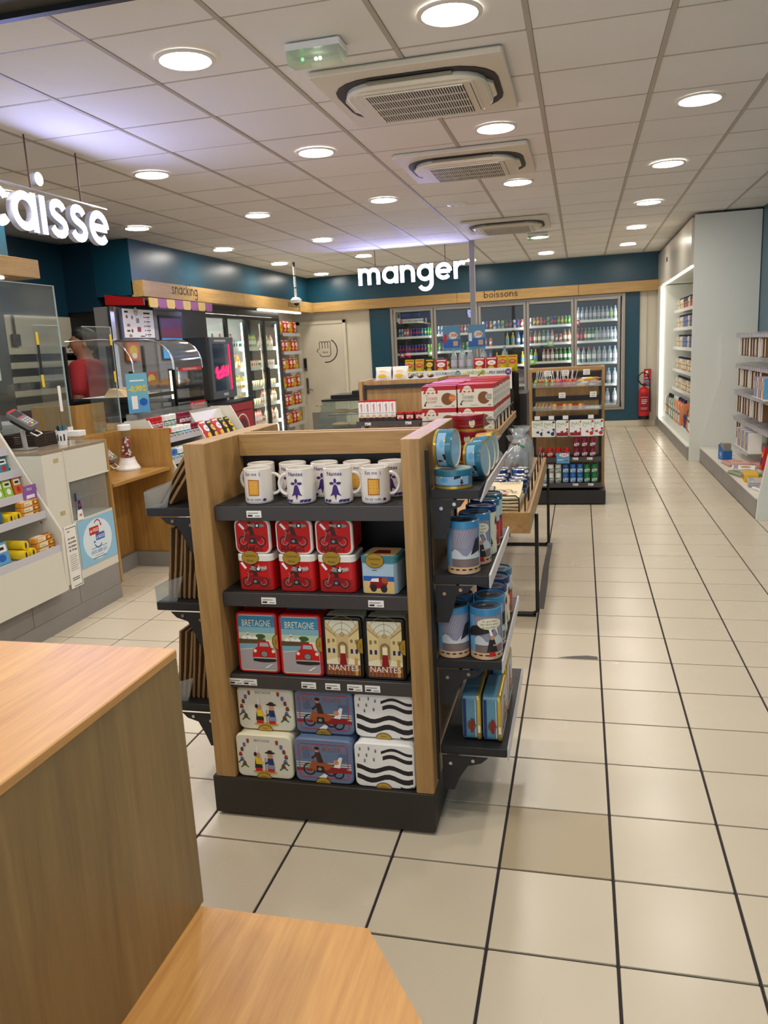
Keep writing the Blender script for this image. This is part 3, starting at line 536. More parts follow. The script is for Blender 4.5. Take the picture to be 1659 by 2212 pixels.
proto('beachtin', [('body', m), ('lid', l, [('lid_picture', MB().face((0, 0, .1212), (1, 0, 0), (0, 1, 0)).p(rr2(.1, .1, .01), SAND).p([(-.03, -.02), (.03, -.02), (.02, .02), (-.02, .02)], DRED))]), ('printed_picture', p)])
o = put('beachtin', 'biscuit_tin', 'square tin with beach scene and red sidecar, alone right of the red tins', 'tin', (-.366, .556, ZR), rz=-.06); obj('foil_seal', SEAL, o, (-.01, -.0615, .108))
# ---- BRETAGNE and NANTES tins ----
def bret():
    p = MB().face((0, .0004, 0), (1, 0, 0), (0, 0, 1)); w_, h = .064, .105
    p.p([(x, y+h) for x, y in rr2(.128, .192, .008)], CRM); p.r(-w_, .16, w_, .199, SKY).r(-w_, .14, w_, .16, mat('print_sky_mid', '#7fb0bd', .3)).r(-w_, .118, w_, .14, SKY2)
    p.r(-w_, .105, w_, .118, CRM).p([(-w_, .118), (-.03, .122), (.03, .118), (.03, .104), (-w_, .102)], LAND).p([(-w_, .102), (.03, .104), (.05, .094), (-w_, .082)], mat('print_water', '#7aa9b8', .3))
    p.p([(-w_, .012), (w_, .012), (w_, .092), (-w_, .08)], ROAD).e(.012, .128, .018, .009, TREE, 10)
    for q in (-.045, -.025, -.008): p.p([(q-.009, .118), (q+.009, .118), (q+.009, .124), (q, .131), (q-.009, .124)], WHT)
    p.r(-.034, .12, -.029, .142, WHT).r(-.034, .132, -.029, .137, RED)
    p.t('BRETAGNE', 0, .163, .022, CRM, 'c', wmax=.1)
    p.e(.022, .047, .042, .008, INK, 14); p.p([(-.02, .055), (.062, .055), (.06, .082), (.045, .092), (.04, .112), (.004, .112), (-.002, .092), (-.018, .082)], RED).p([(.006, .094), (.04, .094), (.036, .107), (.009, .107)], mat('print_glass', '#a6b0b0', .2)).e(.022, .068, .013, .012, INK, 12).e(.022, .068, .011, .01, GREY, 12)
    for q in (-.01, .054): p.e(q, .078, .006, .006, CRM, 10).r(q-.007, .042, q+.006, .056, INK)
    p.ln([(-.016, .054), (.062, .054)], .004, LGREY).p([(.02, .02), (.045, .034), (.05, .034), (.03, .02)], WHT); return p
def nant():
    p = MB().face((0, .0004, 0), (1, 0, 0), (0, 0, 1)); w_ = .056; W1 = mat('print_stone', '#cdb584', .35); W2 = mat('print_stone_dark', '#8a7448', .4)
    p.p([(x, y+.103) for x, y in rr2(.112, .184, .006)], W1); p.p([(-w_, .194), (w_, .194), (.02, .15), (-.02, .15)], mat('print_vault', '#d8d8c4', .3))
    for q in (.158, .168, .18): p.arc(0, q-.02, (q-.13)*1.0, .0015, 20, 160, W2, 10)
    p.ln([(0, .15), (0, .194)], .0015, W2).ln([(-w_, .17), (-.02, .14)], .002, W2).ln([(w_, .17), (.02, .14)], .002, W2)
    for s_ in (-1, 1):
        p.p([(s_*w_, .165), (s_*.02, .138), (s_*.02, .07), (s_*w_, .05)], mat('print_wall', '#dcc690', .35))
        for q in (.046, .03): p.r(s_*q-.004, .118+(.046-q)*.2, s_*q+.004, .132, W2).r(s_*q-.004, .085, s_*q+.004, .1, NAVY)
    p.arc(0, .108, .012, .008, 0, 180, W2, 8).r(-.016, .07, -.008, .108, W2).r(.008, .07, .016, .108, W2).r(-.008, .07, .008, .11, mat('print_arch', '#efe3bd', .4)).arc(0, .148, .006, .002, 0, 360, W2, 10)
    p.p([(-.012, .045), (.012, .045), (.008, .085), (-.008, .085)], DRED).p([(-w_, .06), (-.02, .07), (-.014, .045), (-w_, .04)], CRM).p([(w_, .06), (.02, .07), (.014, .045), (w_, .04)], CRM).r(-w_, .04, w_, .047, BROWN).r(-w_, .012, w_, .04, RUST)
    for k in range(9): p.r(-.052+k*.0125, .012, -.046+k*.0125, .026, BROWN)
    p.r(.038, .012, .048, .07, OCHRE); p.t('NANTES', 0, .027, .019, WHT, 'c', wmax=.1, lift=.0002); return p
m, f = rtin(.146, .208, .075, .014, RED, RED); proto('brettin', [('body', m), ('rim', f), ('printed_picture', bret())])
m, f = rtin(.134, .206, .075, .012, CRM, BLACK); proto('nanttin', [('body', m), ('rim', f), ('printed_picture', nant())])
for k, (x, y, nm, kind) in enumerate(((-.795, .497, 'left', 'b'), (-.642, .49, 'right', 'b'), (-.5, .492, 'left', 'n'), (-.361, .492, 'right', 'n'))):
    a = ('tin with red car and word BRETAGNE', 'tin with shopping arcade and word NANTES')[kind == 'n']; q = ('brettin', 'nanttin')[kind == 'n']
    o = put(q, 'biscuit_tin', f'{nm} tall {a}, front row', 'tin', (x, y, .5108), rot=(-.02, 0, 0), group='tall picture tins'); obj('foil_seal', HSEAL, o, (.0725 if kind == 'b' else .0665, -.0015, .112), rot=(0, -math.pi/2, 0))
    put(q, 'biscuit_tin', f'tall tin standing behind the {nm} {("BRETAGNE", "NANTES")[kind == "n"]} tin', 'tin', (x+(.006 if kind == 'n' else -.004), y+.085, .5112), scale=(1, 1, 1.03), group='tall picture tins')
# ---- lunch-box tins on the plinth ----
def couple():
    p = MB().face((0, .0004, 0), (1, 0, 0), (0, 0, 1)); p.p([(x, y+.078) for x, y in rr2(.19, .144, .014)], mat('print_ivory', '#dfddcf', .3)); p.t('BRETAGNE', -.005, .131, .009, NAVY, 'c', wmax=.055)
    for s_ in (-1, 1):
        for k, (a, b) in enumerate(((.07, .045), (.078, .062), (.082, .08), (.075, .098), (.066, .115), (.052, .13))):
            x = s_*a-.003; fm = (RED, PURP, GREEN)[k % 3] if k else RED
            p.e(x, b, .009-(k*.0008), .006, (TREE, mat('print_lilac', '#6a64a8', .4), TREE)[k % 3], 7).e(x, b+.006, .006, .005, (DRED, MATS['print_lilac'], RED)[k % 3], 6)
            if k < 2: p.ln([(x-.014, b-.012), (x, b), (x+.014, b-.01)], .005, TREE)
    p.e(0, .022, .045, .006, OCHRE, 12)
    for x, bd_, hat in ((-.022, YEL, 0), (.022, NAVY, 1)):
        p.r(x-.012, .024, x+.012, .036, RED); p.p([(x-.014, .036), (x+.014, .036), (x+.01, .072), (x-.01, .072)], INK if not hat else mat('print_denim', '#7f93b0', .4)); p.p([(x-.008, .05), (x+.013, .05), (x+.009, .074), (x-.01, .074)], bd_); p.ln([(x, .066), (x+(-1 if hat else 1)*.02, .052)], .006, bd_); p.e(x, .083, .0085, .01, SKIN, 10)
        if hat: p.e(x, .094, .019, .004, INK, 10).e(x, .097, .01, .007, INK, 10)
        else: p.r(x-.004, .092, x+.002, .115, WHT).e(x-.009, .086, .006, .008, INK, 8)
    p.ln([(.003, .024), (.004, .075)], .002, BROWN); return p
def sidecar():
    p = MB().face((0, .0004, 0), (1, 0, 0), (0, 0, 1)); p.p([(x, y+.078) for x, y in rr2(.19, .144, .014)], BGREY); 
    for a, b, c in ((.04, .05, DRED), (.054, .057, CRM), (.062, .065, CRM), (.07, .073, CRM)): p.r(-.095, a, .095, b, c)
    p.r(-.07, .085, -.045, .11, mat('print_town', '#55688c', .4)).r(-.06, .11, -.05, .118, MATS['print_town']).r(.05, .08, .085, .108, MATS['print_town'])
    for q in ((-.08, .018, .08, .018), (-.08, .138, .08, .138), (-.084, .02, -.084, .135), (.084, .02, .084, .135)): p.ln([(q[0], q[1]), (q[2], q[3])], .0025, RED)
    p.t('BELLE', -.072, .115, .014, RUST, wmax=.05).t('ROUTE', .0, .115, .014, RUST, wmax=.06); bike(p, -.012, .048, .1, True); p.p([(-.02, .02), (0, .035), (.012, .03), (.005, .018)], WHT); return p
def flag():
    p = MB().face((0, .0004, 0), (1, 0, 0), (0, 0, 1)); p.p([(x, y+.078) for x, y in rr2(.19, .144, .014)], WHT)
    def wave(y0, y1, x0, ph, amp=.008):
        n = 12; X = [x0+(.093-x0)*i/n for i in range(n+1)]; f_ = lambda x: amp*math.sin(x*55+ph)
        for i in range(n): p.p([(X[i], y0+f_(X[i])), (X[i+1], y0+f_(X[i+1])), (X[i+1], y1+f_(X[i+1])), (X[i], y1+f_(X[i]))], INK); p.ly -= 1
        p.ly += 1
    for y0, y1, x0, ph in ((.124, .134, -.01, 0), (.098, .112, -.005, .3), (.058, .074, -.093, .5), (.024, .042, -.093, .9), (.008, .014, .05, 1)): wave(y0, y1, x0, ph)
    for q in ((-.08, .132), (-.05, .135), (-.028, .128), (-.085, .11), (-.058, .112), (-.065, .092), (-.034, .098)): ermine(p, q[0], q[1], .011)
    return p
for nm, body, rim, art in (('couple', CRM, CRM, couple), ('sidecar', BGREY, BGREY, sidecar), ('flag', WHT, WHT, flag)):
    m, f = rtin(.2, .156, .2, .02, body, rim); lid_ = MB().box(-.09, .09, .06, .062, .1563, .157, INK); lid_.face((0, .1, .157), (1, 0, 0), (0, 1, 0))
    if nm == 'couple': lid_.e(0, 0, .03, .018, OCHRE, 10).e(.008, 0, .012, .012, NAVY, 8).e(-.01, 0, .01, .012, INK, 8)
    elif nm == 'sidecar': lid_.r(-.09, -.04, .09, -.03, CRM).r(-.03, -.02, .03, .02, RUST).e(0, 0, .02, .012, BROWN, 8)
    else: lid_.ln([(-.03, -.02), (.02, -.02)], .004, INK).ln([(-.03, 0), (.02, 0)], .004, INK).ln([(-.03, .02), (.02, .02)], .004, INK)
    proto(nm, [('body', m), ('rim', f), ('printed_picture', art()), ('lid_print', lid_)])
for j, (row, z, y) in enumerate((('lower', .1465, .466), ('upper', .3042, .5))):
    for k, (nm, d) in enumerate((('couple', 'ivory tin with a Breton couple in a flower wreath'), ('sidecar', 'blue grey tin with a rider on a motorbike and sidecar'), ('flag', 'black and white Breton flag tin'))):
        x = (-.788, -.582, -.377)[k] if j else (-.792, -.583, -.376)[k]
        o = put(nm, 'lunchbox_tin', f'{row} {d}', 'tin', (x, y, z), group='lunchbox tins on the plinth'); obj('foil_seal', HSEAL, o, (-.005, -.0015, .0005))
# ---- tins on the right-hand shelves ----
TINB = mat('tin_blue', '#3f86b4', .22); TINT = mat('tin_tealblue', '#2f6f86', .22); PCLOUD = mat('print_cloud', '#8d8ba0', .4); PSEA = mat('print_rain_blue', '#7fb2cf', .35); SANDT = mat('tin_sand', '#d8b48c', .35)
def walker(p, x, y, s, um=True):
    if um: p.p([(x-.5*s+s*math.cos(math.radians(a))*.6, y+.95*s+s*.42*math.sin(math.radians(a))) for a in range(20, 201, 20)], INK)
    p.p([(x-.14*s, y), (x+.18*s, y), (x+.12*s, y+.22*s), (x-.1*s, y+.22*s)], RED); p.p([(x-.22*s, y+.2*s), (x+.26*s, y+.2*s), (x+.12*s, y+.75*s), (x-.1*s, y+.75*s)], INK); p.ln([(x+.05*s, y+.5*s), (x+.32*s, y+.48*s)], .07*s, SKIN); p.e(x+.03*s, y+.85*s, .1*s, .12*s, SKIN, 8); p.p([(x-.06*s, y+.92*s), (x+.05*s, y+.92*s), (x-.02*s, y+1.2*s), (x-.12*s, y+1.2*s)], WHT)
def ctin(kind, r=.05, h=.168):
    body, lid = {'b': (PCLOUD, TINB), 's': (PCLOUD, TINB), 'w': (CRM, NAVY), 'r': (mat('tin_pale', '#b7ccd2', .3), TINT)}[kind]
    m = MB().lathe([(0, 0), (r-.002, 0), (r, .003), (r, h-.022)], body if kind != 'b' else PCLOUD, 28)
    l = MB().lathe([(r+.0015, h-.022), (r+.0015, h-.002), (r-.001, h), (r-.005, h-.001), (r-.006, h-.004), (0, h-.004)], [lid, lid, lid, lid, mat('lid_grey', '#4c5a6a', .3)], 28)
    l.face((0, 0, h-.0038), (1, 0, 0), (0, 1, 0)); l.e(.005, -.005, .022, .012, INK, 10).e(-.01, .01, .014, .01, GREY, 8)
    p = MB().wrap(r+.0002); q = .052
    if kind in 'bs':
        p.r(-.15, .002, .15, .024, SANDT, 30).r(-.07, .024, .07, .06, mat('print_heath', '#7a6a68', .4), 16).r(-.12, .024, -.05, .145, mat('print_skyblue', '#6aa6cf', .35), 8).r(.05, .024, .13, .145, MATS['print_skyblue'], 8)
        for k in range(9): p.ln([(-.045+k*.01, .14), (-.05+k*.006, .085)], .0015, LGREY)
        p.p([(-.05+.1*k/8, .07+.012*math.sin(k*1.3)) for k in range(9)]+[(.05, .05), (-.05, .05)], mat('print_mist', '#c6ced2', .4))
        for k in range(6): p.e(-.05+k*.02, .016, .008, .0025, INK, 6)
        if kind == 's': walker(p, .005, .012, .075); p.p([(x*1.35, y*1.15+.12) for x, y in [(.03*math.cos(a/8*math.pi), .016*math.sin(a/8*math.pi)) for a in range(16)]], CRM).p([(.012, .108), (.03, .075), (.022, .108)], CRM).t("ce qu'y faut", 0, .126, .007, INK, 'c').t('pas faire pour', 0, .116, .007, INK, 'c').t('le touriste !', 0, .106, .007, INK, 'c')
        else: p.p([(.012, .062), (.05, .075), (.05, .115), (.03, .11)], INK)
    elif kind == 'w':
        for a, b in ((-.03, .03), (.02, .03), (-.01, .09), (.05, .1), (-.055, .1), (.06, .04)): walker(p, a, b, .035, False)
    else: p.r(-.15, .01, .15, .09, DRED, 26).r(-.02, .03, .05, .08, RED, 4).e(0, .035, .016, .016, INK, 10).e(0, .035, .008, .008, GREY, 8).r(-.15, .002, .15, .01, SANDT, 26)
    return [('body', m), ('lid', l), ('printed_picture', p)]
for k in 'bswr': proto('can_'+k, ctin(k))
AL = {'b': 'rainy blue lidded cylinder tin', 's': 'speech bubble cylinder tin', 'w': 'cream cylinder tin with navy lid', 'r': 'cylinder tin with red car'}
def cans(z, rows, lev):
    for k, (kd, x, y, pos) in enumerate(rows): put('can_'+kd, 'cylinder_tin', f'{AL[kd]}, {pos} {lev}', 'tin', (x, y, z+.0006), rz=.35, group='cylinder tins '+lev)
cans(.845, [('b', -.118, .605, 'nearest on'), ('s', -.095, .715, 'second on'), ('w', -.088, .83, 'middle of'), ('r', -.088, .935, 'fourth along'), ('r', -.088, 1.04, 'last along')], 'the second right shelf')
cans(.568, [('b', -.158, .605, 'left front of'), ('s', -.053, .602, 'right front of'), ('b', -.158, .714, 'behind the left front tin on'), ('b', -.053, .714, 'behind the speech bubble tin on'), ('w', -.057, .82, 'third in the outer row of'), ('w', -.057, .925, 'fourth in the outer row of'), ('r', -.057, 1.03, 'last in the outer row of')], 'the third right shelf')
def round_tin(c1, c2, r, h):
    m = MB().lathe([(0, 0), (r, 0), (r, .008), (r, h-.018)], [GOLD, GOLD, c1], 28); l = MB().lathe([(r+.0015, h-.018), (r+.0015, h-.003), (r, h), (r-.005, h), (r-.006, h-.003), (0, h-.003)], [c2, c2, GOLD, CRM, mat('lid_print', '#8fb0c4', .25) if c1 != DRED else DRED], 28)
    p = MB().wrap(r+.0002)
    if c1 != DRED: p.r(-.06, .012, .06, h-.02, mat('print_paleblue2', '#86aecb', .3), 14).e(-.02, .028, .012, .008, LBLUE, 8).e(-.03, .036, .004, .003, YEL, 6); walker(p, .034, .012, .022)
    else: p.e(0, .03, .012, .018, CRM, 8).e(-.003, .042, .008, .007, mat('print_sheep', '#8a8070', .5), 8).ln([(-.05, .02), (.05, .02)], .0015, GOLD)
    return [('body', m), ('lid', l), ('printed_picture', p)]
proto('rt_b', round_tin(TINT, TINT, .058, .058)); proto('rt_r', round_tin(DRED, DRED, .062, .058))
ZT = 1.1155; gr_ = 'round tins on the top right shelf'
put('rt_b', 'round_tin', 'flat blue round tin lying nearest on the top right shelf', 'tin', (-.143, .61, ZT), group=gr_)
put('rt_b', 'round_tin', 'blue round tin on edge atop the flat one against the oak panel', 'tin', (-.188, .61, ZT+.1188), rot=(.12, math.radians(90), 0), group=gr_)
put('rt_b', 'round_tin', 'blue round tin on edge by the price rail, nearest on the top right shelf', 'tin', (-.113, .735, ZT+.061), rot=(.05, math.radians(84), -.1), group=gr_)
put('rt_b', 'round_tin', 'second blue round tin on edge behind the first by the price rail', 'tin', (-.112, .876, ZT+.061), rot=(.15, math.radians(86), -.05), group=gr_)
put('rt_r', 'round_tin', 'middle red round tin of the stack at the back of the top right shelf', 'tin', (-.165, 1.15, ZT+.0585), group=gr_); put('rt_r', 'round_tin', 'bottom red round tin under the stack at the back of the top right shelf', 'tin', (-.163, 1.15, ZT), rz=.9, group=gr_); put('rt_r', 'round_tin', 'upper red round tin of the stack at the back of the top right shelf', 'tin', (-.17, 1.15, ZT+.117), rz=.4, group=gr_)
proto('rt_g', round_tin(mat('tin_gold', '#b98a3e', .25), GOLD, .058, .058)); put('rt_g', 'round_tin', 'gold round tin on edge behind the blue tins on the top right shelf', 'tin', (-.112, 1.005, ZT+.061), rot=(.1, math.radians(86), -.05), group=gr_)
def side_tin():
    w_, h, d = .19, .165, .062; m, f = rtin(w_, h, d, .02, mat('tin_side_blue', '#5f93a8', .25), GOLD)
    s = MB(); s.face((-w_/2-.0005, d/2, h/2), (0, -1, 0), (0, 0, 1)); s.r(-.027, -.066, -.018, .066, NAVY).r(.012, -.066, .014, .066, CRM).r(.02, -.05, .028, -.025, CRM); s.e(0, -.025, .014, .018, BROWN, 10).e(.003, -.03, .005, .004, WHT, 6).p([(-.004, -.05), (.006, -.05), (.008, -.005), (-.002, .0)], DRED)
    p = MB().face((0, .0004, 0), (1, 0, 0), (0, 0, 1)); p.p([(x, y+h/2) for x, y in rr2(.176, .15, .016)], BGREY); bike(p, 0, .05, .1, True); p.r(-.08, .02, .08, .03, CRM)
    return [('body', m), ('rim', f), ('side_print', s), ('printed_picture', p)]
proto('sidetin', side_tin())
for k, (x, y, lb) in enumerate(((-.075, .68, 'left one of the two nearest blue tins on the lowest right shelf'), (-.008, .678, 'right one of the two nearest blue tins on the lowest right shelf'), (-.078, .89, 'left tin of the second pair on edge on the lowest right shelf'), (-.008, .89, 'right tin of the second pair on edge on the lowest right shelf'))):
    put('sidetin', 'picture_tin', lb, 'tin', (x, y, .2706+(.0 if k < 2 else 0)), rz=math.radians(90), group='blue tins on the lowest right shelf', scale=(1, 1, 1 if k < 2 else 1.12))
# ================= nested oak tables =================
t = thing('display_table', 'low oak table on black hoop legs behind the gift gondola', 'table', (0, 0, 0))
obj('tabletop', MB().box(-.98, -.018, 2.29, 4.32, .56, .672, W_GONY, .003), t)
for y in (2.6, 4.22):
    obj('leg', MB().tube([(-.95, y, .555), (-.95, y, .02), (-.93, y, .012), (-.03, y, .012), (-.002, y, .03), (-.002, y, .6)], .012, BLACK, 6), t)
    obj('foot_bar', MB().box(-.94, -.01, y-.02, y+.02, .0, .012, BLACK), t)
def wire(x0, x1, y0, y1, z, h, r=.004): return MB().tube([(x0, y0, z), (x0, y0, z+h-.015), (x0+(x1-x0)*.06, y0+(y1-y0)*.06, z+h), (x0+(x1-x0)*.94, y0+(y1-y0)*.94, z+h), (x1, y1, z+h-.015), (x1, y1, z)], r, BLACK, 5)
obj('wire_guard', wire(-.34, -.075, 2.31, 2.31, .672, .085), t)
for k in range(6): obj('wire_guard', wire(-.045, -.045, 2.33+k*.33, 2.6+k*.33, .672, .09), t)
t2 = thing('display_table', 'taller oak table carrying the red cookie boxes', 'table')
obj('tabletop', MB().box(-.88, -.285, 3.46, 4.9, .93, .985, W_GONY, .003), t2)
for x, y in ((-.86, 3.6), (-.86, 4.12), (-.33, 4.5), (-.86, 4.8)): obj('leg', MB().box(x-.012, x+.012, y-.012, y+.012, 0 if y > 4.33 else .6725, .93, BLACK), t2)
obj('wire_guard', wire(-.52, -.31, 3.475, 3.475, .985, .065), t2); obj('wire_guard', wire(-.82, -.56, 3.475, 3.475, .985, .065), t2)
for k in range(5): obj('wire_guard', wire(-.3, -.3, 3.5+k*.27, 3.72+k*.27, .985, .08), t2)
obj('price_card', MB().box(-.69, -.6, 3.462, 3.466, 1.0, 1.045, PAPER).face((-.69, 3.4615, 1.0), (1, 0, 0), (0, 0, 1)).t('5,20€', .005, .012, .016, INK), t2); obj('price_card', MB().box(-.47, -.4, 3.462, 3.466, 1.0, 1.045, PAPER).face((-.47, 3.4615, 1.0), (1, 0, 0), (0, 0, 1)).t('5,20€', .005, .012, .016, INK, wmax=.06), t2)
# cookie cartons
CB = mat('carton_cream', '#e3dccb', .5); CRED = mat('carton_red', '#b3141d', .4); COOK = mat('cookie', '#7a4f26', .6)
def carton(alt):
    w_, d, h = .235, .1, .148; m = MB().box(-w_/2, w_/2, 0, d, 0, h*.8, CB).box(-w_/2, w_/2, 0, d, h*.8, h, CRED)
    s = MB().face((0, 0, 0), (1, 0, 0), (0, 0, 1)); x = -.05
    for k in range(4): s.p([(x-.048+k*.026, h*.8), (x-.035+k*.026, h*.8), (x-.04+k*.028, h*.66), (x-.056+k*.028, h*.66)], CRED)
    s.e(x-.003, h*.82, .026, .02, CB, 12).t("L'Ouest", x-.003, h*.8, .009, CRED, 'c').t('LES', -.09, h*.55, .008, INK).t('COOKIES', -.085, h*.38, .019, CRED if not alt else INK, wmax=.075).t("DE L'OUEST", -.085, h*.24, .014, CRED if not alt else INK, wmax=.07)
    s.p([(.058+(.039+.003*(i % 2))*math.cos(i*math.pi/18), .06+(.039+.003*(i % 2))*math.sin(i*math.pi/18)) for i in range(36)], COOK)
    s.e(.092, .066, .024, .024, ORANGE if not alt else CB, 14)
    if alt: [s.r(.074, .05+k*.009, .11, .054+k*.009, INK) for k in range(4)]
    else: s.t('CHOCO', .092, .062, .008, CB, 'c', wmax=.036)
    s.ln([(-.1, .02), (-.085, .045)], .006, INK).e(-.095, .02, .008, .006, INK, 6).r(-.03, .012, .02, .014, INK).r(.085, .01, .105, .014, INK)
    p2 = MB().face((w_/2, d/2, h/2), (0, 1, 0), (0, 0, 1)); p2.r(-.03, -.06, .03, .035, mat('carton_white', '#e9e6e0', .5)).r(-.02, -.05, .02, -.02, LGREY).r(-.015, 0, .015, .02, GREY)
    return [('carton', m), ('front_print', s), ('side_print', p2)]
proto('cookA', carton(0)); proto('cookB', carton(1))
for r_ in range(12):
    for c_ in range(2):
        for l_ in range(2):
            lev = ('lower', 'upper')[l_]; sd = ('left', 'right')[c_]
            if r_ == 11 and l_ and c_ == 0: continue
            put('cook'+'AB'[c_], 'cookie_carton', f'{lev} cookie carton in the {ORD[r_]} row of the {sd} column on the oak table', 'carton', (-.69+c_*.247+(rnd.uniform(-.002, .002)), 3.5+r_*.113, .9855+l_*.1486), group='red and cream cookie cartons', scale=(1, 1, 1+rnd.uniform(-.03, .04)*l_))
# tote bags, sardine tins, caramel bags
TOTE = mat('tote_cotton', '#d9c8a4', .85, bump=(90, .3)); 
def tote(k):
    n = 8; rows = []
    for j in range(n+1):
        y = j/n*.3; rows.append([(x, y, .004+.002*math.sin(x*40+k+j)+(.0 if k < 3 else max(0, y-.1)**1.4*.3)) for x in (-.125, -.06, 0, .06, .125)])
    vs = [p for R in rows for p in R]; m = MB(); fs = [(j*5+i, j*5+i+1, j*5+i+6, j*5+i+5) for j in range(n) for i in range(4)]
    m.add(vs, fs, TOTE); m.add([(x, y, z+.011) for x, y, z in vs], [f[::-1] for f in fs], TOTE)
    b = [i for i in range(5)]+[j*5+4 for j in range(1, n+1)]+[n*5+i for i in (3, 2, 1, 0)]+[j*5 for j in range(n-1, 0, -1)]
    m.add([vs[i] for i in b]+[(vs[i][0], vs[i][1], vs[i][2]+.011) for i in b], [(i, (i+1) % len(b), len(b)+(i+1) % len(b), len(b)+i) for i in range(len(b))], TOTE)
    p = MB()
    if k == 3:
        f_ = lambda x, y, l: (x, y, .0195+l*3+max(0, y-.1)**1.4*.3); p.fr = f_
        p.ln([(-.065, .11), (-.055, .22), (-.025, .22), (-.02, .11)], .008, INK).ln([(-.06, .14), (-.025, .16)], .007, INK).ln([(-.058, .18), (-.026, .195)], .007, INK).arc(.01, .145, .02, .006, -30, 300, INK).arc(.055, .145, .02, .006, -30, 300, INK).arc(-.09, .12, .013, .006, 0, 330, INK).arc(.09, .12, .012, .006, 0, 330, INK)
        p.t('COCHON', .0, .262, .024, INK, wmax=.11).p([(-.09, .06), (-.04, .06), (-.035, .095), (-.09, .1)], ORANGE).p([(-.02, .05), (.05, .055), (.06, .09), (-.01, .09)], PINK).ln([(-.11, .04), (-.06, .055), (-.1, .08)], .006, INK).ln([(.0, .09), (.06, .1)], .003, INK).t('la vie en rose', -.08, .025, .012, INK, wmax=.12)
    else: p.face((0, 0, .008), (1, 0, 0), (0, 0, 1)); p.t('NANTES', -.04, -.003, .007, INK, wmax=.05).r(-.11, -.003, -.07, .003, INK)
    return [('folded_bag', m), ('print', p)]
for k in range(4): proto(f'tote{k}', tote(k)); put(f'tote{k}', 'tote_bag', ('bottom folded cotton tote bag in the pile at the table front', 'second folded cotton tote bag from the bottom of the pile', 'third folded cotton tote bag from the bottom of the pile', 'top cotton tote bag printed with a sketch, lifted at its back')[k], 'bag', (-.2, 2.34, .6725+k*.0185), rz=(.02, -.03, .03, 0)[k], group='folded tote bags')
m = MB().lathe([(0, 0), (.05, 0), (.0525, .003), (.0525, .022), (.05, .026), (.046, .0255), (.045, .023), (0, .023)], [STEEL, STEEL, NAVY, STEEL, STEEL, STEEL, STEEL], 20)
p = MB().wrap(.0527); [p.r(-.15+q*.075, .004, -.12+q*.075, .02, (YEL, BLUE, WHT, INK)[q], 4) for q in range(4)]
proto('sardine', [('tin', m), ('wrapper', p)])
n_ = 0
for r_ in range(3):
    for c_ in range(3):
        for l_ in range(4 if r_ < 2 else 5):
            put('sardine', 'fish_tin', f'{ORD[l_]} fish tin from the bottom, {ORD[c_]} stack in the {ORD[r_]} row of stacks', 'tin', (-.335+c_*.112, 2.72+r_*.115, .6725+l_*.0266), rz=rnd.random()*6, group='stacked flat fish tins')
CELLO = glass('cellophane', '#f2f7fa', .86, .08); CAR = mat('caramel', '#5b3415', .5)
def cello(seed, h=.27):
    q = random.Random(seed); R = []
    for j, (z, a, b) in enumerate(((0, .05, .035), (.03, .07, .05), (.1, .075, .055), (.17, .066, .045), (.21, .03, .025), (.225, .018, .016), (.25, .045, .03), (h, .06, .04))):
        R.append([(a*math.cos(i*math.pi/7)*(1+q.uniform(-.18, .18)), b*math.sin(i*math.pi/7)*(1+q.uniform(-.18, .18)), z+q.uniform(-.006, .006)*(j > 0)) for i in range(14)])
    m = MB().loft(R, CELLO, cap=False); c = MB().loft([[(.045*math.cos(i*math.pi/6), .03*math.sin(i*math.pi/6), z) for i in range(12)] for z in (.004, .1)], CAR); [c.ball(q.uniform(-.025, .025), q.uniform(-.015, .015), .105, .014, CAR, 7) for _ in range(5)]
    tie = MB().tube([(.02*math.cos(i), .018*math.sin(i), .222) for i in range(7)], .005, BLUE if seed % 2 else BROWN, 5).box(-.03, .01, -.03, -.026, .185, .215, LBLUE if seed % 3 == 0 else PAPER).tube([(0, -.02, .22), (.03, -.045, .205)], .005, BLUE if seed % 2 else GREEN, 5)
    return [('sweets', c), ('bag', m), ('ribbon', tie)]
for k, (x, y, z, s, lb) in enumerate(((-.32, 3.2, .6725, 1.12, 'front left clear sweet bag on the low table'), (-.155, 3.17, .6725, 1.12, 'front right clear sweet bag with blue ribbon on the low table'), (-.33, 3.37, .6725, .93, 'clear sweet bag in the second row on the left of the low table'), (-.16, 3.38, .6725, 1.18, 'clear sweet bag in the second row on the right of the low table'), (-.16, 3.6, .6725, 1.1, 'clear sweet bag in the third row at the table edge'), (-.16, 3.8, .6725, 1.1, 'clear sweet bag in the fourth row at the table edge'), (-.16, 4.0, .6725, 1.0, 'rearmost clear sweet bag at the table edge'))):
    proto(f'cello{k}', cello(k+1)); put(f'cello{k}', 'sweet_bag', lb, 'bag', (x, y, z), rz=k*.7, scale=s, group='clear sweet bags')
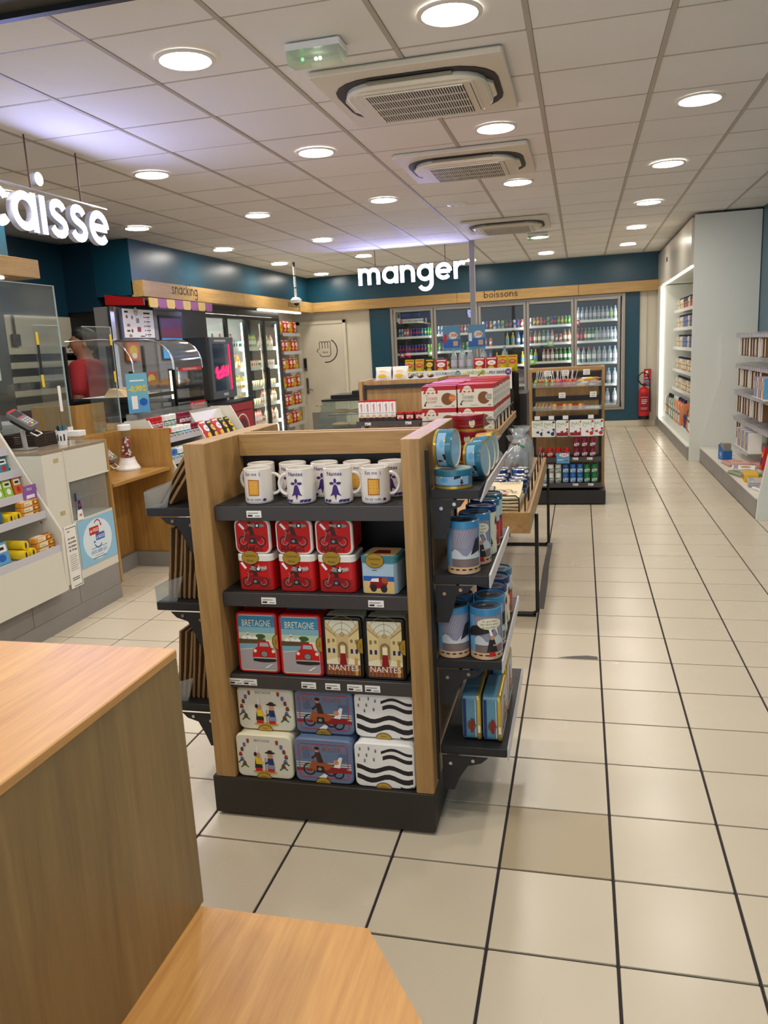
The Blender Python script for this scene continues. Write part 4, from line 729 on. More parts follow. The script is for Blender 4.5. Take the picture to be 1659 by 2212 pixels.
# ================= sweets gondola =================
g = thing('sweets_gondola', 'oak gondola with clear sweet trays and chewing gum tubs', 'shelf', (0, 0, 0))
obj('plinth', MB().box(-.245, .465, 5.79, 6.5, .01, .137, mat('plinth_black', '#201f20', .5), .003), g)
for x0, x1 in ((-.245, -.215), (.43, .458)): obj('side_panel', MB().box(x0, x1, 5.98, 6.3, .1375, 1.285, W_GON, .002), g)
obj('back_panel', MB().box(-.215, .43, 6.02, 6.05, .1375, 1.25, W_GON), g); obj('top_rail', MB().box(-.215, .43, 5.98, 6.0195, 1.25, 1.285, W_GONX, .002), g); obj('rear_top', MB().box(-.215, .43, 6.2, 6.3, 1.25, 1.284, W_GONX, .002), g)
for x in (-.2, .416): obj('slotted_post', MB().box(x-.01, x+.012, 6.005, 6.019, .2, 1.24, DARK), g)
for z in (1.235, 1.02, .83): obj('hang_rail', MB().box(-.19, .405, 6.003, 6.018, z-.045, z, DARK), g)
def tray(z, h, d0): return MB().box(-.2, .42, 5.8, 6.0, z, z+.006, ACRY).box(-.2, .42, 5.795, 5.8, z, z+h, ACRY).box(-.205, -.2, 5.795, 6.0, z, z+h+.03, ACRY).box(.42, .425, 5.795, 6.0, z, z+h+.03, ACRY)
tr1 = obj('clear_tray', tray(1.115, .05, 0), g); tr2 = obj('clear_tray', tray(.9, .04, 0), g)
for tr, xs_, z in ((tr1, (-.06, .1, .29), 1.245), (tr2, (.07, .35), 1.04)):
    for x in xs_: obj('price_ticket', MB().box(x-.03, x+.03, 5.79, 5.793, z-.025, z+.025, PAPER).face((x, 5.79, z), (1, 0, 0), (0, 0, 1)).t('1,50€', 0, 0, .014, INK, 'c').r(-.02, -.015, .02, -.011, INK), tr)
for z in (.452, .205):
    s_ = obj('shelf', MB().box(-.205, .42, 5.815, 6.0195, z-.012, z, DARK).box(-.21, .43, 5.805, 5.8145, z-.04, z+.004, mat('rail_grey', '#4a4748', .4, .3)), g)
    for x in ((.19, .32) if z > .4 else (-.1, .19, .33)): obj('price_ticket', TK, s_, (x, 5.8042, z-.012))
for k, x in enumerate((-.16, -.03, .1, .22, .33)): obj('peg_hook', MB().tube([(x, 6.004, .81), (x, 5.82, .812), (x, 5.815, .825)], .003, BLACK, 5).box(x-.025, x+.025, 5.808, 5.812, .815, .85, PAPER), g) if k in (0, 1, 2, 4) else None
# lollipops and wrapped sweets
def lolly(c_): return [('head', MB().ball(0, 0, .016, .016, c_, 10)), ('stick', MB().tube([(0, 0, .03), (0, 0, .115)], .0022, WHT, 5))]
for nm, c_ in (('green', LGREEN), ('red', RED), ('pink', PINK), ('orange', ORANGE)): proto('lolly_'+nm, lolly(c_)); proto('drop_'+nm, [('sweet', MB().ball(0, 0, .016, .016, c_, 10))])
q = random.Random(3)
for k in range(28):
    x = -.18+.37*k/28; cl = ('green', 'red') if x < -.02 else ('red', 'pink', 'pink', 'orange')
    cl = cl[q.randrange(len(cl))]; put('drop_'+cl, 'round_sweet', f'{cl} round sweet under the lollipops in the {"left" if x < -.02 else "middle"} of the upper tray', 'sweet', (x, 5.83+.034*(k % 4), 1.1215), group=f'{cl} round sweets under the lollipops'); put('lolly_'+cl, 'lollipop', f'{cl} lollipop heaped in the {"left" if x < -.02 else "middle"} part of the upper clear tray', 'sweet', (x+.006, 5.845+.034*(k % 4), 1.152), rot=(q.uniform(-.45, -.05)*(.4 if k % 4 == 3 else 1), q.uniform(.1, .3) if x < -.1 else q.uniform(-.25, .25), 0), group=f'{cl} lollipops in the {"left" if x < -.02 else "middle"} of the tray')
def sweet(c_, w_=.03): return MB().box(-w_, w_, -.012, .012, 0, .016, c_, .006).prism([(w_*1.0, -.003), (w_*1.5, -.012), (w_*1.5, .012), (w_*1.0, .003)], 'z', .006, .009, WHT).prism([(-w_*1.0, -.003), (-w_*1.5, -.012), (-w_*1.5, .012), (-w_*1.0, .003)], 'z', .006, .009, WHT)
for nm, c_, w_ in (('yellow', YEL, .03), ('white', WHT, .026), ('gold', ORANGE, .03), ('cream', CRM, .014)): proto('sw_'+nm, [('wrapper', sweet(c_, w_))])
for k in range(30):
    cl = ('yellow', 'white', 'gold')[k % 3]; put('sw_'+cl, 'wrapped_sweet', f'{cl} wrapped sweet heaped at the right of the upper clear tray', 'sweet', (.25+.024*(k % 6)+q.uniform(-.004, .004), 5.83+.026*(k//6 % 5), 1.1225+.018*(k % 4)), rz=q.uniform(-.25, .25), group=f'{cl} wrapped sweets in the upper tray')
proto('sw_bar', [('wrapper', MB().box(-.075, .075, -.012, .012, 0, .014, YEL, .004).box(-.078, -.06, -.0125, .0125, .001, .0145, PINK).box(.06, .078, -.0125, .0125, .001, .0145, PINK).box(-.03, .03, -.0125, .0125, .004, .0147, mat('bar_red', '#b0262c', .4)))])
for k in range(24): put('sw_bar', 'sweet_bar', f'yellow sweet bar with pink ends in the {("left", "right")[k % 2]} pile of the lower clear tray', 'sweet', (.045+.16*(k % 2)*.9, 5.83+.027*(k//2 % 4), .9068+.0152*(k//8)), rz=q.uniform(-.06, .06), group=f'sweet bars in the {("left", "right")[k % 2]} pile')
for k in range(34): put('sw_cream', 'wrapped_sweet', 'small cream wrapped sweet scattered at the right of the lower tray', 'sweet', (.3+.018*(k % 6)+q.uniform(-.006, .006), 5.825+.025*(k//6 % 6), .9068), rz=q.uniform(-1.5, 1.5), group='small cream sweets in the lower tray')
for k in range(6): put('lolly_'+('green', 'pink')[k % 2], 'lollipop', f'{("green", "pink")[k % 2]} loose sweet on a stick at the left of the lower tray', 'sweet', (-.18+.034*k, 5.83+.01*(k % 3), .9215), rot=(-1.3, .2, 0), group=f'{("green", "pink")[k % 2]} sweets left in the lower tray')
# fruit sweet pouches on hooks
def nai(c1, c2):
    m = MB().loft([[(x, y*s, z) for x, z in rr2(.118, .155, .012)] for y, s in ((-.006, 1), (.006, 1))], WHT); m2 = MB().face((0, -.006, 0), (1, 0, 0), (0, 0, 1)); m2.t('[NA!]', -.045, .03, .026, LGREEN, wmax=.085, bold=.02).t('fruit', -.04, .01, .012, c1, wmax=.05).e(.045, .06, .011, .011, c1, 10).e(.045, -.01, .012, .012, c1, 10)
    m2.e(.035, -.05, .018, .018, c1, 12).e(.048, -.03, .012, .006, GREEN, 8).p([(-.02, -.03), (.005, -.02), (.012, -.045), (-.012, -.042)], c2)
    if c2 == DRED: m2.r(-.055, -.072, .055, -.04, DRED)
    return [('pouch', m), ('print', m2)]
proto('nai_b', nai(NAVY, NAVY)); proto('nai_c', nai(RED, DRED)); proto('nai_r', nai(RED, RED))
for k, (kd, x, y, lb) in enumerate((('b', -.155, 5.835, 'left blueberry sweet pouch hanging on the gondola'), ('b', -.055, 5.825, 'second blueberry sweet pouch hanging on the gondola'), ('c', .07, 5.83, 'left cherry sweet pouch hanging on the gondola'), ('c', .195, 5.835, 'right cherry sweet pouch hanging on the gondola'), ('r', .3, 5.828, 'left raspberry sweet pouch hanging on the gondola'), ('r', .385, 5.842, 'rightmost raspberry sweet pouch hanging on the gondola'))):
    put('nai_'+kd, 'sweet_pouch', lb, 'pouch', (x, y, .728), group='hanging fruit sweet pouches')
# chewing gum tubs
def tub(c1, c2, lid):
    r = .029; m = MB().lathe([(0, 0), (r-.003, 0), (r, .004), (r, .052), (r-.004, .06)], c2, 16); l = MB().lathe([(r-.003, .06), (r-.002, .061), (r-.002, .086), (r-.006, .09), (0, .09)], lid, 16)
    p = MB().wrap(r+.0002); p.r(-.03, .008, .03, .05, c1, 10).p([(-.026, .012), (.026, .02), (.026, .046), (-.026, .038)], WHT).t('gum', -.018, .02, .018, NAVY, wmax=.034, bold=.03); return [('tub', m), ('lid', l), ('wrapper', p)]
GT = {'red': (RED, RED, RED), 'burgundy': (mat('burgundy', '#7d1136', .35),)*3, 'white': (LBLUE, WHT, WHT), 'mint': (GREEN, WHT, WHT), 'blue': (LBLUE, BLUE, mat('tub_blue', '#3a78c4', .35)), 'green': (GREEN, GREEN, GREEN)}
for k, v in GT.items(): proto('tub_'+k, tub(*v))
def gum(cl, x, y, z, lb): put('tub_'+cl, 'gum_tub', lb, 'tub', (x, y, z), rz=.06, group='chewing gum tubs on the sweets gondola')
for k in range(4): gum('red', -.125+k*.078, 5.86, .4526, f'{ORD[k]} red gum tub from the left on the upper gum shelf')
for l_ in range(2):
    for k in range(3): gum('burgundy', .2+k*.073, 5.86, .4526+l_*.0906, f'{ORD[k]} burgundy gum tub from left, {("lower", "upper")[l_]} layer of the upper gum shelf')
    for k, (cl, x) in enumerate((('white', -.15), ('white', -.085), ('mint', -.02), ('mint', .05), ('blue', .118), ('blue', .186), ('blue', .25), ('green', .316), ('green', .355+.028), ('green', .0))):
        if k < 9: gum(cl, x-.02, 5.86, .2056+l_*.0906, f'{ORD[k]} gum tub from left ({cl}) in the {("lower", "upper")[l_]} layer of the bottom gum shelf'.replace('(', '').replace(')', ''))
tag(obj('promo_card', MB().box(-.06, .06, -.002, .002, -.05, .05, LBLUE).face((0, -.002, 0), (1, 0, 0), (0, 0, 1)).e(.01, .03, .045, .018, PAPER, 14).t('2,80€', .01, .022, .018, ORANGE, 'c', bold=.03).r(-.05, -.02, .0, -.012, PAPER).r(.02, -.03, .05, -.02, RED), None, (.075, 5.79, .45)), 'blue promotion card hanging from the upper gum shelf', 'card')
# ================= hazelnut spread gondola =================
g = thing('snack_gondola', 'oak gondola with black top rail holding hazelnut snack packs', 'shelf', (0, 0, 0))
obj('back_panel', MB().box(-1.56, -.94, 4.76, 4.79, .0, 1.285, W_GON), g); obj('side_post', MB().box(-1.59, -1.56, 4.74, 5.25, 0, 1.287, W_GON), g); obj('side_post', MB().box(-.94, -.91, 4.74, 5.25, 0, 1.287, W_GON), g)
obj('hang_rail', MB().box(-1.545, -.955, 4.735, 4.7595, 1.22, 1.25, DARK), g); [obj('slotted_post', MB().box(x-.01, x+.01, 4.742, 4.7595, .3, 1.255, DARK), g) for x in (-1.54, -.965)]
s_ = obj('shelf', MB().box(-1.55, -.95, 4.5, 4.7415, .955, .967, DARK).box(-1.56, -.94, 4.49, 4.4995, .93, .968, mat('rail_grey', '#4a4748', .4, .3)), g); [obj('price_ticket', TK, s_, (x, 4.4895, .948)) for x in (-1.46, -1.12)]
obj('rear_top', MB().box(-1.56, -.94, 4.79, 5.25, 1.255, 1.275, W_GONX), g); obj('rear_panel', MB().box(-.91, -.72, 5.25, 5.28, 0, 1.287, W_GON), g); obj('rear_box', MB().box(-1.56, -.94, 5.22, 5.25, 0, 1.255, W_GON), g)
def nutpack():
    w_ = .05; m = MB().box(-w_/2, w_/2, 0, .035, 0, .03, mat('cocoa', '#3a2016', .5)).box(-w_/2, w_/2, 0, .035, .03, .155, WHT).box(-w_/2, w_/2, 0, .035, .155, .168, RED); p = MB().face((0, 0, 0), (1, 0, 0), (0, 0, 1))
    p.t('nutella', .008, .075, .02, RED, wmax=.068, bold=.02, rot=math.pi/2).e(0, .04, .018, .015, TAN, 12).r(-.02, .062, .02, .066, BROWN); return [('pack', m), ('print', p)]
proto('nutpack', nutpack())
for k in range(6): put('nutpack', 'snack_pack', f'{ORD[k]} tall hazelnut snack pack from the left on the oak shelf', 'pack', (-1.52+k*.0525, 4.53, .9675), group='tall hazelnut packs')
for k in range(3): put('nutpack', 'snack_pack', f'{ORD[k]} tall hazelnut pack in the row behind the front packs', 'pack', (-1.46+k*.0525, 4.6, .9675), group='tall hazelnut packs behind')
m = MB().lathe([(0, 0), (.036, 0), (.038, .004), (.038, .05), (.035, .055)], mat('cocoa', '#3a2016', .3), 16); l = MB().lathe([(.036, .055), (.037, .056), (.037, .068), (0, .069)], RED, 16); p = MB().wrap(.0382); p.r(-.032, .008, .032, .046, RED, 8).p([(-.028, .016), (.028, .016), (.028, .042), (-.028, .042)], WHT).t('nutella', -.026, .028, .011, RED, wmax=.05, bold=.03).e(.0, .02, .012, .006, BROWN, 8)
proto('nutjar', [('jar', m), ('lid', l), ('label', p)])
for k in range(4): put('nutjar', 'spread_jar', f'{ORD[k]} small jar from the left beside the tall hazelnut packs', 'jar', (-1.19+k*.079, 4.545, .9675), group='small spread jars')
def pillow(w_, h, d, m, n=6):
    R = []
    for j in range(n+1):
        t_ = j/n; k = math.sin(math.pi*t_)**.6; ww = w_*(1+.03*math.cos(6*t_)); R.append([(ww/2*math.cos(i*math.pi/6) if abs(math.cos(i*math.pi/6)) < .99 else ww/2*(1 if math.cos(i*math.pi/6) > 0 else -1), (d/2*k+.0015)*math.sin(i*math.pi/6), h*t_) for i in range(12)])
    return MB().loft(R, m)
def chips(c1, c2, c3, txt, w_=.16, h=.21):
    m = pillow(w_, h, .07, c1); p = MB(); p.cv = (.02, .02); p.fr = lambda x, y, l: (x, -(.0355*math.sin(math.pi*min(.999, max(.001, y/h)))**.6)*max(.2, 1-(2*x/w_)**2)**.5-.001-l*3, y); p.ly = 0
    p.e(0, h*.6, w_*.36, h*.16, c2, 14).t(txt, 0, h*.57, h*.09, c3, 'c', wmax=w_*.6, bold=.03).e(-w_*.05, h*.28, w_*.28, h*.12, YEL if c1 != YEL else RED, 12).r(-w_*.4, h*.86, w_*.4, h*.92, c2, 4); return [('bag', m), ('print', p)]
proto('chip_r', chips(RED, WHT, RED, 'chips')); proto('chip_y', chips(mat('chip_yellow', '#c9b41c', .35), RED, YEL, 'Curly', .11, .19)); proto('chip_k', chips(mat('chip_dark', '#3a3316', .35), YEL, RED, 'mix', .11, .19)); proto('pouch_w', chips(WHT, CRM, ORANGE, 'bonbons', .14, .12)); proto('chip_b', chips(INK, YEL, RED, 'BBQ', .12, .2))
for k in range(2): put('pouch_w', 'sweet_pouch', f'{("left", "right")[k]} white pouch of sweets on top of the snack gondola', 'pouch', (-1.43+k*.15, 4.98, 1.2755), rot=(-.25, 0, 0), group='white pouches on the snack gondola')
for k in range(3): put('chip_k', 'kraft_pouch', f'{ORD[k]} dark pouch lying on top of the snack gondola', 'pouch', (-1.2+k*.09, 5.04, 1.296), rot=(-1.5, 0, .3), group='pouches lying on the snack gondola', scale=.5)
# ================= promotion chiller =================
g = thing('promotion_chiller', 'black open promotion chiller with a printed header in front of the drinks fridges', 'chiller', (0, 0, 0))
obj('cabinet', MB().box(-1.86, -.5, 7.62, 8.5, 0.0, 1.02, BLACK, .01).box(-.52, -.46, 7.6, 8.5, .4, 1.2, GLOSSB).box(-.46, -.38, 7.7, 8.5, .2, .95, DARK), g); obj('shelf_top', MB().box(-1.86, -.5, 7.66, 8.5, 1.2, 1.215, DARK), g); obj('shelf_support', MB().box(-1.84, -.52, 7.9, 8.4, 1.02, 1.2, BLACK), g)
h_ = MB().box(-1.86, -.54, 7.6, 7.615, 1.02, 1.265, PAPER); h_.face((-1.86, 7.6, 1.02), (1, 0, 0), (0, 0, 1)); h_.t('À CHACUN', .03, .19, .035, NAVY, wmax=.24, bold=.03).t('à nos', .33, .19, .026, TEAL, wmax=.08).t('GOURMANDE', .42, .188, .033, TEAL, wmax=.24, bold=.02).t('à nos', .72, .185, .026, LGREEN, wmax=.08).t('FRAÎCHEUR', .8, .183, .034, LGREEN, wmax=.2, bold=.03).t('à nos', 1.0, .18, .024, mat('violet', '#5a3a8c', .5), wmax=.06).t('PRIX SERRÉS', 1.06, .178, .034, NAVY, wmax=.19, bold=.03)
h_.e(.69, .2, .03, .035, TEAL, 14).t('2€', .69, .188, .025, PAPER, 'c').e(.985, .2, .028, .03, LGREEN, 14).p([(.92, .165), (.98, .21), (.985, .2), (.93, .155)], RED).e(1.28, .195, .035, .038, MATS['violet'], 14).t('4€', 1.28, .184, .025, PAPER, 'c')
for k, (x, c_) in enumerate(((.42, INK), (.5, INK), (.62, RED), (.75, INK), (.83, GREEN), (.9, TAN), (1.05, INK), (1.15, TEAL), (1.25, RED))): h_.r(x, .06, x+.045, .12, c_)
obj('header', h_, g)
for x, a in ((-1.3, '1,90€'), (-.98, '1,20€')):
    c_ = MB().box(-.11, .11, -.003, .003, 0, .3, mat('promo_blue', '#5d93b8', .5)); c_.face((0, -.003, 0), (1, 0, 0), (0, 0, 1)); c_.r(-.11, .03, .11, .13, BLUE).e(.02, .18, .06, .045, PAPER, 12).t(a, .02, .165, .04, ORANGE, 'c', wmax=.11, bold=.03).r(-.1, .1, -.06, .2, RED if x < -1.2 else WHT).r(.02, .05, .08, .11, TAN)
    o = tag(obj('promo_sign', c_, None, (x-.06, 8.42, 1.49)), ('left', 'right')[x > -1.2]+' blue promotion sign standing above the promotion chiller', 'sign'); obj('sign_stem', MB().tube([(0, .01, -.2745), (0, .01, .02)], .006, ACRY, 5), o)
tops = [('chip_y', -1.78, 'yellow peanut snack bag at the left end on the promotion chiller'), ('chip_y', -1.655, 'second yellow peanut bag on the promotion chiller'), ('chip_k', -1.53, 'dark peanut bag beside the yellow ones on the promotion chiller'), ('chip_r', -1.39, 'red crisp bag leaning left of the water bottles'), ('water', -1.24, 'left water bottle standing on the promotion chiller'), ('water', -1.15, 'middle water bottle standing on the promotion chiller'), ('water', -1.05, 'right water bottle standing on the promotion chiller'), ('chip_r', -.93, 'red crisp bag just right of the water bottles'), ('chip_r', -.785, 'second red crisp bag right of the water bottles'), ('chip_y', -.655, 'yellow snack bag right of the red crisp bags'), ('chip_y', -.54, 'rightmost yellow snack bag on the promotion chiller')]
def bottle(body, cap, lab, r=.034, h=.24, neck=.5):
    m = MB().lathe([(0, 0), (r-.004, 0), (r, .006), (r, h*.62), (r*.8, h*.74), (r*.36, h*.86), (r*.34, h*.93), (0, h*.93)], body, 14); c = MB().lathe([(r*.4, h*.92), (r*.4, h), (0, h)], cap, 10); parts = [('bottle', m), ('cap', c)]
    if lab: p = MB().lathe([(r+.0006, h*.28), (r+.0006, h*.55)], lab, 14); parts.append(('label', p))
    return parts
proto('water', bottle(PET, LBLUE, mat('water_label', '#c9c3cf', .4), .04, .29))
for kd, x, lb in tops: put(kd, 'water_bottle' if kd == 'water' else 'snack_bag', lb, 'bottle' if kd == 'water' else 'snack bag', (x, 7.74 if kd != 'water' else 7.8, 1.2155), rot=(-.12, 0, 0) if kd != 'water' else None, group='water bottles on the chiller' if kd == 'water' else 'snack bags on the chiller', scale=(.85 if kd == 'chip_r' else 1.0) if kd != 'water' else 1)
for k in range(3): put('water', 'water_bottle', f'{ORD[k]} water bottle in the back row on the promotion chiller', 'bottle', (-1.15+k*.25, 7.95, 1.2155), group='water bottles on the chiller behind')
# ================= pastry case =================
g = thing('pastry_case', 'black pastry display case with sloping glass front by the private door', 'display case', (0, 0, 0))
obj('base', MB().box(-2.75, -1.9, 6.95, 7.75, 0, .66, BLACK, .006), g); obj('glass_front', MB().prism([(6.96, .66), (7.2, .97), (7.205, .966), (6.97, .66)], 'x', -2.74, -1.91, GLASS).prism([(6.96, .66), (7.72, .66), (7.72, .97), (7.2, .97)], 'x', -2.745, -2.74, GLASS), g)
obj('roof', MB().box(-2.75, -1.9, 7.18, 7.75, .97, .995, BLACK, .005).box(-2.65, -1.9, 7.25, 7.7, .9955, 1.04, BLACK).box(-2.4, -1.9, 7.3, 7.65, 1.0405, 1.08, BLACK), g); obj('inner_shelf', MB().box(-2.7, -1.92, 7.25, 7.7, .8, .81, STEEL), g); obj('back_glass', MB().box(-2.74, -1.92, 7.73, 7.735, .66, .97, GLASS), g)
for k in range(8): tag(obj('baguette_sandwich', MB().loft([[(-.11+.22*j/6, .03*math.sin(math.pi*(.12+.76*j/6))*math.cos(i*math.pi/4), .03+.028*math.sin(math.pi*(.12+.76*j/6))*math.sin(i*math.pi/4)) for i in range(8)] for j in range(7)], TAN), None, (-2.55+.21*(k % 4), 7.3+.12*(k//4) if k < 4 else 7.35, .662 if k < 4 else .812), rz=.3), f'{ORD[k % 4]} bread roll from the left on the {("bottom", "shelf")[k//4]} of the pastry case', 'bread', 'rolls in the pastry case')
s_ = MB().box(-2.4, -1.9, 7.6, 7.62, 1.081, 1.15, W_GONX); s_.face((-2.4, 7.6, 1.081), (1, 0, 0), (0, 0, 1)); s_.t('pani', .06, .018, .045, PAPER, bold=.03)
obj('name_board', s_, g)
# ================= drinks fridges in the back wall =================
FRM = mat('fridge_frame', '#a29c92', .35, .4); FIN = mat('fridge_inside', '#0d0c0b', .6); SHF = mat('fridge_shelf', '#c9c8c5', .4)
FGL = glass('fridge_glass', '#f0f5f4', .99, .02); FLED = mat('fridge_led', '#f4f6ff', emit=22)
DX = [(-3.1, -2.36), (-2.35, -1.55), (-1.54, -.7), (-.69, .12), (.13, .9)]
SZ = [[1.75, 1.45, 1.13, .78], [1.765, 1.455, 1.13, .78], [1.8, 1.5, 1.16, .8], [1.815, 1.51, 1.187, .8], [1.866, 1.51, 1.134, .754, .4]]
fr_ = thing('drinks_fridge', 'built in drinks fridge with five glass doors in the back wall', 'fridge', (0, 0, 0))
obj('cabinet', MB().box(-3.15, .97, 13.42, 13.46, .3, 2.24, FIN).box(-3.15, .97, 12.79, 13.42, 2.2, 2.24, FIN).box(-3.15, .97, 12.79, 13.42, .3, .34, FIN).box(-3.15, -3.12, 12.79, 13.42, .34, 2.2, FIN).box(.94, .97, 12.79, 13.42, .34, 2.2, FIN), fr_)
obj('outer_frame', MB().box(-3.16, -3.11, 12.72, 12.78, .3, 2.28, FRM, .004).box(.925, .98, 12.72, 12.78, .3, 2.28, FRM, .004).box(-3.11, .925, 12.72, 12.78, 2.24, 2.28, FRM, .004).box(-3.11, .925, 12.72, 12.78, .3, .34, FRM, .004), fr_)
for k, (a, b) in enumerate(DX):
    d = obj('door', MB().box(a, a+.045, 12.71, 12.75, .345, 2.235, FRM, .004).box(b-.045, b, 12.71, 12.75, .345, 2.235, FRM, .004).box(a+.045, b-.045, 12.71, 12.75, 2.19, 2.235, FRM, .004).box(a+.045, b-.045, 12.71, 12.75, .345, .39, FRM, .004), fr_)
    obj('pane', MB().box(a+.045, b-.045, 12.727, 12.733, .39, 2.19, FGL), d); obj('seal', MB().box(b+.001, b+.009, 12.72, 12.75, .345, 2.235, INK), d)
    obj('interior_light', MB().box(b-.03, b-.012, 12.79, 12.81, .45, 2.15, FLED), fr_)
    for z in SZ[k]:
        s_ = obj('shelf', MB().box(a+.02, b-.05, 12.83, 13.4, z-.02, z-.012, SHF).box(a+.02, b-.05, 12.822, 12.83, z-.04, z+.004, mat('fridge_rail', '#d9d8d4', .4)), fr_)
        obj('price_strip', MB().box(a+.03, b-.06, 12.8195, 12.8215, z-.032, z-.004, PAPER), s_)
hd = MB().box(-3.05, -2.41, 12.765, 12.77, 2.02, 2.18, NAVY).box(-3.05, -2.98, 12.764, 12.765, 2.02, 2.18, PAPER); hd.face((-3.05, 12.7635, 2.02), (1, 0, 0), (0, 0, 1)); hd.t('8', .012, .07, .075, INK, bold=.04).t('ENERGY ZONE', .1, .09, .055, mat('energy_blue', '#5f74b8', .5), wmax=.35, bold=.02).r(.03, -.03, .56, .045, PAPER).t('IL EST TEMPS DE FAIRE LE PLEIN', .12, -.005, .024, INK, wmax=.38, bold=.02).r(.5, -.04, .54, .08, NAVY).r(.06, -.025, .11, .04, PINK)
obj('energy_header', hd, fr_)
def can(c1, c2, h=.135, r=.0265):
    m = MB().lathe([(0, .0), (r*.8, 0), (r, .008), (r, h-.016), (r*.82, h-.002), (r*.8, h), (0, h-.003)], [STEEL, STEEL, c1, c1, STEEL, STEEL], 12); p = MB().wrap(r+.0003); p.p([(-r*.9, h*.3), (r*.9, h*.45), (r*.9, h*.72), (-r*.9, h*.55)], c2); return [('can', m), ('print', p)]
SILV = mat('can_silver', '#b9bdc2', .25, .8); CN = {'silver': (SILV, BLUE), 'orange': (mat('can_orange', '#c9562a', .3, .3), WHT), 'navy': (mat('can_navy', '#1d2f8a', .25, .4), RED), 'teal': (mat('can_teal', '#2d7c86', .25, .4), SILV), 'green': (mat('can_green', '#2f7a2f', .3, .3), LGREEN), 'lime': (mat('can_lime', '#8fae2e', .3, .3), GREEN), 'amber': (mat('can_amber', '#a0641f', .3, .4), YEL), 'copper': (mat('can_copper', '#a85a3c', .3, .5), PINK), 'pink': (mat('can_pink', '#b5706a', .3, .4), WHT), 'black': (INK, RED), 'yellow': (YEL, RED), 'blue': (BLUE, WHT), 'red': (RED, WHT)}
for k, v in CN.items(): proto('can-'+k, can(*v))
BT = {'cola': (mat('cola', '#240d08', .12), RED, RED), 'water': (PET, LBLUE, mat('water_label', '#c9c3cf', .4)), 'sparkling': (PET, RED, WHT), 'greenbottle': (mat('green_glass', '#2f7d3a', .12), LGREEN, WHT), 'orange': (mat('juice_orange', '#cf5f22', .3), ORANGE, mat('label_peach', '#d9a06a', .4)), 'amberbottle': (mat('tea_amber', '#9a6a3a', .15), GREEN, CRM), 'yellowbottle': (mat('juice_yellow', '#b5a02e', .2), YEL, LBLUE), 'bluebottle': (mat('blue_pet', '#5b7fb2', .2), BLUE, WHT), 'pinkbottle': (mat('pink_pet', '#b98a80', .2), PINK, WHT), 'clear': (PET, GREEN, LGREEN)}
for k, (a, b, c) in BT.items(): proto('bt-'+k, bottle(a, b, c, .03, .225)); proto('bl-'+k, bottle(a, b, c, .038, .27))
CW = {'water': 'clear water', 'sparkling': 'red capped water', 'greenbottle': 'green', 'orange': 'orange juice', 'amberbottle': 'amber tea', 'yellowbottle': 'yellow', 'bluebottle': 'blue', 'pinkbottle': 'pink', 'clear': 'clear lemonade', 'cola': 'dark cola'}
def stock(door, lev, items, big=False, x0=.07, step=None):
    a, b = DX[door]; z = SZ[door][lev]-.0118; n = len(items); st = step or (b-a-.15)/max(1, n-1)
    for i, k in enumerate(items):
        if k is None: continue
        c_ = k in CN; nm = 'soda_can' if c_ else 'drink_bottle'; h = 'can' if c_ else 'bottle'
        lb = f'{ORD[i]} drink from the left, a {k if c_ else CW[k]} {h}, {ORD[lev]} shelf of the {ORD[door]} fridge door'
        lb = f'{k if c_ else CW[k]} {h}, {ORD[i]} from left on the {ORD[lev]} shelf, {ORD[door]} fridge door'
        put(('can-' if c_ else 'bl-' if big else 'bt-')+k, nm, lb, h, (a+x0+i*st, 12.875+rnd.uniform(-.006, .006), z), rz=rnd.uniform(-.3, .3), scale=(1, 1, 1.15 if c_ else 1.04), group=f'drinks on the {ORD[lev]} shelf of the {ORD[door]} fridge door')
S = lambda t: [w_ if w_ != '-' else None for w_ in t.split()]
stock(0, 0, S('silver silver orange orange navy navy navy navy teal teal green green')); stock(0, 1, S('navy navy navy navy navy navy navy navy navy lime lime')); stock(0, 2, S('navy navy navy navy navy navy navy black yellow yellow')); stock(0, 3, S('navy navy silver silver black black'))
stock(1, 0, S('silver silver teal teal teal amber amber copper pink pink - silver')); stock(1, 1, S('green navy lime green green red green lime green lime')); stock(1, 2, S('yellow silver yellow black amber amber green lime lime silver'))
stock(2, 0, S('silver navy amber silver silver lime black black silver navy orange')); stock(2, 1, S('orange orange - - yellowbottle yellowbottle bluebottle bluebottle'), x0=.1); stock(2, 2, S('bluebottle bluebottle yellowbottle yellowbottle orange orange yellowbottle'))
stock(3, 0, S('silver amber amber copper black lime navy black green amber green green')); stock(3, 1, S('cola amberbottle amberbottle greenbottle water pinkbottle orange orange amberbottle amberbottle')); stock(3, 2, S('greenbottle yellowbottle - pinkbottle pinkbottle pinkbottle greenbottle greenbottle greenbottle greenbottle')); stock(3, 3, S('cola cola cola pinkbottle pinkbottle'))
stock(4, 0, S('water water water water water water water water clear water')); stock(4, 1, S('cola cola amberbottle greenbottle greenbottle water water water water water water')); stock(4, 2, S('sparkling sparkling sparkling sparkling water water water water'), True); stock(4, 3, S('clear clear cola cola water water water'), True); stock(4, 4, S('water water water water water water'), True)
for x, z, c_, lb in ((-2.98, 1.42, RED, 'red price flag on the left edge of the first fridge door shelf'), (-2.44, 1.43, LGREEN, 'green price flag at the right of the first fridge door'), (.17, 1.83, RED, 'red price flag at the left of the last fridge door'), (-.28, 1.5, LGREEN, 'green price flag on the second shelf of the fourth fridge door'), (-.6, 1.19, LGREEN, 'pale green price flag low in the fourth fridge door')):
    m = MB().box(x-.05, x+.05, 12.812, 12.816, z-.05, z+.04, c_); m.face((x, 12.812, z), (1, 0, 0), (0, 0, 1)); m.e(0, 0, .035, .025, WHT, 10); tag(obj('price_flag', m), lb, 'price tag')
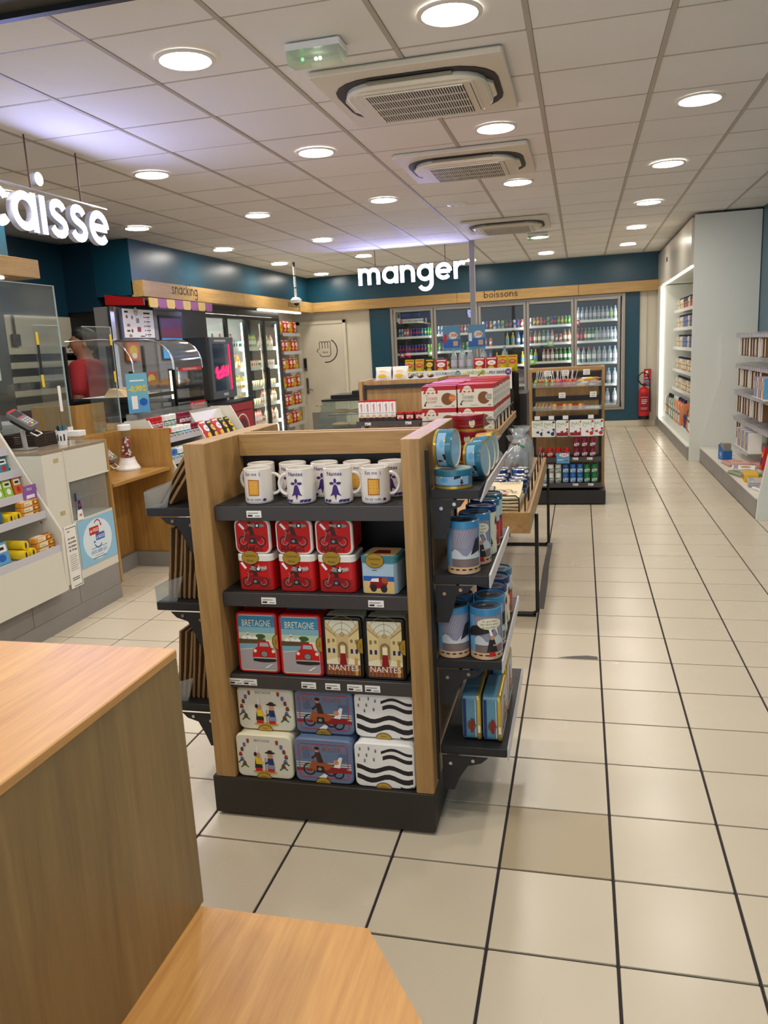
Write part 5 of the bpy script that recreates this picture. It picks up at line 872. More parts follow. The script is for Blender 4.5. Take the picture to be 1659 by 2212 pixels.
# ---- fire extinguisher ----
t = thing('fire_extinguisher', 'red fire extinguisher with black hose beside the drinks fridge', 'extinguisher', (1.3, 12.62, 0))
b = MB().lathe([(0, .145), (.085, .145), (.09, .16), (.09, .6), (.075, .655), (.03, .68), (.025, .71), (0, .71)], RED, 18); pl = MB().lathe([(.091, .13), (.091, .19)], BLACK, 18); lb_ = MB().wrap(.0905); lb_.r(-.07, .26, .07, .56, DRED, 8).t('EXTINCTEUR', -.06, .5, .02, WHT, wmax=.12).r(-.05, .46, .05, .47, WHT, 4).r(-.05, .43, .05, .44, WHT, 4).r(-.05, .4, .03, .41, WHT, 4).t('EAU', -.05, .3, .04, WHT, wmax=.1)
obj('cylinder', b, t); obj('foot_ring', pl, t); obj('label', lb_, t); obj('valve', MB().box(-.02, .02, -.03, .03, .7, .74, BLACK, .005).prism([(-.02, .72), (.11, .76), (.11, .775), (-.02, .75)], 'y', -.012, .012, RED).prism([(.0, .71), (.1, .69), (.1, .7), (.0, .73)], 'y', -.012, .012, BLACK), t)
obj('hose', MB().tube([(-.02, 0, .71), (-.06, -.0, .74), (-.1, 0, .8), (-.09, .02, .88), (-.03, .02, .93), (.05, .02, .9), (.09, .02, .8), (.095, 0, .66), (.1, 0, .45), (.1, 0, .25)], .012, BLACK, 7), t)
obj('bracket', MB().box(-.03, .03, .09, .115, .5, .56, BLACK), t)
sg = MB().box(1.3, 1.42, 12.755, 12.763, .72, .98, RED); sg.face((1.3, 12.7545, .72), (1, 0, 0), (0, 0, 1)); sg.r(.03, .15, .07, .23, WHT).r(.01, .1, .11, .11, WHT).r(.0, 0, .12, .07, LBLUE)
tag(obj('safety_notice', sg), 'small red and blue fire notice on the wall above the extinguisher', 'notice')
# ================= tall niche unit on the right =================
PAN = mat('panel_white', '#e2e6df', .35, var=(1.2, .02)); PANG = mat('panel_satin', '#cbc4b6', .22)
u = thing('oil_display_niche', 'tall white wall niche with a light strip and oil bottle shelves', 'shelf', (0, 0, 0))
obj('header_panel', MB().box(1.5, 1.53, 8.5, 12.69, 2.33, CEIL-.06, PANG).box(1.53, 2.25, 8.5, 12.69, 2.34, 2.36, PAN), u); obj('end_panel', MB().box(1.53, 2.255, 8.47, 8.5, 0, CEIL-.03, PAN, .003), u)
obj('far_jamb', MB().box(1.5, 2.25, 12.2, 12.69, .19, 2.329, PAN), u); obj('base', MB().box(1.52, 2.25, 8.505, 12.69, 0, .17, GREY).box(1.5, 2.25, 8.5, 12.2, .1705, .185, PAN), u); obj('niche_back', MB().box(2.2, 2.25, 8.5, 12.2, .19, 2.339, CREAM), u)
obj('light_strip', MB().box(1.535, 1.55, 8.52, 12.15, 2.316, 2.328, mat('niche_led', '#fff6e6', emit=6)).box(1.52, 1.545, 12.18, 12.198, .2, 2.3, MATS['niche_led']), u)
obj('header_socket', MB().box(1.494, 1.5, 11.2, 11.32, 2.62, 2.68, BLACK), u)
for z in (1.9, 1.63, 1.34, 1.0, .7): s_ = obj('shelf', MB().box(1.72, 2.19, 8.55, 12.1, z-.02, z, PAN).box(1.7, 1.7195, 8.55, 12.1, z-.035, z+.012, mat('rail_lightgrey', '#c6c5c1', .3)), u)
obj('shelf', MB().box(1.56, 2.19, 8.55, 11.95, .19, .3, PAN), u)
def jerry(c, lab, w_=.16, h=.22, d=.08, cap=NAVY):
    m = MB().loft([[(x, y, z) for x, y in rr2(d*s, w_*s, .015)] for z, s in ((0, .97), (.01, 1), (h*.75, 1), (h*.86, .8))], c); m2 = MB().cyl(0, -w_*.25, h*.85, h, .018, cap, 10); m3 = MB().tube([(0, -w_*.1, h*.88), (0, 0, h*.97), (0, w_*.25, h*.92), (0, w_*.35, h*.8)], .01, c, 6); p = MB().face((-d/2-.0004, 0, 0), (0, -1, 0), (0, 0, 1)); p.r(-w_*.35, h*.12, w_*.35, h*.6, lab).r(-w_*.25, h*.4, w_*.25, h*.5, INK); return [('can', m), ('cap', m2), ('handle', m3), ('label', p)]
proto('oil_gold', jerry(mat('oil_gold', '#a98a52', .3), CRM)); proto('oil_navy', jerry(NAVY, BLUE)); proto('oil_black', jerry(INK, RED)); proto('oil_white', jerry(mat('oil_silver', '#c9c1ae', .3), TAN)); proto('jerry_green', jerry(mat('fluid_green', '#6fa386', .25), WHT, .19, .26, .12, WHT)); proto('jerry_orange', jerry(mat('fluid_orange', '#d98452', .25), WHT, .2, .27, .12)); proto('jerry_dark', jerry(mat('oil_olive', '#3b3524', .3), OCHRE, .17, .25, .1, BLACK)); proto('jerry_blue', jerry(NAVY, RED, .16, .2, .1))
SH = ['top', 'second', 'third', 'fourth', 'fifth']
for li, z in enumerate((1.9, 1.63, 1.34, 1.0, .7)):
    for k in range(15):
        y = 12.0-k*.19; kd = ('oil_white', 'oil_gold', 'oil_white')[k % 3] if y > 11.5 else (('oil_black', 'oil_navy', 'oil_navy', 'oil_gold', 'oil_gold')[li] if k % 4 < 3 else 'oil_white')
        put(kd, 'oil_can', f'{ORD[k]} oil can from the back wall on the {SH[li]} niche shelf', 'oil can', (1.79, y, z+.0005), group=f'oil cans on the {SH[li]} niche shelf', scale=(1, .95, .86 if li != 1 else .9))
for k, (kd, y) in enumerate((('jerry_dark', 11.8), ('jerry_dark', 11.57), ('jerry_dark', 11.34), ('jerry_green', 11.06), ('jerry_green', 10.78), ('jerry_orange', 10.48), ('jerry_orange', 10.19), ('jerry_orange', 9.9), ('jerry_blue', 9.55), ('jerry_blue', 9.3), ('jerry_dark', 9.05), ('jerry_orange', 8.8))):
    put(kd, 'jerrycan', f'{ORD[k]} jerrycan from the back wall on the bottom of the niche, {dict(jerry_dark="dark", jerry_green="green", jerry_orange="orange", jerry_blue="blue")[kd]}', 'jerrycan', (1.64, y, .3005), group='jerrycans in the niche bottom', scale=1.28 if 'blue' not in kd else 1)
for k, y in enumerate((10.9, 10.65, 10.4, 10.15)): put('jerry_orange' if k > 1 else 'jerry_green', 'jerrycan', f'{ORD[k]} jerrycan in the second row of the niche bottom', 'jerrycan', (1.82, y, .3005), group='jerrycans in the second row')
# ================= magazine wall =================
u = thing('magazine_stand', 'low white magazine plinth with a grey front and shaped side panels', 'stand', (0, 0, 0))
obj('plinth_top', MB().box(1.645, 2.25, 5.165, 8.43, .168, .184, WHITE, .002), u)
for k in range(6): obj('front_panel', MB().box(1.65, 1.67, 5.165+k*.544, 5.165+(k+1)*.544-.004, .002, .1675, GREY), u)
PR = [(1.648, 0), (2.25, 0), (2.25, 1.515), (1.855, 1.515), (1.86, 1.0), (1.72, .55), (1.657, .186)]
obj('side_panel', MB().prism([(1.648, 0.0), (2.25, 0), (2.25, 1.515), (1.856, 1.515), (1.862, 1.0), (1.66, .186)], 'y', 8.435, 8.462, PAN), u); obj('side_panel', MB().prism(PR, 'y', 5.13, 5.162, PAN), u); obj('back_panel', MB().box(2.23, 2.258, 5.165, 8.43, .185, 1.5, PAN).box(2.226, 2.23, 7.6, 7.605, .185, 1.5, GREY), u)
CLP = glass('clear_strip', '#eceaf0', .6, .15); KR2 = mat('kraft_card', '#7a5732', .6)
def hook(): return MB().tube([(0, 0, 0), (.24, 0, -.005)], .0035, STEEL, 5).tube([(0, 0, .03), (.25, 0, .03)], .003, STEEL, 5).box(-.012, .0, -.022, .022, 0, .045, CLP)
hk = hook().mesh('hook')
for zi, z in enumerate((1.47, 1.13, .83, .53)):
    s_ = obj('clear_shelf', MB().box(1.96, 2.226, 5.6, 8.2, z+.05, z+.054, CLP), u)
    for k in range(22): obj('hook', hk, s_, (1.98, 8.15-k*.1, z))
def hpack(c, w_=.16, d=.02): return [('card', MB().box(0, w_, -d/2, d/2, -.2, -.01, c, .002)), ('edge_label', MB().box(-.0015, 0, -d/2, d/2, -.19, -.02, PAPER))]
proto('hp_kraft', hpack(KR2)); proto('hp_white', hpack(PAPER, .15, .028)); proto('hp_grey', hpack(GREY, .15, .03))
for zi, z in enumerate((1.47, 1.13, .83, .53)):
    for k in range(14):
        if (zi == 3 and k > 3) or (zi == 1 and k > 12): continue
        kd = 'hp_kraft' if (k*7+zi*3) % 5 else ('hp_white' if zi != 3 or k % 2 else 'hp_grey')
        put(kd, 'hanging_pack', f'{ORD[k]} hanging pack from the far panel on the {("top", "second", "third", "lowest")[zi]} hook row', 'pack', (1.995+.005*(k % 3), 8.1-k*.1, z), group=f'packs on the {("top", "second", "third", "lowest")[zi]} hook row')
def book(c, c2, w_=.13, h=.19, d=.018): m = MB().box(0, w_, -d/2, d/2, 0, h, PAPER).box(-.001, w_+.001, -d/2-.001, -d/2, -.0, h+.001, c).box(-.001, w_+.001, d/2, d/2+.001, 0, h+.001, c).box(-.002, -.001, -d/2-.001, d/2+.001, 0, h+.001, c); m.face((-.002, 0, 0), (0, -1, 0), (0, 0, 1)); m.r(-d*.3, h*.4, d*.3, h*.8, c2); return [('book', m)]
BK = [('red', PINK, WHT), ('white', PAPER, RED), ('purple', mat('book_violet', '#8a7aa8', .5), WHT), ('blue', LBLUE, WHT), ('yellow', YEL, INK), ('teal', TEAL, WHT), ('grey', LGREY, INK)]
for n, a, b in BK: proto('bk_'+n, book(a, b))
for li, (z, x, y0, n) in enumerate(((.9, 1.9, 6.75, 16), (.3, 1.93, 7.7, 22))):
    obj('book_shelf', MB().box(x-.02, 2.226, y0-.06*n*.55, y0+.06, z-.012, z, WHITE).box(x-.025, x-.02, y0-.06*n*.55, y0+.06, z-.03, z-.0, CLP), u)
    for k in range(n): nm = BK[(k*3+li) % 7][0]; put('bk_'+nm, 'book', f'{ORD[k] if k < 20 else str(k+1)+"th"} book from the far end of the {("upper", "lower")[li]} white book shelf, {nm}', 'book', (x+.006, y0-k*.029, z+.001), rz=rnd.uniform(-.03, .03), group=f'books on the {("upper", "lower")[li]} book shelf')
def mag(c, c2, c3): m = MB().box(-.105, .105, -.14, .14, 0, .006, c, .001); m.face((0, 0, .006), (0, 1, 0), (-1, 0, 0)); m.r(-.13, .05, .13, .09, c2).e(.02, -.02, .07, .05, c3, 12).t('MAG', -.11, .058, .024, WHT, wmax=.1, bold=.02); return [('magazine', m)]
MP = lambda n, h: mat('mag_'+n, h, .4)
MG_ = [('pink', MP('rose', '#d8b0a8'), MP('coral', '#c98a6a'), SKIN), ('white', PAPER, MP('slate', '#8b97b5'), SKIN), ('grey', MP('silver', '#b9b6ba'), MP('sea', '#8fa5ad'), TAN), ('orange', MP('apricot', '#cf9a66'), MP('brick', '#a8423a'), YEL), ('green', MP('sage', '#a3ac8e'), MP('olive', '#6f7d58'), WHT)]
for n, a, b, c in MG_: proto('mg_'+n, mag(a, b, c))
for pi_, (x, y, n, nm, rz) in enumerate(((1.8, 6.95, 5, 'pink', .1), (1.82, 6.62, 4, 'white', -.2), (1.77, 6.3, 5, 'green', .25), (1.8, 5.75, 7, 'grey', -.15), (1.83, 5.42, 4, 'white', .3), (2.07, 6.6, 4, 'orange', .1), (2.035, 6.97, 3, 'pink', .5), (2.07, 5.9, 5, 'orange', -.2))):
    for k in range(n): put('mg_'+nm, 'magazine', f'{ORD[k]} magazine from the bottom of the {ORD[pi_]} pile on the white plinth', 'magazine', (x+rnd.uniform(-.01, .01), y+rnd.uniform(-.01, .01), .1845+k*.0064), rz=rz+rnd.uniform(-.06, .06), group=f'magazines in the {ORD[pi_]} pile')
YB = mat('toy_yellow', '#e0b224', .4)
m = MB().box(-.06, .06, -.13, .13, 0, .07, YB, .004); m.face((-.0602, 0, 0), (0, -1, 0), (0, 0, 1)); [m.e(-.09+.06*k, .035, .022, .022, (PURP, RED, PURP, RED)[k], 10) for k in range(4)]
tag(obj('toy_box', m, None, (1.76, 6.02, .1846), rz=-.1), 'yellow toy box with red and purple spots among the magazines', 'box')
m = MB().prism([(0, 0), (.05, 0), (.07, .2), (.03, .22)], 'y', -.05, .05, RED); m.face((0, 0, .02), (0, -1, 0), (.15, 0, 1)); m.e(0, .06, .035, .04, PURP, 10).e(.0, .12, .03, .025, YB, 10)
tag(obj('comic_pack', m, None, (1.93, 6.45, .1846+.03)), 'upright red and purple comic pack leaning on the magazines', 'pack')
t = thing('leaflet_box', 'blue leaflet box with a white round mark holding grey leaflets', 'box', (1.76, 7.35, .1846), rz=.25)
lb_ = MB().prism([(-.06, 0), (.06, 0), (.06, .16), (-.06, .09)], 'x', -.05, .05, mat('leaflet_blue', '#1e66b0', .4)); lb_.face((-.05, 0, 0), (0, -1, 0), (0, 0, 1)); lb_.fr = lambda x, y, l: (-.0505-l, -x, y); lb_.arc(0, .06, .018, .006, 0, 360, WHT, 14).ln([(-.008, .068), (.012, .045)], .005, WHT).r(-.035, .025, .035, .028, WHT)
obj('holder', lb_, t); obj('leaflets', MB().box(-.04, .04, -.05, .05, .01, .175, mat('leaflet_grey', '#8f8a80', .6)), t)
tag(obj('loose_leaflet', MB().box(-.06, .06, -.09, .09, 0, .002, mat('leaflet_pale', '#b9cbd6', .5)), None, (1.83, 7.7, .1846), rz=.3), 'pale blue leaflet lying flat beside the blue leaflet box', 'leaflet')
# ================= cash counter =================
CW_ = mat('counter_white', '#dcd9cc', .3); WT = mat('worktop_taupe', '#9a8a76', .15)
c = thing('cash_counter', 'white cash counter with a glazed niche and grey plinth on the left', 'counter', (0, 0, 0))
obj('plinth', MB().box(-3.55, -2.757, .5, 2.728, 0, .098, GREY, .002), c)
for k in range(5): obj('plinth_panel', MB().box(-2.78, -2.758, .52+k*.442, .52+(k+1)*.442-.004 if k < 4 else 2.728, .1, .245, GREY), c)
obj('carcass', MB().box(-3.55, -2.78, .5, 2.728, .1, .24, CW_).box(-3.55, -3.15, .5, 2.728, .24, 1.045, CW_).box(-3.15, -2.757, 2.1, 2.3, .245, 1.045, CW_, .002).box(-3.15, -2.757, 2.3, 2.728, .245, .615, CW_).box(-3.15, -2.757, 2.3, 2.728, .86, 1.045, CW_), c)
obj('glass_pane', MB().box(-2.762, -2.758, 2.31, 2.7, .615, .86, ACRY), c); obj('niche_shelf', MB().box(-3.1, -2.78, 2.31, 2.7, .735, .74, ACRY), c); obj('edge_frame', MB().box(-2.7565, -2.75, 2.3, 2.728, .855, .865, CW_).box(-2.7565, -2.75, 2.295, 2.305, .615, 1.05, CW_), c)
obj('worktop', MB().box(-3.6, -2.757, 2.1, 2.74, 1.046, 1.064, WT, .002).box(-3.6, -3.15, .5, 2.1, 1.046, 1.064, WT), c); obj('end_panel', MB().box(-3.2, -2.752, 2.73, 2.75, .1, 1.063, W_DESK), c)
for y, z in ((2.2, 1.0), (2.2, .685)): obj('tape_mark', MB().box(-2.7565, -2.7555, y, y+.045, z-.012, z+.012, mat('old_tape', '#b8aa7a', .6)), c)
n_ = MB().box(-2.7555, -2.752, 2.205, 2.325, .215, .6, PAPER); n_.face((-2.752, 2.205, .215), (0, 1, 0), (0, 0, 1)); [n_.ln(l_, .004, INK) for l_ in ([(.01, .37), (.112, .37)], [(.112, .37), (.112, .01)], [(.112, .01), (.03, .01)])]
n_.r(.025, .345, .032, .355, BLUE).r(.038, .345, .045, .355, RED)
for k, w_ in enumerate(('de vente', 'de produits', 'aux mineurs', 'de 18 ans')): n_.t(w_, .022, .3-k*.024, .014, INK, wmax=.075, bold=.02)
for k in range(8): n_.r(.02, .2-k*.013, .085+.01*(k % 2), .203-k*.013, GREY)
for k in range(2): n_.r(.02, .06-k*.012, .09, .064-k*.012, INK)
tag(obj('age_notice', n_), 'white age limit notice with black border on the white counter', 'notice')
n_ = MB().box(-2.7555, -2.752, 2.335, 2.722, .305, .6, mat('poster_blue', '#8fc3e2', .5)); n_.face((-2.752, 2.335, .305), (0, 1, 0), (0, 0, 1)); n_.e(.19, .15, .155, .13, mat('poster_pale', '#dcecf4', .5), 20)
n_.r(.11, .185, .21, .235, RED).t('de VOUS', .118, .2, .022, WHT, wmax=.085, bold=.02).r(.17, .14, .265, .185, BLUE).t('à NOUS', .178, .15, .022, WHT, wmax=.08, bold=.02).arc(.2, .235, .035, .008, 0, 150, RED, 10).p([(.225, .238), (.248, .238), (.236, .222)], RED).arc(.19, .135, .04, .008, 200, 330, BLUE, 10).p([(.14, .13), (.165, .13), (.15, .148)], BLUE)
n_.t('0970 808 651', .19, .06, .024, BLUE, 'c', wmax=.17).r(.11, .095, .28, .098, INK).r(.14, .045, .24, .048, GREY).r(.12, .03, .26, .034, INK)
tag(obj('service_poster', n_), 'blue and white customer service poster on the white counter', 'poster')
m = MB().prism([(0, 0), (.065, 0), (.045, .12), (.02, .12)], 'x', -.002, 0, PAPER).prism([(.012, .065), (.054, .065), (.043, .122), (.02, .122)], 'x', 0, .0015, NAVY).box(0, .002, .024, .042, .085, .1, RED).box(-.001, .0, .0, .016, .12, .17, NAVY); m.face((.0018, 0, 0), (0, 1, 0), (0, 0, 1)); m.t('vci', .02, .025, .016, DRED, wmax=.03, bold=.03)
tag(obj('hanging_tag', m, None, (-2.75, 2.345, .61)), 'small white and navy hanging tag on the glazed counter niche', 'tag')
# sweets display in front of the counter
dsp = thing('sweets_display', 'sloping white sweets display built against the cash counter', 'shelf', (0, 0, 0))
prof = [(-3.145, .25), (-2.69, .25), (-2.675, .6), (-3.02, 1.215), (-3.145, 1.215)]
obj('side_panel', MB().prism(prof, 'y', 2.078, 2.097, CW_), dsp); hm = MB()
for k in range(18): hm.box(-2.74-.02*(k % 9)*1.6, -2.732-.02*(k % 9)*1.6, 2.0772, 2.0779, .53+.055*(k % 9)*1.15, .538+.055*(k % 9)*1.15, BLACK)
obj('peg_holes', hm, dsp, kind='stuff'); obj('front_panel', MB().box(-2.71, -2.688, .55, 2.077, .25, .49, CW_), dsp); obj('back_panel', MB().box(-3.145, -3.12, .55, 2.077, .25, 1.21, CW_), dsp)
DS = [(-2.69, .51, .12), (-2.758, .712, .12), (-2.81, .832, .12), (-2.885, .957, .1), (-2.955, 1.08, .1)]
for x, z, d in DS: s_ = obj('shelf', MB().box(x-.25 if x > -2.8 else -3.119, x-.003, .55, 2.077, z-.012, z, CW_).box(x-.003, x, .55, 2.077, z-.022, z+.022, mat('ticket_strip', '#c9c8d0', .3)), dsp)
def spack(w_, h, d, c1, c2, c3): m = MB().box(0, d, -w_/2, w_/2, 0, h, c1, .003); m.face((d+.0002, 0, 0), (0, 1, 0), (0, 0, 1)); m.r(-w_*.4, h*.55, w_*.4, h*.88, c2).e(0, h*.3, w_*.25, h*.18, c3, 8).r(-w_*.25, h*.65, w_*.25, h*.78, INK); return [('pack', m)]
proto('sp_green', spack(.07, .1, .02, LGREEN, CRM, WHT)); proto('sp_orange', spack(.065, .12, .025, mat('pack_orange', '#c9672a', .35), CRM, RED)); proto('sp_teal', spack(.08, .09, .02, TEAL, WHT, RED)); proto('sp_red', spack(.08, .07, .03, RED, YEL, ORANGE)); proto('sp_pink', spack(.11, .1, .015, PINK, LGREY, YEL)); proto('sp_blue', spack(.12, .12, .012, LBLUE, WHT, BLUE))
def bisc(): m = MB().box(-.03, .03, -.085, .085, 0, .036, mat('bisc_orange', '#d9983f', .35), .008); m.face((.0302, 0, 0), (0, 1, 0), (0, 0, 1)); m.r(-.065, .005, .015, .031, CRM).r(.02, .004, .078, .032, RUST).t('biscuit', -.055, .012, .012, INK, wmax=.06).e(.05, .018, .018, .009, YEL, 8); m.face((0, 0, .0362), (0, 1, 0), (-1, 0, 0)); m.r(-.065, -.02, .015, .02, CRM).r(.02, -.022, .078, .022, RUST); return [('pack', m)]
proto('bisc', bisc())
m = MB().lathe([(0, 0), (.026, .001), (.027, .01), (.026, .13), (0, .132)], YEL, 14); m.face((0, 0, .132), (1, 0, 0), (0, 1, 0)); m.e(0, 0, .018, .007, INK, 8); proto('roll_y', [('roll', m)])
m = MB().lathe([(0, 0), (.045, .001), (.047, .01), (.045, .05), (0, .052)], mat('pack_petrol', '#2f5f86', .3), 16); m.face((0, 0, .052), (1, 0, 0), (0, 1, 0)); m.r(-.03, -.006, .03, .008, WHT); proto('round_b', [('pack', m)])
R90 = (0, math.radians(80), 0)
it = [('bisc', 1.985, 0, -.03, 0, 'orange biscuit pack'), ('bisc', 1.985, 0, -.03, 1, 'orange biscuit pack'), ('bisc', 1.975, 0, -.04, 2, 'orange biscuit pack'), ('roll_y', 1.865, 0, 0, 0, 'yellow sweet roll'), ('roll_y', 1.805, 0, 0, 0, 'yellow sweet roll'), ('roll_y', 1.835, 0, -.02, 1, 'yellow sweet roll'), ('sp_blue', 1.7, 0, 0, 0, 'blue blister pack'), ('sp_pink', 1.58, 0, 0, 0, 'pink blister pack'), ('sp_pink', 1.46, 0, 0, 0, 'pink blister pack'),
      ('bisc', 1.985, 1, -.03, 0, 'orange biscuit pack'), ('bisc', 1.985, 1, -.03, 1, 'orange biscuit pack'), ('bisc', 1.985, 1, -.03, 2, 'orange biscuit pack'), ('roll_y', 1.87, 1, 0, 0, 'yellow sweet roll'), ('roll_y', 1.812, 1, 0, 0, 'yellow sweet roll'), ('round_b', 1.73, 1, 0, 0, 'blue round sweet pack'), ('round_b', 1.63, 1, 0, 0, 'blue round sweet pack'),
      ('sp_orange', 2.03, 2, 0, 0, 'orange carton'), ('sp_orange', 2.03, 2, -.03, 0, 'orange carton'), ('sp_green', 1.955, 2, 0, 0, 'green pack'), ('sp_green', 1.88, 2, 0, 0, 'green pack'), ('sp_green', 1.805, 2, 0, 0, 'green pack'), ('sp_teal', 2.03, 3, 0, 0, 'teal pack'), ('sp_teal', 1.94, 3, 0, 0, 'teal pack'), ('sp_red', 2.03, 4, 0, 0, 'red sweet pack'), ('sp_red', 1.94, 4, 0, 0, 'red sweet pack')]
LV = ['bottom', 'second', 'third', 'fourth', 'top']
for i, (k, y, l_, dx, st, nm) in enumerate(it):
    x, z, d = DS[l_]; rot = None; X = x-.05; Z = z+.0005
    if k == 'bisc': X, Z, rot = x-.04+dx*.3, z+.001+st*.0322, (0, 0, -.06+.05*st)
    elif k == 'roll_y': X, Z, rot = x-.15+dx, z+.0285+st*.047, (0, math.radians(90), 0)
    elif k == 'round_b': X, Z, rot = x-.08, z+.05, (0, math.radians(80), 0)
    else: rot = (0, -.2, 0); X = x-.09+dx
    place = f'{ORD[sum(1 for q in it[:i] if q[2] == l_)]} from right on the {LV[l_]} sweets display shelf'
    put(k, nm.replace(' ', '_'), f'{nm}, {place}', 'sweet pack', (X, y, Z), rot=rot, group=f'sweets on the {LV[l_]} display shelf', scale=.87 if k in ('bisc', 'round_b') else (1, 1, .84) if k == 'sp_orange' else None)
tag(obj('shelf_talker', MB().box(0, .002, -.06, .05, -.05, .045, mat('talker_violet', '#8a5aa8', .5)).face((.002, 0, 0), (0, 1, 0), (0, 0, 1)).t('PRIX', -.03, .015, .015, WHT, wmax=.05).r(-.04, -.03, .03, -.01, WHT), None, (-2.806, 2.03, .845)), 'violet price flag clipped to the third shelf of the sloping display', 'price tag')
# things on the counter
def terminal():
    m = MB().loft([[(x, y, z) for x, y in rr2(w_, l_, .012)] for z, w_, l_ in ((0, .06, .15), (.006, .074, .17), (.03, .076, .172), (.036, .07, .166))], mat('terminal_grey', '#6f6f70', .4)).box(-.03, .03, -.08, .06, -.02, 0, BLACK, .006); f = MB().face((0, 0, .0362), (1, 0, 0), (0, 1, 0)); f.r(-.03, .015, .03, .068, INK).r(-.034, .068, .034, .08, RED).r(-.034, .006, .034, .012, RED)
    k = MB(); [k.box(-.026+.02*(i % 3), -.012+.02*(i % 3), -.02-.016*(i//3), -.01-.016*(i//3), .0362, .039, (LGREY if i < 9 else (RED, YEL, GREEN)[i % 3])) for i in range(12)]
    h = MB().tube([(-.022, -.07, -.015), (-.022, -.125, -.012), (.022, -.125, -.012), (.022, -.07, -.015)], .004, WHT, 6); return [('case', m), ('screen', f), ('keypad', k), ('handle', h)]
proto('term', terminal())
def basis(y, z):
    y = Vector(y).normalized(); z = Vector(z); z = (z-y*z.dot(y)).normalized(); x = y.cross(z); return Matrix((x, y, z)).transposed().to_euler()
t1 = put('term', 'payment_terminal', 'tilted payment terminal at the left edge above the sweets display', 'payment terminal', (-2.95, 2.22, 1.23), rot=basis((-.8, -.1, .5), (.5, -.25, .8))); t_ = thing('terminal_stand', 'grey stand below the payment terminal over the sweets display', 'stand', (-2.97, 2.25, 1.0645)); obj('foot', MB().box(-.05, .05, -.05, .05, 0, .01, GREY, .003), t_); obj('stem', MB().tube([(0, 0, .01), (.0, -.01, .12)], .014, LGREY, 8), t_)
t2_ = put('term', 'payment_terminal', 'payment terminal on a stand over the oak desk by the counter end', 'payment terminal', (-2.93, 2.97, .93), rot=basis((-.75, .1, .6), (.6, -.25, .7))); t_ = thing('terminal_stand', 'light grey terminal stand on the oak desk', 'stand', (-2.99, 2.95, .7705)); obj('foot', MB().box(-.05, .06, -.04, .04, 0, .012, WHT, .003), t_); obj('stem', MB().tube([(0, 0, .012), (0, 0, .1)], .014, WHT, 8), t_)
t_ = thing('pen_cup', 'white printed cup holding blue pens on the counter', 'cup', (-2.86, 2.45, 1.0645)); cu = MB().lathe([(0, .002), (.026, 0), (.036, .09), (.037, .092), (.034, .09), (.025, .006), (0, .005)], WHT, 18); p = MB().wrap(.034); [p.r(-.03+.02*k, .03, -.022+.02*k, .06+.01*(k % 2), INK) for k in range(4)]; obj('cup', cu, t_); obj('print', p, t_)
for k in range(7): obj('pen', MB().tube([(.012*math.cos(k), .012*math.sin(k), .01), (.022*math.cos(k*.9), .022*math.sin(k*.9), .12)], .005, (TEAL, NAVY, INK)[k % 3], 6), t_)
t_ = thing('wicker_basket', 'dark wicker basket behind the pen cup', 'basket', (-3.1, 2.47, 1.0645)); bk = MB().box(-.14, .14, -.14, .14, 0, .006, BROWN); [bk.tube([(-.15, -.15, .01+.014*k), (.15, -.15, .01+.014*k), (.15, .15, .01+.014*k), (-.15, .15, .01+.014*k)], .008, mat('wicker', '#2e2014', .7), 6, True) for k in range(6)]; obj('weave', bk, t_); t_.scale = (.8, .8, .9)
for k in range(6): tag(obj('coin_tube', MB().cyl(0, 0, 0, .05, .022, WHT, 12), None, (-3.18+.045*k, 2.45+.01*(k % 2), 1.0715)), f'{ORD[k]} small white cup from the left in the wicker basket', 'cup', 'small white cups in the basket') if k < 5 else None
t_ = thing('dispenser_box', 'white box on a clear stand at the right of the counter', 'box', (-2.86, 2.6, 1.0645)); obj('box', MB().box(-.045, .045, -.035, .035, .04, .075, WHT, .004), t_); obj('stand', MB().box(-.03, .03, -.025, .025, 0, .0395, ACRY), t_)
t_ = thing('cash_screen', 'grey till screen with its back to the shop on the counter', 'monitor', (-3.35, 2.35, 1.0645)); obj('screen', MB().box(-.02, .02, -.17, .17, .1, .36, mat('till_grey', '#55524e', .5), .01), t_); obj('foot', MB().box(-.08, .08, -.09, .09, 0, .1, mat('till_grey', '#55524e', .5), .01), t_)
t_ = thing('till_printer', 'pale rounded till printer under the clear screen', 'printer', (-3.42, 2.68, 1.0645)); obj('case', MB().box(-.08, .08, -.08, .08, 0, .14, LGREY, .03), t_); obj('paper_slot', MB().box(-.05, .05, -.01, .01, .1405, .142, INK), t_)
tag(obj('oak_box', MB().box(-3.53, -3.17, 3.1, 3.115, 0, .21, W_DESK, .002).box(-3.53, -3.515, 3.115, 3.45, 0, .21, W_DESK).box(-3.185, -3.17, 3.115, 3.45, 0, .21, W_DESK).box(-3.3, -3.296, 3.0985, 3.1, .0, .21, BROWN), None, (-.03, 0, 1.0555)), 'oak screen box on the counter beside the clear screens', 'box')
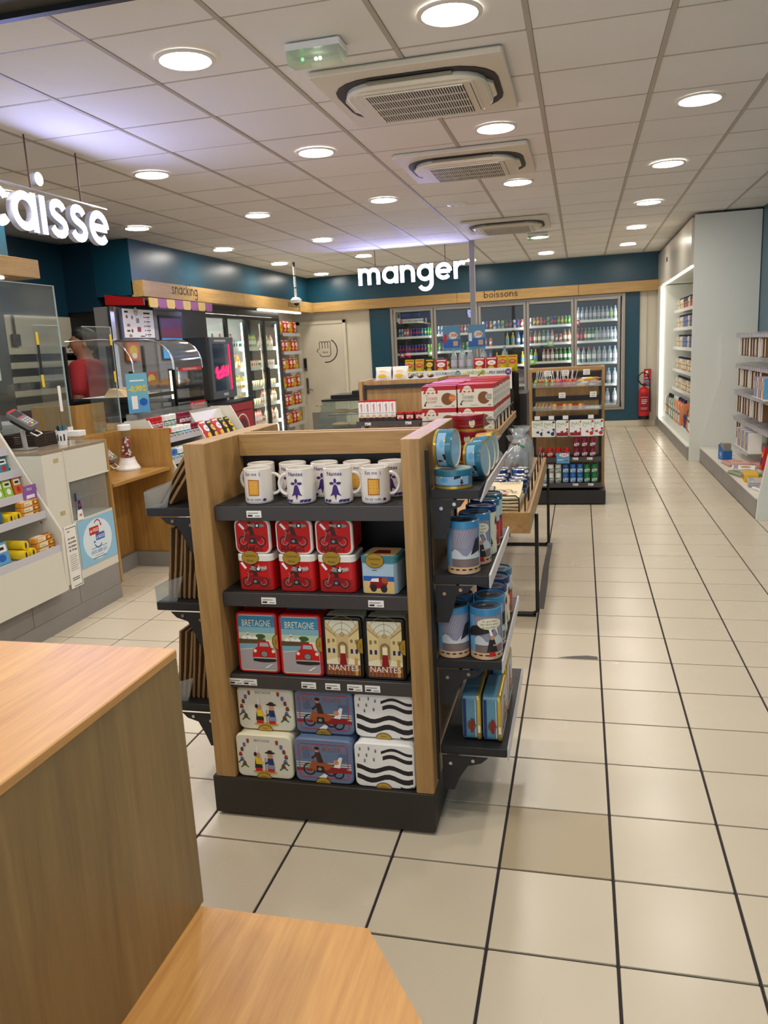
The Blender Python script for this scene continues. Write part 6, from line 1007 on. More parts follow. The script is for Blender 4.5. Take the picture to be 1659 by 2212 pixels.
# clear screens
def screen(name, label, x, y0, y1, z0, z1, tape=None):
    t = thing(name, label, 'screen', (x, (y0+y1)/2, z0)); w_ = (y1-y0)/2
    obj('clear_sheet', MB().box(-.003, .003, -w_, w_, 0, z1-z0, mat_plexi), t); obj('edge', MB().box(-.004, .004, w_-.004, w_+.003, 0, z1-z0, mat_edge).box(-.004, .004, -w_, w_, z1-z0-.005, z1-z0, mat_edge), t); obj('foot', MB().box(-.03, .03, -w_*.6, -w_*.6+.02, 0, .03, ACRY).box(-.03, .03, w_*.6, w_*.6+.02, 0, .03, ACRY), t)
    if tape: obj('hazard_tape', MB().box(.0035, .005, tape, tape+.025, .35, .7, BLACK).box(.0036, .0055, tape, tape+.025, .35, .43, YEL).box(.0036, .0055, tape, tape+.025, .62, .7, YEL), t)
    return t
mat_plexi = glass('plexi', '#f0f5f5', .975, .05); mat_edge = glass('plexi_edge', '#dfe9e9', .5, .1)
screen('clear_screen', 'largest clear screen standing on the cash counter', -3.24, 1.7, 3.085, 1.0645, 2.08)
s2 = screen('clear_screen', 'narrow clear screen with hazard tape in front of the large screen', -3.15, 2.7, 2.96, 1.0645, 1.81, -.12); obj('label_card', MB().box(.004, .005, .08, .14, .01, .07, PAPER), s2); obj('paper_strip', MB().box(.004, .005, .03, .06, .18, .35, PAPER), s2)
screen('clear_screen', 'clear screen with a yellow edge in front of the cashier', -3.15, 3.22, 3.57, 1.0555, 1.81, .145)
# ================= oak corner desk =================
d = thing('oak_desk', 'oak corner desk with high side panels and a grey plinth', 'desk', (0, 0, 0))
obj('back_panel', MB().box(-3.13, -2.72, 3.492, 3.512, .115, 1.056, W_DESK, .002), d); obj('left_panel', MB().box(-3.13, -3.11, 2.751, 3.4915, .115, 1.05, W_DESK, .002), d); obj('desktop', MB().box(-3.109, -2.735, 2.752, 3.491, .745, .77, W_DESKY, .003), d)
obj('plinth', MB().box(-3.1, -2.74, 3.47, 3.4915, 0, .114, GREY).box(-3.1, -3.08, 2.76, 3.469, 0, .114, GREY), d); obj('rear_top', MB().box(-3.6, -3.131, 2.751, 4.1, 1.036, 1.055, W_DESKY).box(-3.6, -3.58, 2.751, 4.1, 0, 1.035, CW_), d)
t_ = thing('sweet_jar', 'clear tube of red and white sweets on a white base on the oak desk', 'jar', (-3.0, 3.36, .7705)); obj('base', MB().lathe([(0, 0), (.085, 0), (.088, .012), (.07, .04), (.056, .075), (.054, .09), (.046, .09), (.045, .02), (0, .018)], WHT, 24), t_); obj('tube', MB().lathe([(.043, .03), (.043, .29)], GLASS, 20), t_); obj('lid', MB().lathe([(.046, .29), (.047, .292), (.047, .328), (.043, .332), (0, .333)], WHT, 22), t_)
q = random.Random(5); sw = [MB().ball(0, 0, 0, .0115, c_, 7, 1, .8, .75) for c_ in (RED, WHT, DRED)]; sw = [s_.mesh('sweet') for s_ in sw]
for k in range(70): a = q.uniform(0, 6.28); r_ = .03*math.sqrt(q.random()); obj('sweet', sw[k % 3], t_, (r_*math.cos(a), r_*math.sin(a), .04+k*.0028), rot=(q.random()*3, q.random()*3, 0))
tag(obj('black_cable', MB().tube([(-3.02, 2.9, .84), (-3.02, 2.86, .9), (-3.06, 2.84, 1.0), (-3.1, 2.83, 1.066)], .004, BLACK, 5)), 'black cable from the terminal up to the counter', 'cable')
# ================= gum and snack display beyond the desk =================
g = thing('checkout_display', 'sloping white display of gum tubs and snack bags past the oak desk', 'shelf', (0, 0, 0))
prof = [(-3.1, .02), (-2.67, .02), (-2.67, .68), (-2.9, 1.11), (-3.1, 1.11)]
for y in (3.53, 4.2, 4.98): obj('side_panel', MB().prism(prof, 'y', y, y+.018, CW_), g)
obj('back_panel', MB().box(-3.118, -3.1, 3.53, 5.0, .02, 1.1, CW_), g); obj('front_panel', MB().box(-2.695, -2.672, 3.549, 4.978, .02, .6, CW_), g)
GS = [(-2.69, .62), (-2.74, .79), (-2.81, .945)]
for x, z in GS: obj('shelf', MB().box(-3.099, x-.003, 3.549, 4.199, z-.012, z, CW_).box(x-.003, x, 3.549, 4.199, z-.02, z+.018, MATS['ticket_strip']), g)
obj('slope', MB().prism([(-2.76, .62), (-2.75, .62), (-3.0, 1.09), (-3.01, 1.09)], 'y', 4.22, 4.978, CW_).box(-2.75, -2.675, 4.22, 4.978, .6, .62, CW_), g)
obj('clear_back', MB().box(-3.09, -3.086, 3.549, 4.9, 1.1, 1.16, ACRY), g)
rows_ = ['red', 'red', 'red', 'mint', 'mint', 'white', 'white', 'white', 'burgundy', 'burgundy']; names = ('bottom', 'middle', 'upper')
for li, (x, z) in enumerate(GS):
    for k in range(10):
        for b_ in range(2): cl = (['red', 'blue', 'blue', 'white', 'mint', 'mint', 'white', 'white', 'burgundy', 'burgundy'], ['blue', 'blue', 'mint', 'mint', 'white', 'white', 'white', 'white', 'burgundy', 'burgundy'], rows_)[li][k]; put('tub_'+cl, 'gum_tub', f'{cl} gum tub, {ORD[k]} from the desk, {("front", "back")[b_]} row, {names[li]} checkout display shelf', 'tub', (x-.04-b_*.066, 3.585+k*.064, z+.0006+b_*.0), rz=1.4, group=f'gum tubs on the {names[li]} checkout shelf')
for k in range(3):
    for c_, cl in enumerate(('red', 'mint', 'burgundy')): put('tub_'+cl, 'gum_tub', f'{ORD[k]} {cl} gum tub stacked on top of the upper checkout row', 'tub', (-2.916, (3.585, 3.8, 4.09)[c_]+k*.062 if c_ < 2 else 4.045+k*.062, .945+.0914), rz=1.4, group='gum tubs stacked at the checkout')
for r_ in range(2):
    for k in range(6):
        kd = ('chip_r', 'chip_r', 'chip_b', 'chip_r', 'chip_b', 'chip_b')[k]
        put(kd, 'snack_bag', f'{ORD[k]} snack bag from the gum tubs in the {("lower", "upper")[r_]} row of the checkout display', 'snack bag', (-2.712-r_*.12, 4.29+k*.122, .6215+r_*.22), rot=(-.5, 0, math.pi/2), group=f'snack bags in the {("lower", "upper")[r_]} checkout row', scale=(.72, .72, .98))
n_ = MB().box(-.003, .003, -.09, .09, 0, .3, mat('promo_sky', '#6fb0c8', .5)); n_.face((.003, 0, 0), (0, 1, 0), (0, 0, 1)); n_.r(-.09, 0, .09, .1, LBLUE).t('-0,90€', 0, .165, .04, YEL, 'c', wmax=.15, bold=.04).r(-.06, .24, .06, .25, WHT).r(-.06, .03, -.01, .13, WHT).e(.04, .08, .035, .03, BLUE, 10)
tag(obj('promo_poster', n_, None, (-3.06, 3.7, 1.1605), rz=-.5), 'pale blue promotion poster marked 0,90€ behind the gum tubs', 'poster')
# ================= hot food case =================
g = thing('hot_food_case', 'black framed glass hot food case with curved hood behind the oak desk', 'display case', (0, 0, 0))
obj('base', MB().box(-4.0, -3.36, 4.15, 5.42, 0, 1.05, BLACK, .004).box(-3.358, -3.35, 4.2, 5.4, .95, 1.02, LGREY), g)
for y in (4.15, 4.8, 4.86, 5.4): obj('post', MB().box(-3.395, -3.365, y, y+.035 if y < 4.8 else y+.022, 1.05, 1.47, BLACK).box(-4.0, -3.97, y, y+.022, 1.05, 1.7, BLACK), g)
for z, y0, y1 in ((1.26, 4.17, 4.8), (1.1, 4.17, 4.8), (1.3, 4.88, 5.4), (1.18, 4.88, 5.4), (1.08, 4.88, 5.4)): obj('shelf', MB().box(-3.97, -3.36, y0, y1, z-.014, z, DARK).box(-3.36, -3.355, y0, y1, z-.02, z+.012, GLOSSB), g)
arc_ = [(-3.36, 1.46)]+[(-3.62+.26*math.cos(math.radians(a)), 1.5+.24*math.sin(math.radians(a))) for a in range(10, 91, 16)]+[(-3.97, 1.74)]
hood = glass('smoked_glass', '#6f7374', .45, .05)
for nm, y0, y1, mt in (('glass_hood', 4.17, 4.84, GLASS), ('smoked_hood', 4.86, 5.42, hood)):
    vs = [(x, y, z) for y in (y0, y1) for x, z in arc_]; n = len(arc_); obj(nm, MB().add(vs, [(i, i+1, n+i+1, n+i) for i in range(n-1)], mt).tube([(x, y0, z) for x, z in arc_], .006, STEEL, 5).tube([(x, y1, z) for x, z in arc_], .006, STEEL, 5), g)
obj('back_board', MB().box(-3.995, -3.985, 4.17, 5.4, 1.05, 1.24, BLACK), g); obj('front_glass', MB().box(-3.362, -3.358, 4.17, 4.8, 1.06, 1.46, GLASS).box(-3.362, -3.358, 4.88, 5.4, 1.06, 1.44, GLASS), g); obj('warm_light', MB().box(-3.372, -3.362, 4.785, 4.799, 1.2, 1.45, mat('case_led', '#ffe9c8', emit=8)), g)
lb_ = MB().box(-3.357, -3.352, 4.95, 5.38, 1.44, 1.475, RED); lb_.face((-3.352, 4.95, 1.44), (0, 1, 0), (0, 0, 1)); lb_.t('NOS RECOMMANDATIONS', .05, .01, .016, WHT, wmax=.33); obj('red_strip', lb_, g)
lb_ = MB().box(-3.355, -3.351, 5.08, 5.4, 1.085, 1.15, RED); lb_.face((-3.351, 5.08, 1.085), (0, 1, 0), (0, 0, 1)); lb_.t('CHICKEN BURGER', .08, .022, .024, WHT, wmax=.22).arc(.04, .033, .016, .005, 0, 360, WHT); obj('red_sign', lb_, g); obj('tray_paper', MB().box(-3.9, -3.4, 4.2, 4.78, 1.2605, 1.263, PAPER), g)
cro = MB().loft([[(.06*math.sin(t)*1.0, -.05*math.cos(t)*.4+.02*math.cos(a)*w_, .024+.024*math.sin(a)*w_) for a in [i*math.pi/4 for i in range(8)]] for t, w_ in ((-1.4, .3), (-1, .8), (-.5, 1.15), (0, 1.3), (.5, 1.15), (1, .8), (1.4, .3))], mat('pastry_brown', '#b5702c', .5))
proto('cro', [('croissant', cro)])
for k in range(7): put('cro', 'croissant', f'{ORD[k]} golden pastry on the top shelf of the hot food case', 'pastry', (-3.5-.15*(k % 2), 4.95+.065*k, 1.3095), rz=k*.8, group='pastries in the hot food case', scale=1.2)
for k in range(3): tag(obj('paper_wrap', MB().prism([(-.1, 0), (.1, 0), (.06, .05), (-.04, .07)], 'y', -.05, .05, TAN), None, (-3.62, 4.3+.165*k, 1.2635), rz=.1*k), f'{ORD[k]} wrapped sandwich on the paper lined shelf of the hot case', 'sandwich', 'wrapped sandwiches in the hot case')
# ================= meal kiosk, awning, screens =================
g = thing('meal_kiosk', 'grey meal kiosk wall with a menu board and screen under a striped awning', 'kiosk', (0, 0, 0))
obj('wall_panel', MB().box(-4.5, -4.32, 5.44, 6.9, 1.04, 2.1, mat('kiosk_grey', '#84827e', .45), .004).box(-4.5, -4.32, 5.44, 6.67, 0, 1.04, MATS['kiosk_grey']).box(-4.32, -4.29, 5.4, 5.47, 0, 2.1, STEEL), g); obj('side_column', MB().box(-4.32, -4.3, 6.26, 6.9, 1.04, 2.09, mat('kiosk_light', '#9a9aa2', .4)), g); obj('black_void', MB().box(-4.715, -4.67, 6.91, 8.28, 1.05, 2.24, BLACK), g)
mb_ = MB().box(-4.3, -4.28, 5.56, 6.22, 1.78, 2.09, mat('menu_frame', '#55567a', .5)).box(-4.28, -4.276, 5.6, 6.2, 1.795, 2.085, mat('menu_white', '#eceaee', .5, emit=.15)); mb_.face((-4.276, 5.6, 1.795), (0, 1, 0), (0, 0, 1))
for x, y, w_, h, c_ in ((.03, .25, .07, .02, INK), (.4, .245, .13, .018, INK), (.05, .06, .06, .018, INK), (.3, .01, .09, .01, INK)): mb_.r(x, y, x+w_, y+h, c_)
for x, y in ((.07, .21), (.17, .205), (.15, .07)): mb_.e(x, y, .02, .02, DRED, 10)
for x, y in ((.06, .13), (.08, .025)): mb_.e(x+.03, y, .03, .014, TAN, 10).r(x, y-.016, x+.06, y-.004, RUST).r(x, y-.003, x+.06, y+.003, LGREEN)
for k in range(5): mb_.e(.41, .21-k*.045, .016, .01, PINK, 8).r(.44, .207-k*.045, .52, .217-k*.045, INK).t('7,20€', .46, .188-k*.045, .012, INK)
mb_.r(.24, .15, .3, .2, GREY).r(.25, .06, .32, .11, DRED).e(.25, .27, .04, .045, INK, 16).e(.25, .27, .036, .041, WHT, 16).t('MENU', .25, .26, .014, DRED, 'c', wmax=.055)
obj('menu_board', mb_, g)
tv = MB().box(-4.3, -4.285, 6.33, 6.9, 1.55, 2.04, BLACK); tv.face((-4.285, 6.33, 1.55), (0, 1, 0), (0, 0, 1)); tv.r(.03, .24, .5, .46, mat('screen_violet', '#4a1e4e', .3, emit=.6)).r(.03, .24, .5, .35, mat('screen_maroon', '#5a1230', .3, emit=.6)).r(.03, .02, .5, .24, mat('screen_cyan', '#1e90c8', .3, emit=.7)).p([(.15, .18), (.26, .23), (.3, .2), (.34, .16), (.2, .14)], SKIN).e(.28, .18, .02, .03, RED, 8); obj('screen', tv, g)
for k, (z, c_) in enumerate(((1.56, ORANGE), (1.25, RED))): fm = MB().box(-4.31, -4.275, 5.62+.3*k, 5.85+.3*k, z, z+.19, c_, .003); fm.face((-4.275, 5.62+.3*k, z), (0, 1, 0), (0, 0, 1)); fm.e(.11, .1, .08, .06, YEL, 10).e(.12, .05, .05, .03, WHT, 10); obj('snack_dispenser', fm, g)
aw = MB().prism([(-4.46, 2.13), (-4.02, 2.1), (-4.02, 2.165), (-4.46, 2.23)], 'y', 5.6, 5.61, RED).prism([(-4.46, 2.2), (-4.04, 2.16), (-4.02, 2.165), (-4.46, 2.23)], 'y', 5.61, 5.76, BLACK).prism([(-4.46, 2.2), (-4.04, 2.16), (-4.02, 2.17), (-4.46, 2.24)], 'y', 5.76, 7.12, BLACK); obj('awning_roof', aw, g)
for k in range(8):
    y0 = 5.68+k*.18; c_ = (YEL, mat('awning_plum', '#9c2e62', .4))[k % 2]; pts = [(y0+.002, 2.18), (y0+.178, 2.18), (y0+.178, 2.105), (y0+.16, 2.085), (y0+.02, 2.085), (y0+.002, 2.105)]; obj('awning_flap', MB().prism(pts, 'x', -4.02, -4.008, c_), g)
# drinks counter in red and the small glass door cooler
RDP = mat('panel_red', '#a3151c', .3)
g = thing('red_counter_unit', 'black topped counter unit with red doors below the small cooler', 'cabinet', (0, 0, 0))
obj('body', MB().box(-4.65, -4.02, 6.7, 8.1, 0, .985, BLACK, .004), g); obj('worktop', MB().box(-4.66, -3.99, 6.69, 8.11, .99, 1.03, GLOSSB, .004), g)
for y0, y1 in ((6.74, 7.27), (7.33, 8.06)):
    dr = MB().box(-4.019, -4.0, y0, y1, .08, .86, RDP, .003).box(-4.015, -4.0, y0, y1, .87, .965, RDP, .003); dr.face((-4.0, (y0+y1)/2, .62), (0, 1, 0), (0, 0, 1))
    dr.arc(0, 0, .2, .016, -20, 200, WHT, 22).e(0, -.0, .15, .15, mat('logo_dark', '#5c0f16', .4), 20).r(-.21, -.14, -.17, -.02, WHT).r(.17, -.14, .21, -.02, WHT).arc(0, -.1, .05, .014, 30, 150, WHT, 8).arc(0, -.11, .09, .016, 40, 140, WHT, 8); obj('door', dr, g)
g = thing('small_cooler', 'dark countertop cooler with a red lit script on its glass door', 'cooler', (0, 0, 1.0305))
obj('cabinet', MB().box(-4.6, -4.03, 6.92, 7.6, 0.02, .76, mat('cooler_grey', '#3a3835', .4), .01).box(-4.55, -4.1, 7.0, 7.5, 0, .0195, BLACK), g); dr = MB().box(-4.029, -4.0, 6.93, 7.59, .03, .12, mat('cooler_frame', '#4c4e52', .4)).box(-4.029, -4.0, 6.93, 7.59, .68, .755, MATS['cooler_frame']).box(-4.029, -4.0, 6.93, 7.0, .12, .68, MATS['cooler_frame']).box(-4.029, -4.0, 7.5, 7.59, .12, .68, MATS['cooler_frame']); dr.face((-4.0, 7.26, .7), (0, 1, 0), (0, 0, 1)); dr.r(-.2, .005, .12, .028, LGREY); dr.face((-4.0, 7.26, .06), (0, 1, 0), (0, 0, 1)); dr.r(-.05, 0, .08, .03, LGREY); obj('door', dr, g)
obj('door_glass', MB().box(-4.02, -4.008, 7.0, 7.5, .12, .68, mat('cooler_glass', '#2a3a4c', .08)), g); NEON = mat('neon_red', '#ff1740', emit=5)
nn = MB(); nn.fr = lambda x, y, l: (-4.004, 7.04+x, .28+y); script = [(0, .04), (.02, .1), (.05, .12), (.05, .08), (.02, .03), (.05, .02), (.09, .06), (.1, .03), (.13, .08), (.12, .03), (.16, .06), (.18, .12), (.17, .04), (.2, .06), (.22, .13), (.21, .05), (.25, .06), (.3, .13), (.29, .05), (.33, .07), (.36, .13)]
obj('neon_script', MB().tube([(-4.002, 7.05+x, .3+y*.9) for x, y in script], .007, NEON, 5).tube([(-4.002, 7.05+x*.9+.02, .25+y*.8) for x, y in script[::-1]], .007, NEON, 5), g); obj('neon_line', MB().tube([(-4.002, 7.47, .13), (-4.002, 7.47, .67)], .006, NEON, 5), g)
# ================= glass fronted food fridge along the left wall =================
g = thing('food_fridge', 'tall lit food fridge with black framed glass doors along the left wall', 'fridge', (0, 0, 0))
WIN = mat('fridge_white', '#e6e5e0', .5); LED2 = mat('food_fridge_led', '#fffdf6', emit=26)
obj('cabinet', MB().box(-5.42, -5.38, 8.3, 11.25, .1, 2.25, WIN).box(-5.38, -4.8, 8.3, 11.25, .1, .16, BLACK).box(-5.38, -4.78, 8.3, 11.25, 2.16, 2.25, BLACK).box(-5.38, -4.78, 8.3, 8.34, .16, 2.16, BLACK).box(-5.38, -4.78, 11.21, 11.25, .16, 2.16, BLACK), g)
FZ = [1.67, 1.36, 1.05, .76, .45, .2]
for k in range(4):
    y0, y1 = 8.36+k*.71, 8.36+(k+1)*.71
    d = obj('door', MB().box(-4.78, -4.74, y0, y0+.04, .15, 2.15, BLACK).box(-4.78, -4.74, y1-.045, y1-.005, .15, 2.15, BLACK).box(-4.78, -4.74, y0+.04, y1-.045, 2.1, 2.15, BLACK).box(-4.78, -4.74, y0+.04, y1-.045, .15, .2, BLACK), g)
    obj('pane', MB().box(-4.763, -4.758, y0+.04, y1-.045, .2, 2.1, FGL), d); obj('handle', MB().box(-4.739, -4.71, y0+.01 if k % 2 else y1-.03, y0+.03 if k % 2 else y1-.01, 1.0, 1.35, BLACK, .004), d) if k in (2, 3) else None
    obj('light_tube', MB().box(-4.81, -4.795, y1-.055, y1-.045, .25, 2.05, LED2 if k % 2 else WIN).box(-4.9, -4.86, y0+.05, y1-.05, 2.14, 2.158, LED2), g)
    ul = MB(); [ul.box(-4.87, -4.85, y0+.06, y1-.07, z-.022, z-.0155, mat('shelf_led', '#fffaf0', emit=55)) for z in FZ[:5]]; obj('under_shelf_light', ul, g)
    for z in FZ: obj('shelf', MB().box(-5.37, -4.84, y0+.01, y1-.02, z-.015, z, WIN).box(-4.84, -4.832, y0+.01, y1-.02, z-.04, z+.02, WIN), g)
def cup(c1, c2, h=.1): return [('cup', MB().lathe([(0, 0), (.03, 0), (.038, h), (.04, h), (.04, h+.006), (0, h+.007)], [c1, c1, c1, c2, c2], 12).wrap(.0345).r(-.03, h*.3, .03, h*.7, c2, 4))]
proto('fd_cup', cup(WHT, GREEN)); proto('fd_cup2', cup(CRM, RED)); proto('fd_bottle', bottle(mat('milk_drink', '#e6d2b8', .3), GREEN, WHT, .03, .19)); proto('fd_juice', bottle(mat('fresh_orange', '#e08a24', .25), ORANGE, CRM, .03, .19)); proto('fd_green', bottle(mat('smoothie', '#9aa84a', .3), GREEN, WHT, .03, .19)); proto('fd_pink', bottle(mat('smoothie_pink', '#d08a84', .3), RED, WHT, .03, .19))
m = MB().prism([(-.06, 0), (.06, 0), (.06, .15)], 'x', -.035, .035, CRM); m.face((.0352, 0, 0), (0, 1, 0), (0, 0, 1)); m.p([(-.045, .008), (.052, .008), (.052, .13)], TAN).r(-.02, .02, .052, .035, LGREEN).r(.005, .05, .052, .062, RED); proto('fd_sand', [('sandwich_pack', m)])
FD = [['fd_green', 'fd_sand', 'fd_pink', 'fd_cup', 'fd_cup'], ['fd_cup2', 'fd_cup', 'fd_cup2', 'fd_juice', 'fd_sand'], ['fd_sand', 'fd_sand', 'fd_sand', 'fd_juice', 'fd_green'], ['fd_sand', 'fd_pink', 'fd_green', 'fd_juice', 'fd_sand'], ['fd_pink', 'fd_cup2', 'fd_bottle', 'fd_green', 'fd_juice'], ['fd_bottle', 'fd_juice', 'fd_bottle', 'fd_juice', 'fd_bottle']]
FN = dict(fd_cup='white pot', fd_cup2='cream pot', fd_bottle='milk drink', fd_juice='orange drink', fd_green='green drink', fd_pink='pink drink', fd_sand='sandwich pack')
for k in range(4):
    for l_, z in enumerate(FZ):
        for i in range(7): kd = FD[l_][(i+k*2+(i*k) % 3) % 5]; put(kd, FN[kd].replace(' ', '_'), f'{FN[kd]}, {ORD[i]} from the left, {ORD[l_]} shelf, {ORD[k]} door of the food fridge', 'food', (-4.9, 8.44+k*.71+i*.0925, z+.0005), group=f'food on the {ORD[l_]} shelf of the {ORD[k]} food fridge door', scale=.7 if kd == 'fd_sand' else 1.1 if 'cup' in kd else 1.15)
# crisp rack between fridge and door
g = thing('crisp_rack', 'narrow crisp rack between the food fridge and the private door', 'rack', (0, 0, 0))
obj('frame', MB().box(-5.07, -5.05, 11.4, 12.4, 0, 2.2, LGREY).box(-5.05, -4.8, 11.3, 11.33, 0, 2.22, BLACK), g)
for l_, z in enumerate((1.9, 1.58, 1.26, .94, .62, .3)):
    obj('shelf', MB().box(-5.05, -4.82, 11.5, 12.38, z-.012, z, LGREY).box(-4.82, -4.812, 11.5, 12.38, z-.04, z+.02, mat('rack_rail', '#b9b7be', .4)), g)
    for k in range(5): put('chip_r' if (k+l_) % 3 else 'chip_y', 'crisp_bag', f'{ORD[k]} crisp bag from the fridge on the {ORD[l_]} shelf of the crisp rack', 'snack bag', (-4.88, 11.58+k*.17, z+.0006), rz=math.pi/2, group=f'crisp bags on the {ORD[l_]} rack shelf', scale=(1, 1, 1.1))
# ================= behind the counter =================
g = thing('back_office_rack', 'pale back office rack with stacked trays behind the clear screens', 'rack', (0, 0, 0))
obj('upright', MB().box(-5.58, -5.2, 4.92, 4.95, 0, 1.75, BLACK), g); obj('upright', MB().box(-5.58, -5.2, 6.4, 6.43, 0, 1.75, BLACK), g)
for k in range(8): obj('tray', MB().box(-5.58, -5.2, 4.95, 6.4, .68+k*.14, .7+k*.14, BLACK).box(-5.205, -5.195, 4.96, 6.39, .7+k*.14, .76+k*.14, mat('tray_cream', '#cfc8b0', .5)), g)
for k in range(4): tag(obj('conduit', MB().tube([(-5.585, 4.6+k*.05, 1.5), (-5.585, 4.6+k*.05, 2.1)], .009, mat('pipe_brown', '#7a6a50', .5), 6)), f'{ORD[k]} thin pipe from the left on the back office wall', 'pipe', 'thin wall pipes') 
tag(obj('wall_socket', MB().box(-5.595, -5.56, 5.55, 5.67, 1.78, 1.9, mat('socket_dark', '#3c3a36', .5), .008).tube([(-5.58, 5.61, 1.9), (-5.58, 5.61, 2.1)], .012, MATS['socket_dark'], 6)), 'dark square socket with a cable on the back office wall', 'socket')
g = thing('tobacco_cabinet', 'dark green black tobacco cabinet at the left edge behind the screen', 'cabinet', (0, 0, 0)); TGR = mat('tobacco_green', '#1d2a28', .35)
obj('body', MB().box(-5.3, -4.42, 2.2, 4.02, 0, 2.1, TGR, .004), g); [obj('door', MB().box(-4.419, -4.4, 2.22+k*.6, 2.81+k*.6, .1, 2.08, TGR, .003), g) for k in range(3)]; obj('switch_box', MB().box(-4.3995, -4.37, 3.72, 3.84, 1.45, 1.56, WHT, .006), g)
for k, (y, z, c_) in enumerate(((4.25, 0, GREY), (4.5, 0, mat('box_mauve', '#6a6070', .6)), (4.3, .3, KRAFT))): tag(obj('storage_box', MB().box(-.2, .2, -.11, .11, 0, .29, c_, .006).box(-.2, .2, -.012, .012, .2895, .2905, TAN), None, (-4.75, y if z == 0 else 4.38, .3*k*0+(z and .2915))), ('grey storage box on the floor behind the cash counter', 'mauve storage box on the floor behind the cash counter', 'kraft storage box stacked behind the cash counter')[k], 'box')
# ================= cashier =================
def skin(name, V, Ed, mt, par, root=0, sub=2):
    me = bpy.data.meshes.new(name); me.from_pydata([v[:3] for v in V], Ed, []); o = bpy.data.objects.new(name, me); COL.objects.link(o); o.parent = par; me.materials.append(mt)
    k = o.modifiers.new('skin', 'SKIN'); k.use_smooth_shade = True
    for d, v in zip(me.skin_vertices[0].data, V): d.radius = v[3] if isinstance(v[3], tuple) else (v[3], v[3])
    me.skin_vertices[0].data[root].use_root = True
    if sub: m = o.modifiers.new('sub', 'SUBSURF'); m.levels = m.render_levels = sub
    return o
P_ = thing('person', 'cashier in a red short sleeved shirt with dark hair, turned left behind the screens', 'person', (-4.22, 4.78, 0), rz=-1.35)
P_.scale = (1.03, 1.03, 1.04)
hy = .35   # head turned towards the counter
def hd_(x, y, z): c_, s_ = math.cos(hy), math.sin(hy); return (x*c_-y*s_, x*s_+y*c_, z)
V = [(0, 0, .93, (.17, .13)), (0, .0, 1.12, (.16, .13)), (0, 0, 1.3, (.18, .13)), (0, .01, 1.45, (.13, .09)), (0, .005, 1.52, .066), (0, -.005, 1.57, .066)]
V += [(*hd_(0, -.022, 1.63), (.078, .1)), (*hd_(0, -.005, 1.7), (.082, .106)), (*hd_(0, .0, 1.77), .06)]     # 6,7,8 head
V += [(*hd_(0, -.078, 1.595), .042), (*hd_(0, -.108, 1.655), .013), (*hd_(0, -.136, 1.638), .012)]              # 9 chin 10,11 nose
E_ = [(0, 1), (1, 2), (2, 3), (3, 4), (4, 5), (5, 6), (6, 7), (7, 8), (6, 9), (6, 10), (10, 11)]
for s_ in (-1, 1):
    b = len(V); V += [(s_*.18, .01, 1.44, .068), (s_*.235, .02, 1.32, .054), (s_*.26, .0, 1.12, .043), (s_*.2, -.14, 1.04, .034), (s_*.15, -.25, 1.03, .024), (s_*.14, -.3, 1.02, .026), (s_*.135, -.335, 1.01, .024)]
    E_ += [(3, b), (b, b+1), (b+1, b+2), (b+2, b+3), (b+3, b+4), (b+4, b+5), (b+5, b+6)]
    h0 = b+6
    for f in range(4):
        x = s_*.135+(f-1.5)*.017; l_ = (.06, .075, .08, .068)[f if s_ > 0 else 3-f]; k = len(V); V += [(x, -.36, 1.01, .0095), (x, -.36-l_*.5, 1.0, .009), (x, -.36-l_*.8, .975, .0075)]; E_ += [(h0, k), (k, k+1), (k+1, k+2)]
    k = len(V); V += [(s_*.135-s_*.035, -.31, 1.005, .011), (s_*.135-s_*.05, -.345, .995, .009)]; E_ += [(b+5, k), (k, k+1)]
    b = len(V); V += [(s_*.1, 0, .82, .09), (s_*.105, -.01, .48, .06), (s_*.105, .01, .28, .052), (s_*.105, .02, .09, .037), (s_*.11, -.1, .045, .034), (s_*.115, -.16, .035, .026)]
    E_ += [(0, b), (b, b+1), (b+1, b+2), (b+2, b+3), (b+3, b+4), (b+4, b+5)]
body = skin('body', V, E_, mat('skin_brown', '#8a5a40', .5), P_)
S_ = [(0, 0, .9, (.2, .155)), (0, 0, 1.12, (.19, .155)), (0, 0, 1.3, (.205, .155)), (0, .01, 1.46, (.155, .112)), (0, .006, 1.53, .078)]; SE = [(0, 1), (1, 2), (2, 3), (3, 4)]
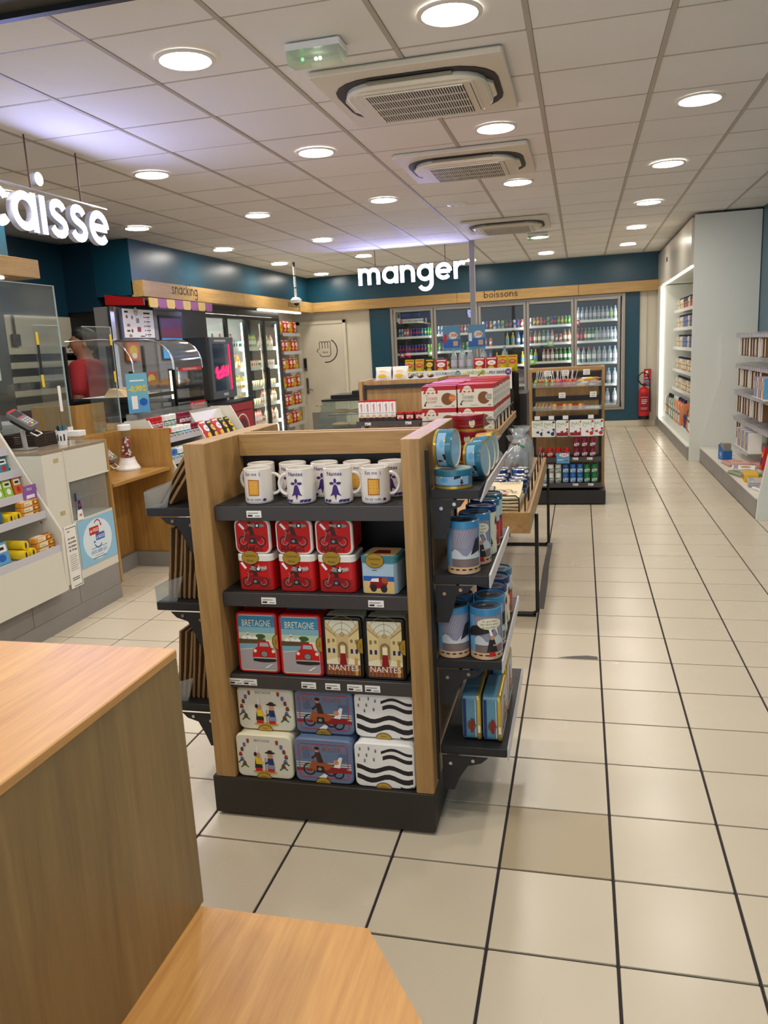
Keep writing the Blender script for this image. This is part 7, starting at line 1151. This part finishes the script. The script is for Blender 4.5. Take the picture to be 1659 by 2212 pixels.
for s_ in (-1, 1): b = len(S_); S_ += [(s_*.18, .01, 1.465, .085), (s_*.235, .02, 1.32, .072), (s_*.252, .01, 1.2, .066)]; SE += [(3, b), (b, b+1), (b+1, b+2)]
skin('shirt', S_, SE, mat('shirt_red', '#8f141d', .8), P_)
T_ = [(0, 0, .92, (.168, .126)), (0, 0, .86, (.165, .12))]; TE = [(0, 1)]
for s_ in (-1, 1): b = len(T_); T_ += [(s_*.1, 0, .78, .1), (s_*.105, -.01, .48, .074), (s_*.105, .012, .12, .06)]; TE += [(1, b), (b, b+1), (b+1, b+2)]
skin('trousers', T_, TE, mat('trousers_dark', '#1c1c22', .8), P_)
hr = mat('hair_black', '#0e0c0c', .55, bump=(60, .5)); hm = MB(); 
for x, y, z, r_, sx, sy, sz in ((0, .02, 1.735, .094, .98, 1.16, .78), (0, .06, 1.68, .085, 1, .8, .95), (0, .0, 1.765, .075, 1, 1.15, .7)): p_ = hd_(x, y, z); hm.ball(p_[0], p_[1], p_[2], r_, hr, 14, sx, sy, sz)
obj('hair', hm, P_)
for s_ in (-1, 1):
    p_ = hd_(s_*.032, -.096, 1.678); ey = obj('eye', MB().ball(*p_, .0115, WHT, 8), P_); q_ = hd_(s_*.033, -.106, 1.678); obj('iris', MB().ball(*q_, .0055, INK, 6), ey)
    p_ = hd_(s_*.032, -.106, 1.703); obj('eyebrow', MB().ball(*p_, .018, hr, 8, 1, .35, .25), P_); p_ = hd_(s_*.088, .015, 1.66); obj('ear', MB().ball(*p_, .03, MATS['skin_brown'], 8, .35, .7, 1), P_)
p_ = hd_(0, -.112, 1.612); obj('mouth', MB().ball(*p_, .022, mat('lips', '#6e3a34', .5), 8, 1, .35, .28), P_)
for s_ in (-1, 1): obj('shoe', MB().loft([[(s_*.11+.045*w_*math.cos(a), y, max(0, .04*h+.04*h*math.sin(a))) for a in [i*math.pi/4 for i in range(8)]] for y, w_, h in ((.08, .5, .7), (.05, .9, 1), (-.05, 1, .9), (-.14, .95, .6), (-.2, .5, .4))], BLACK), P_)
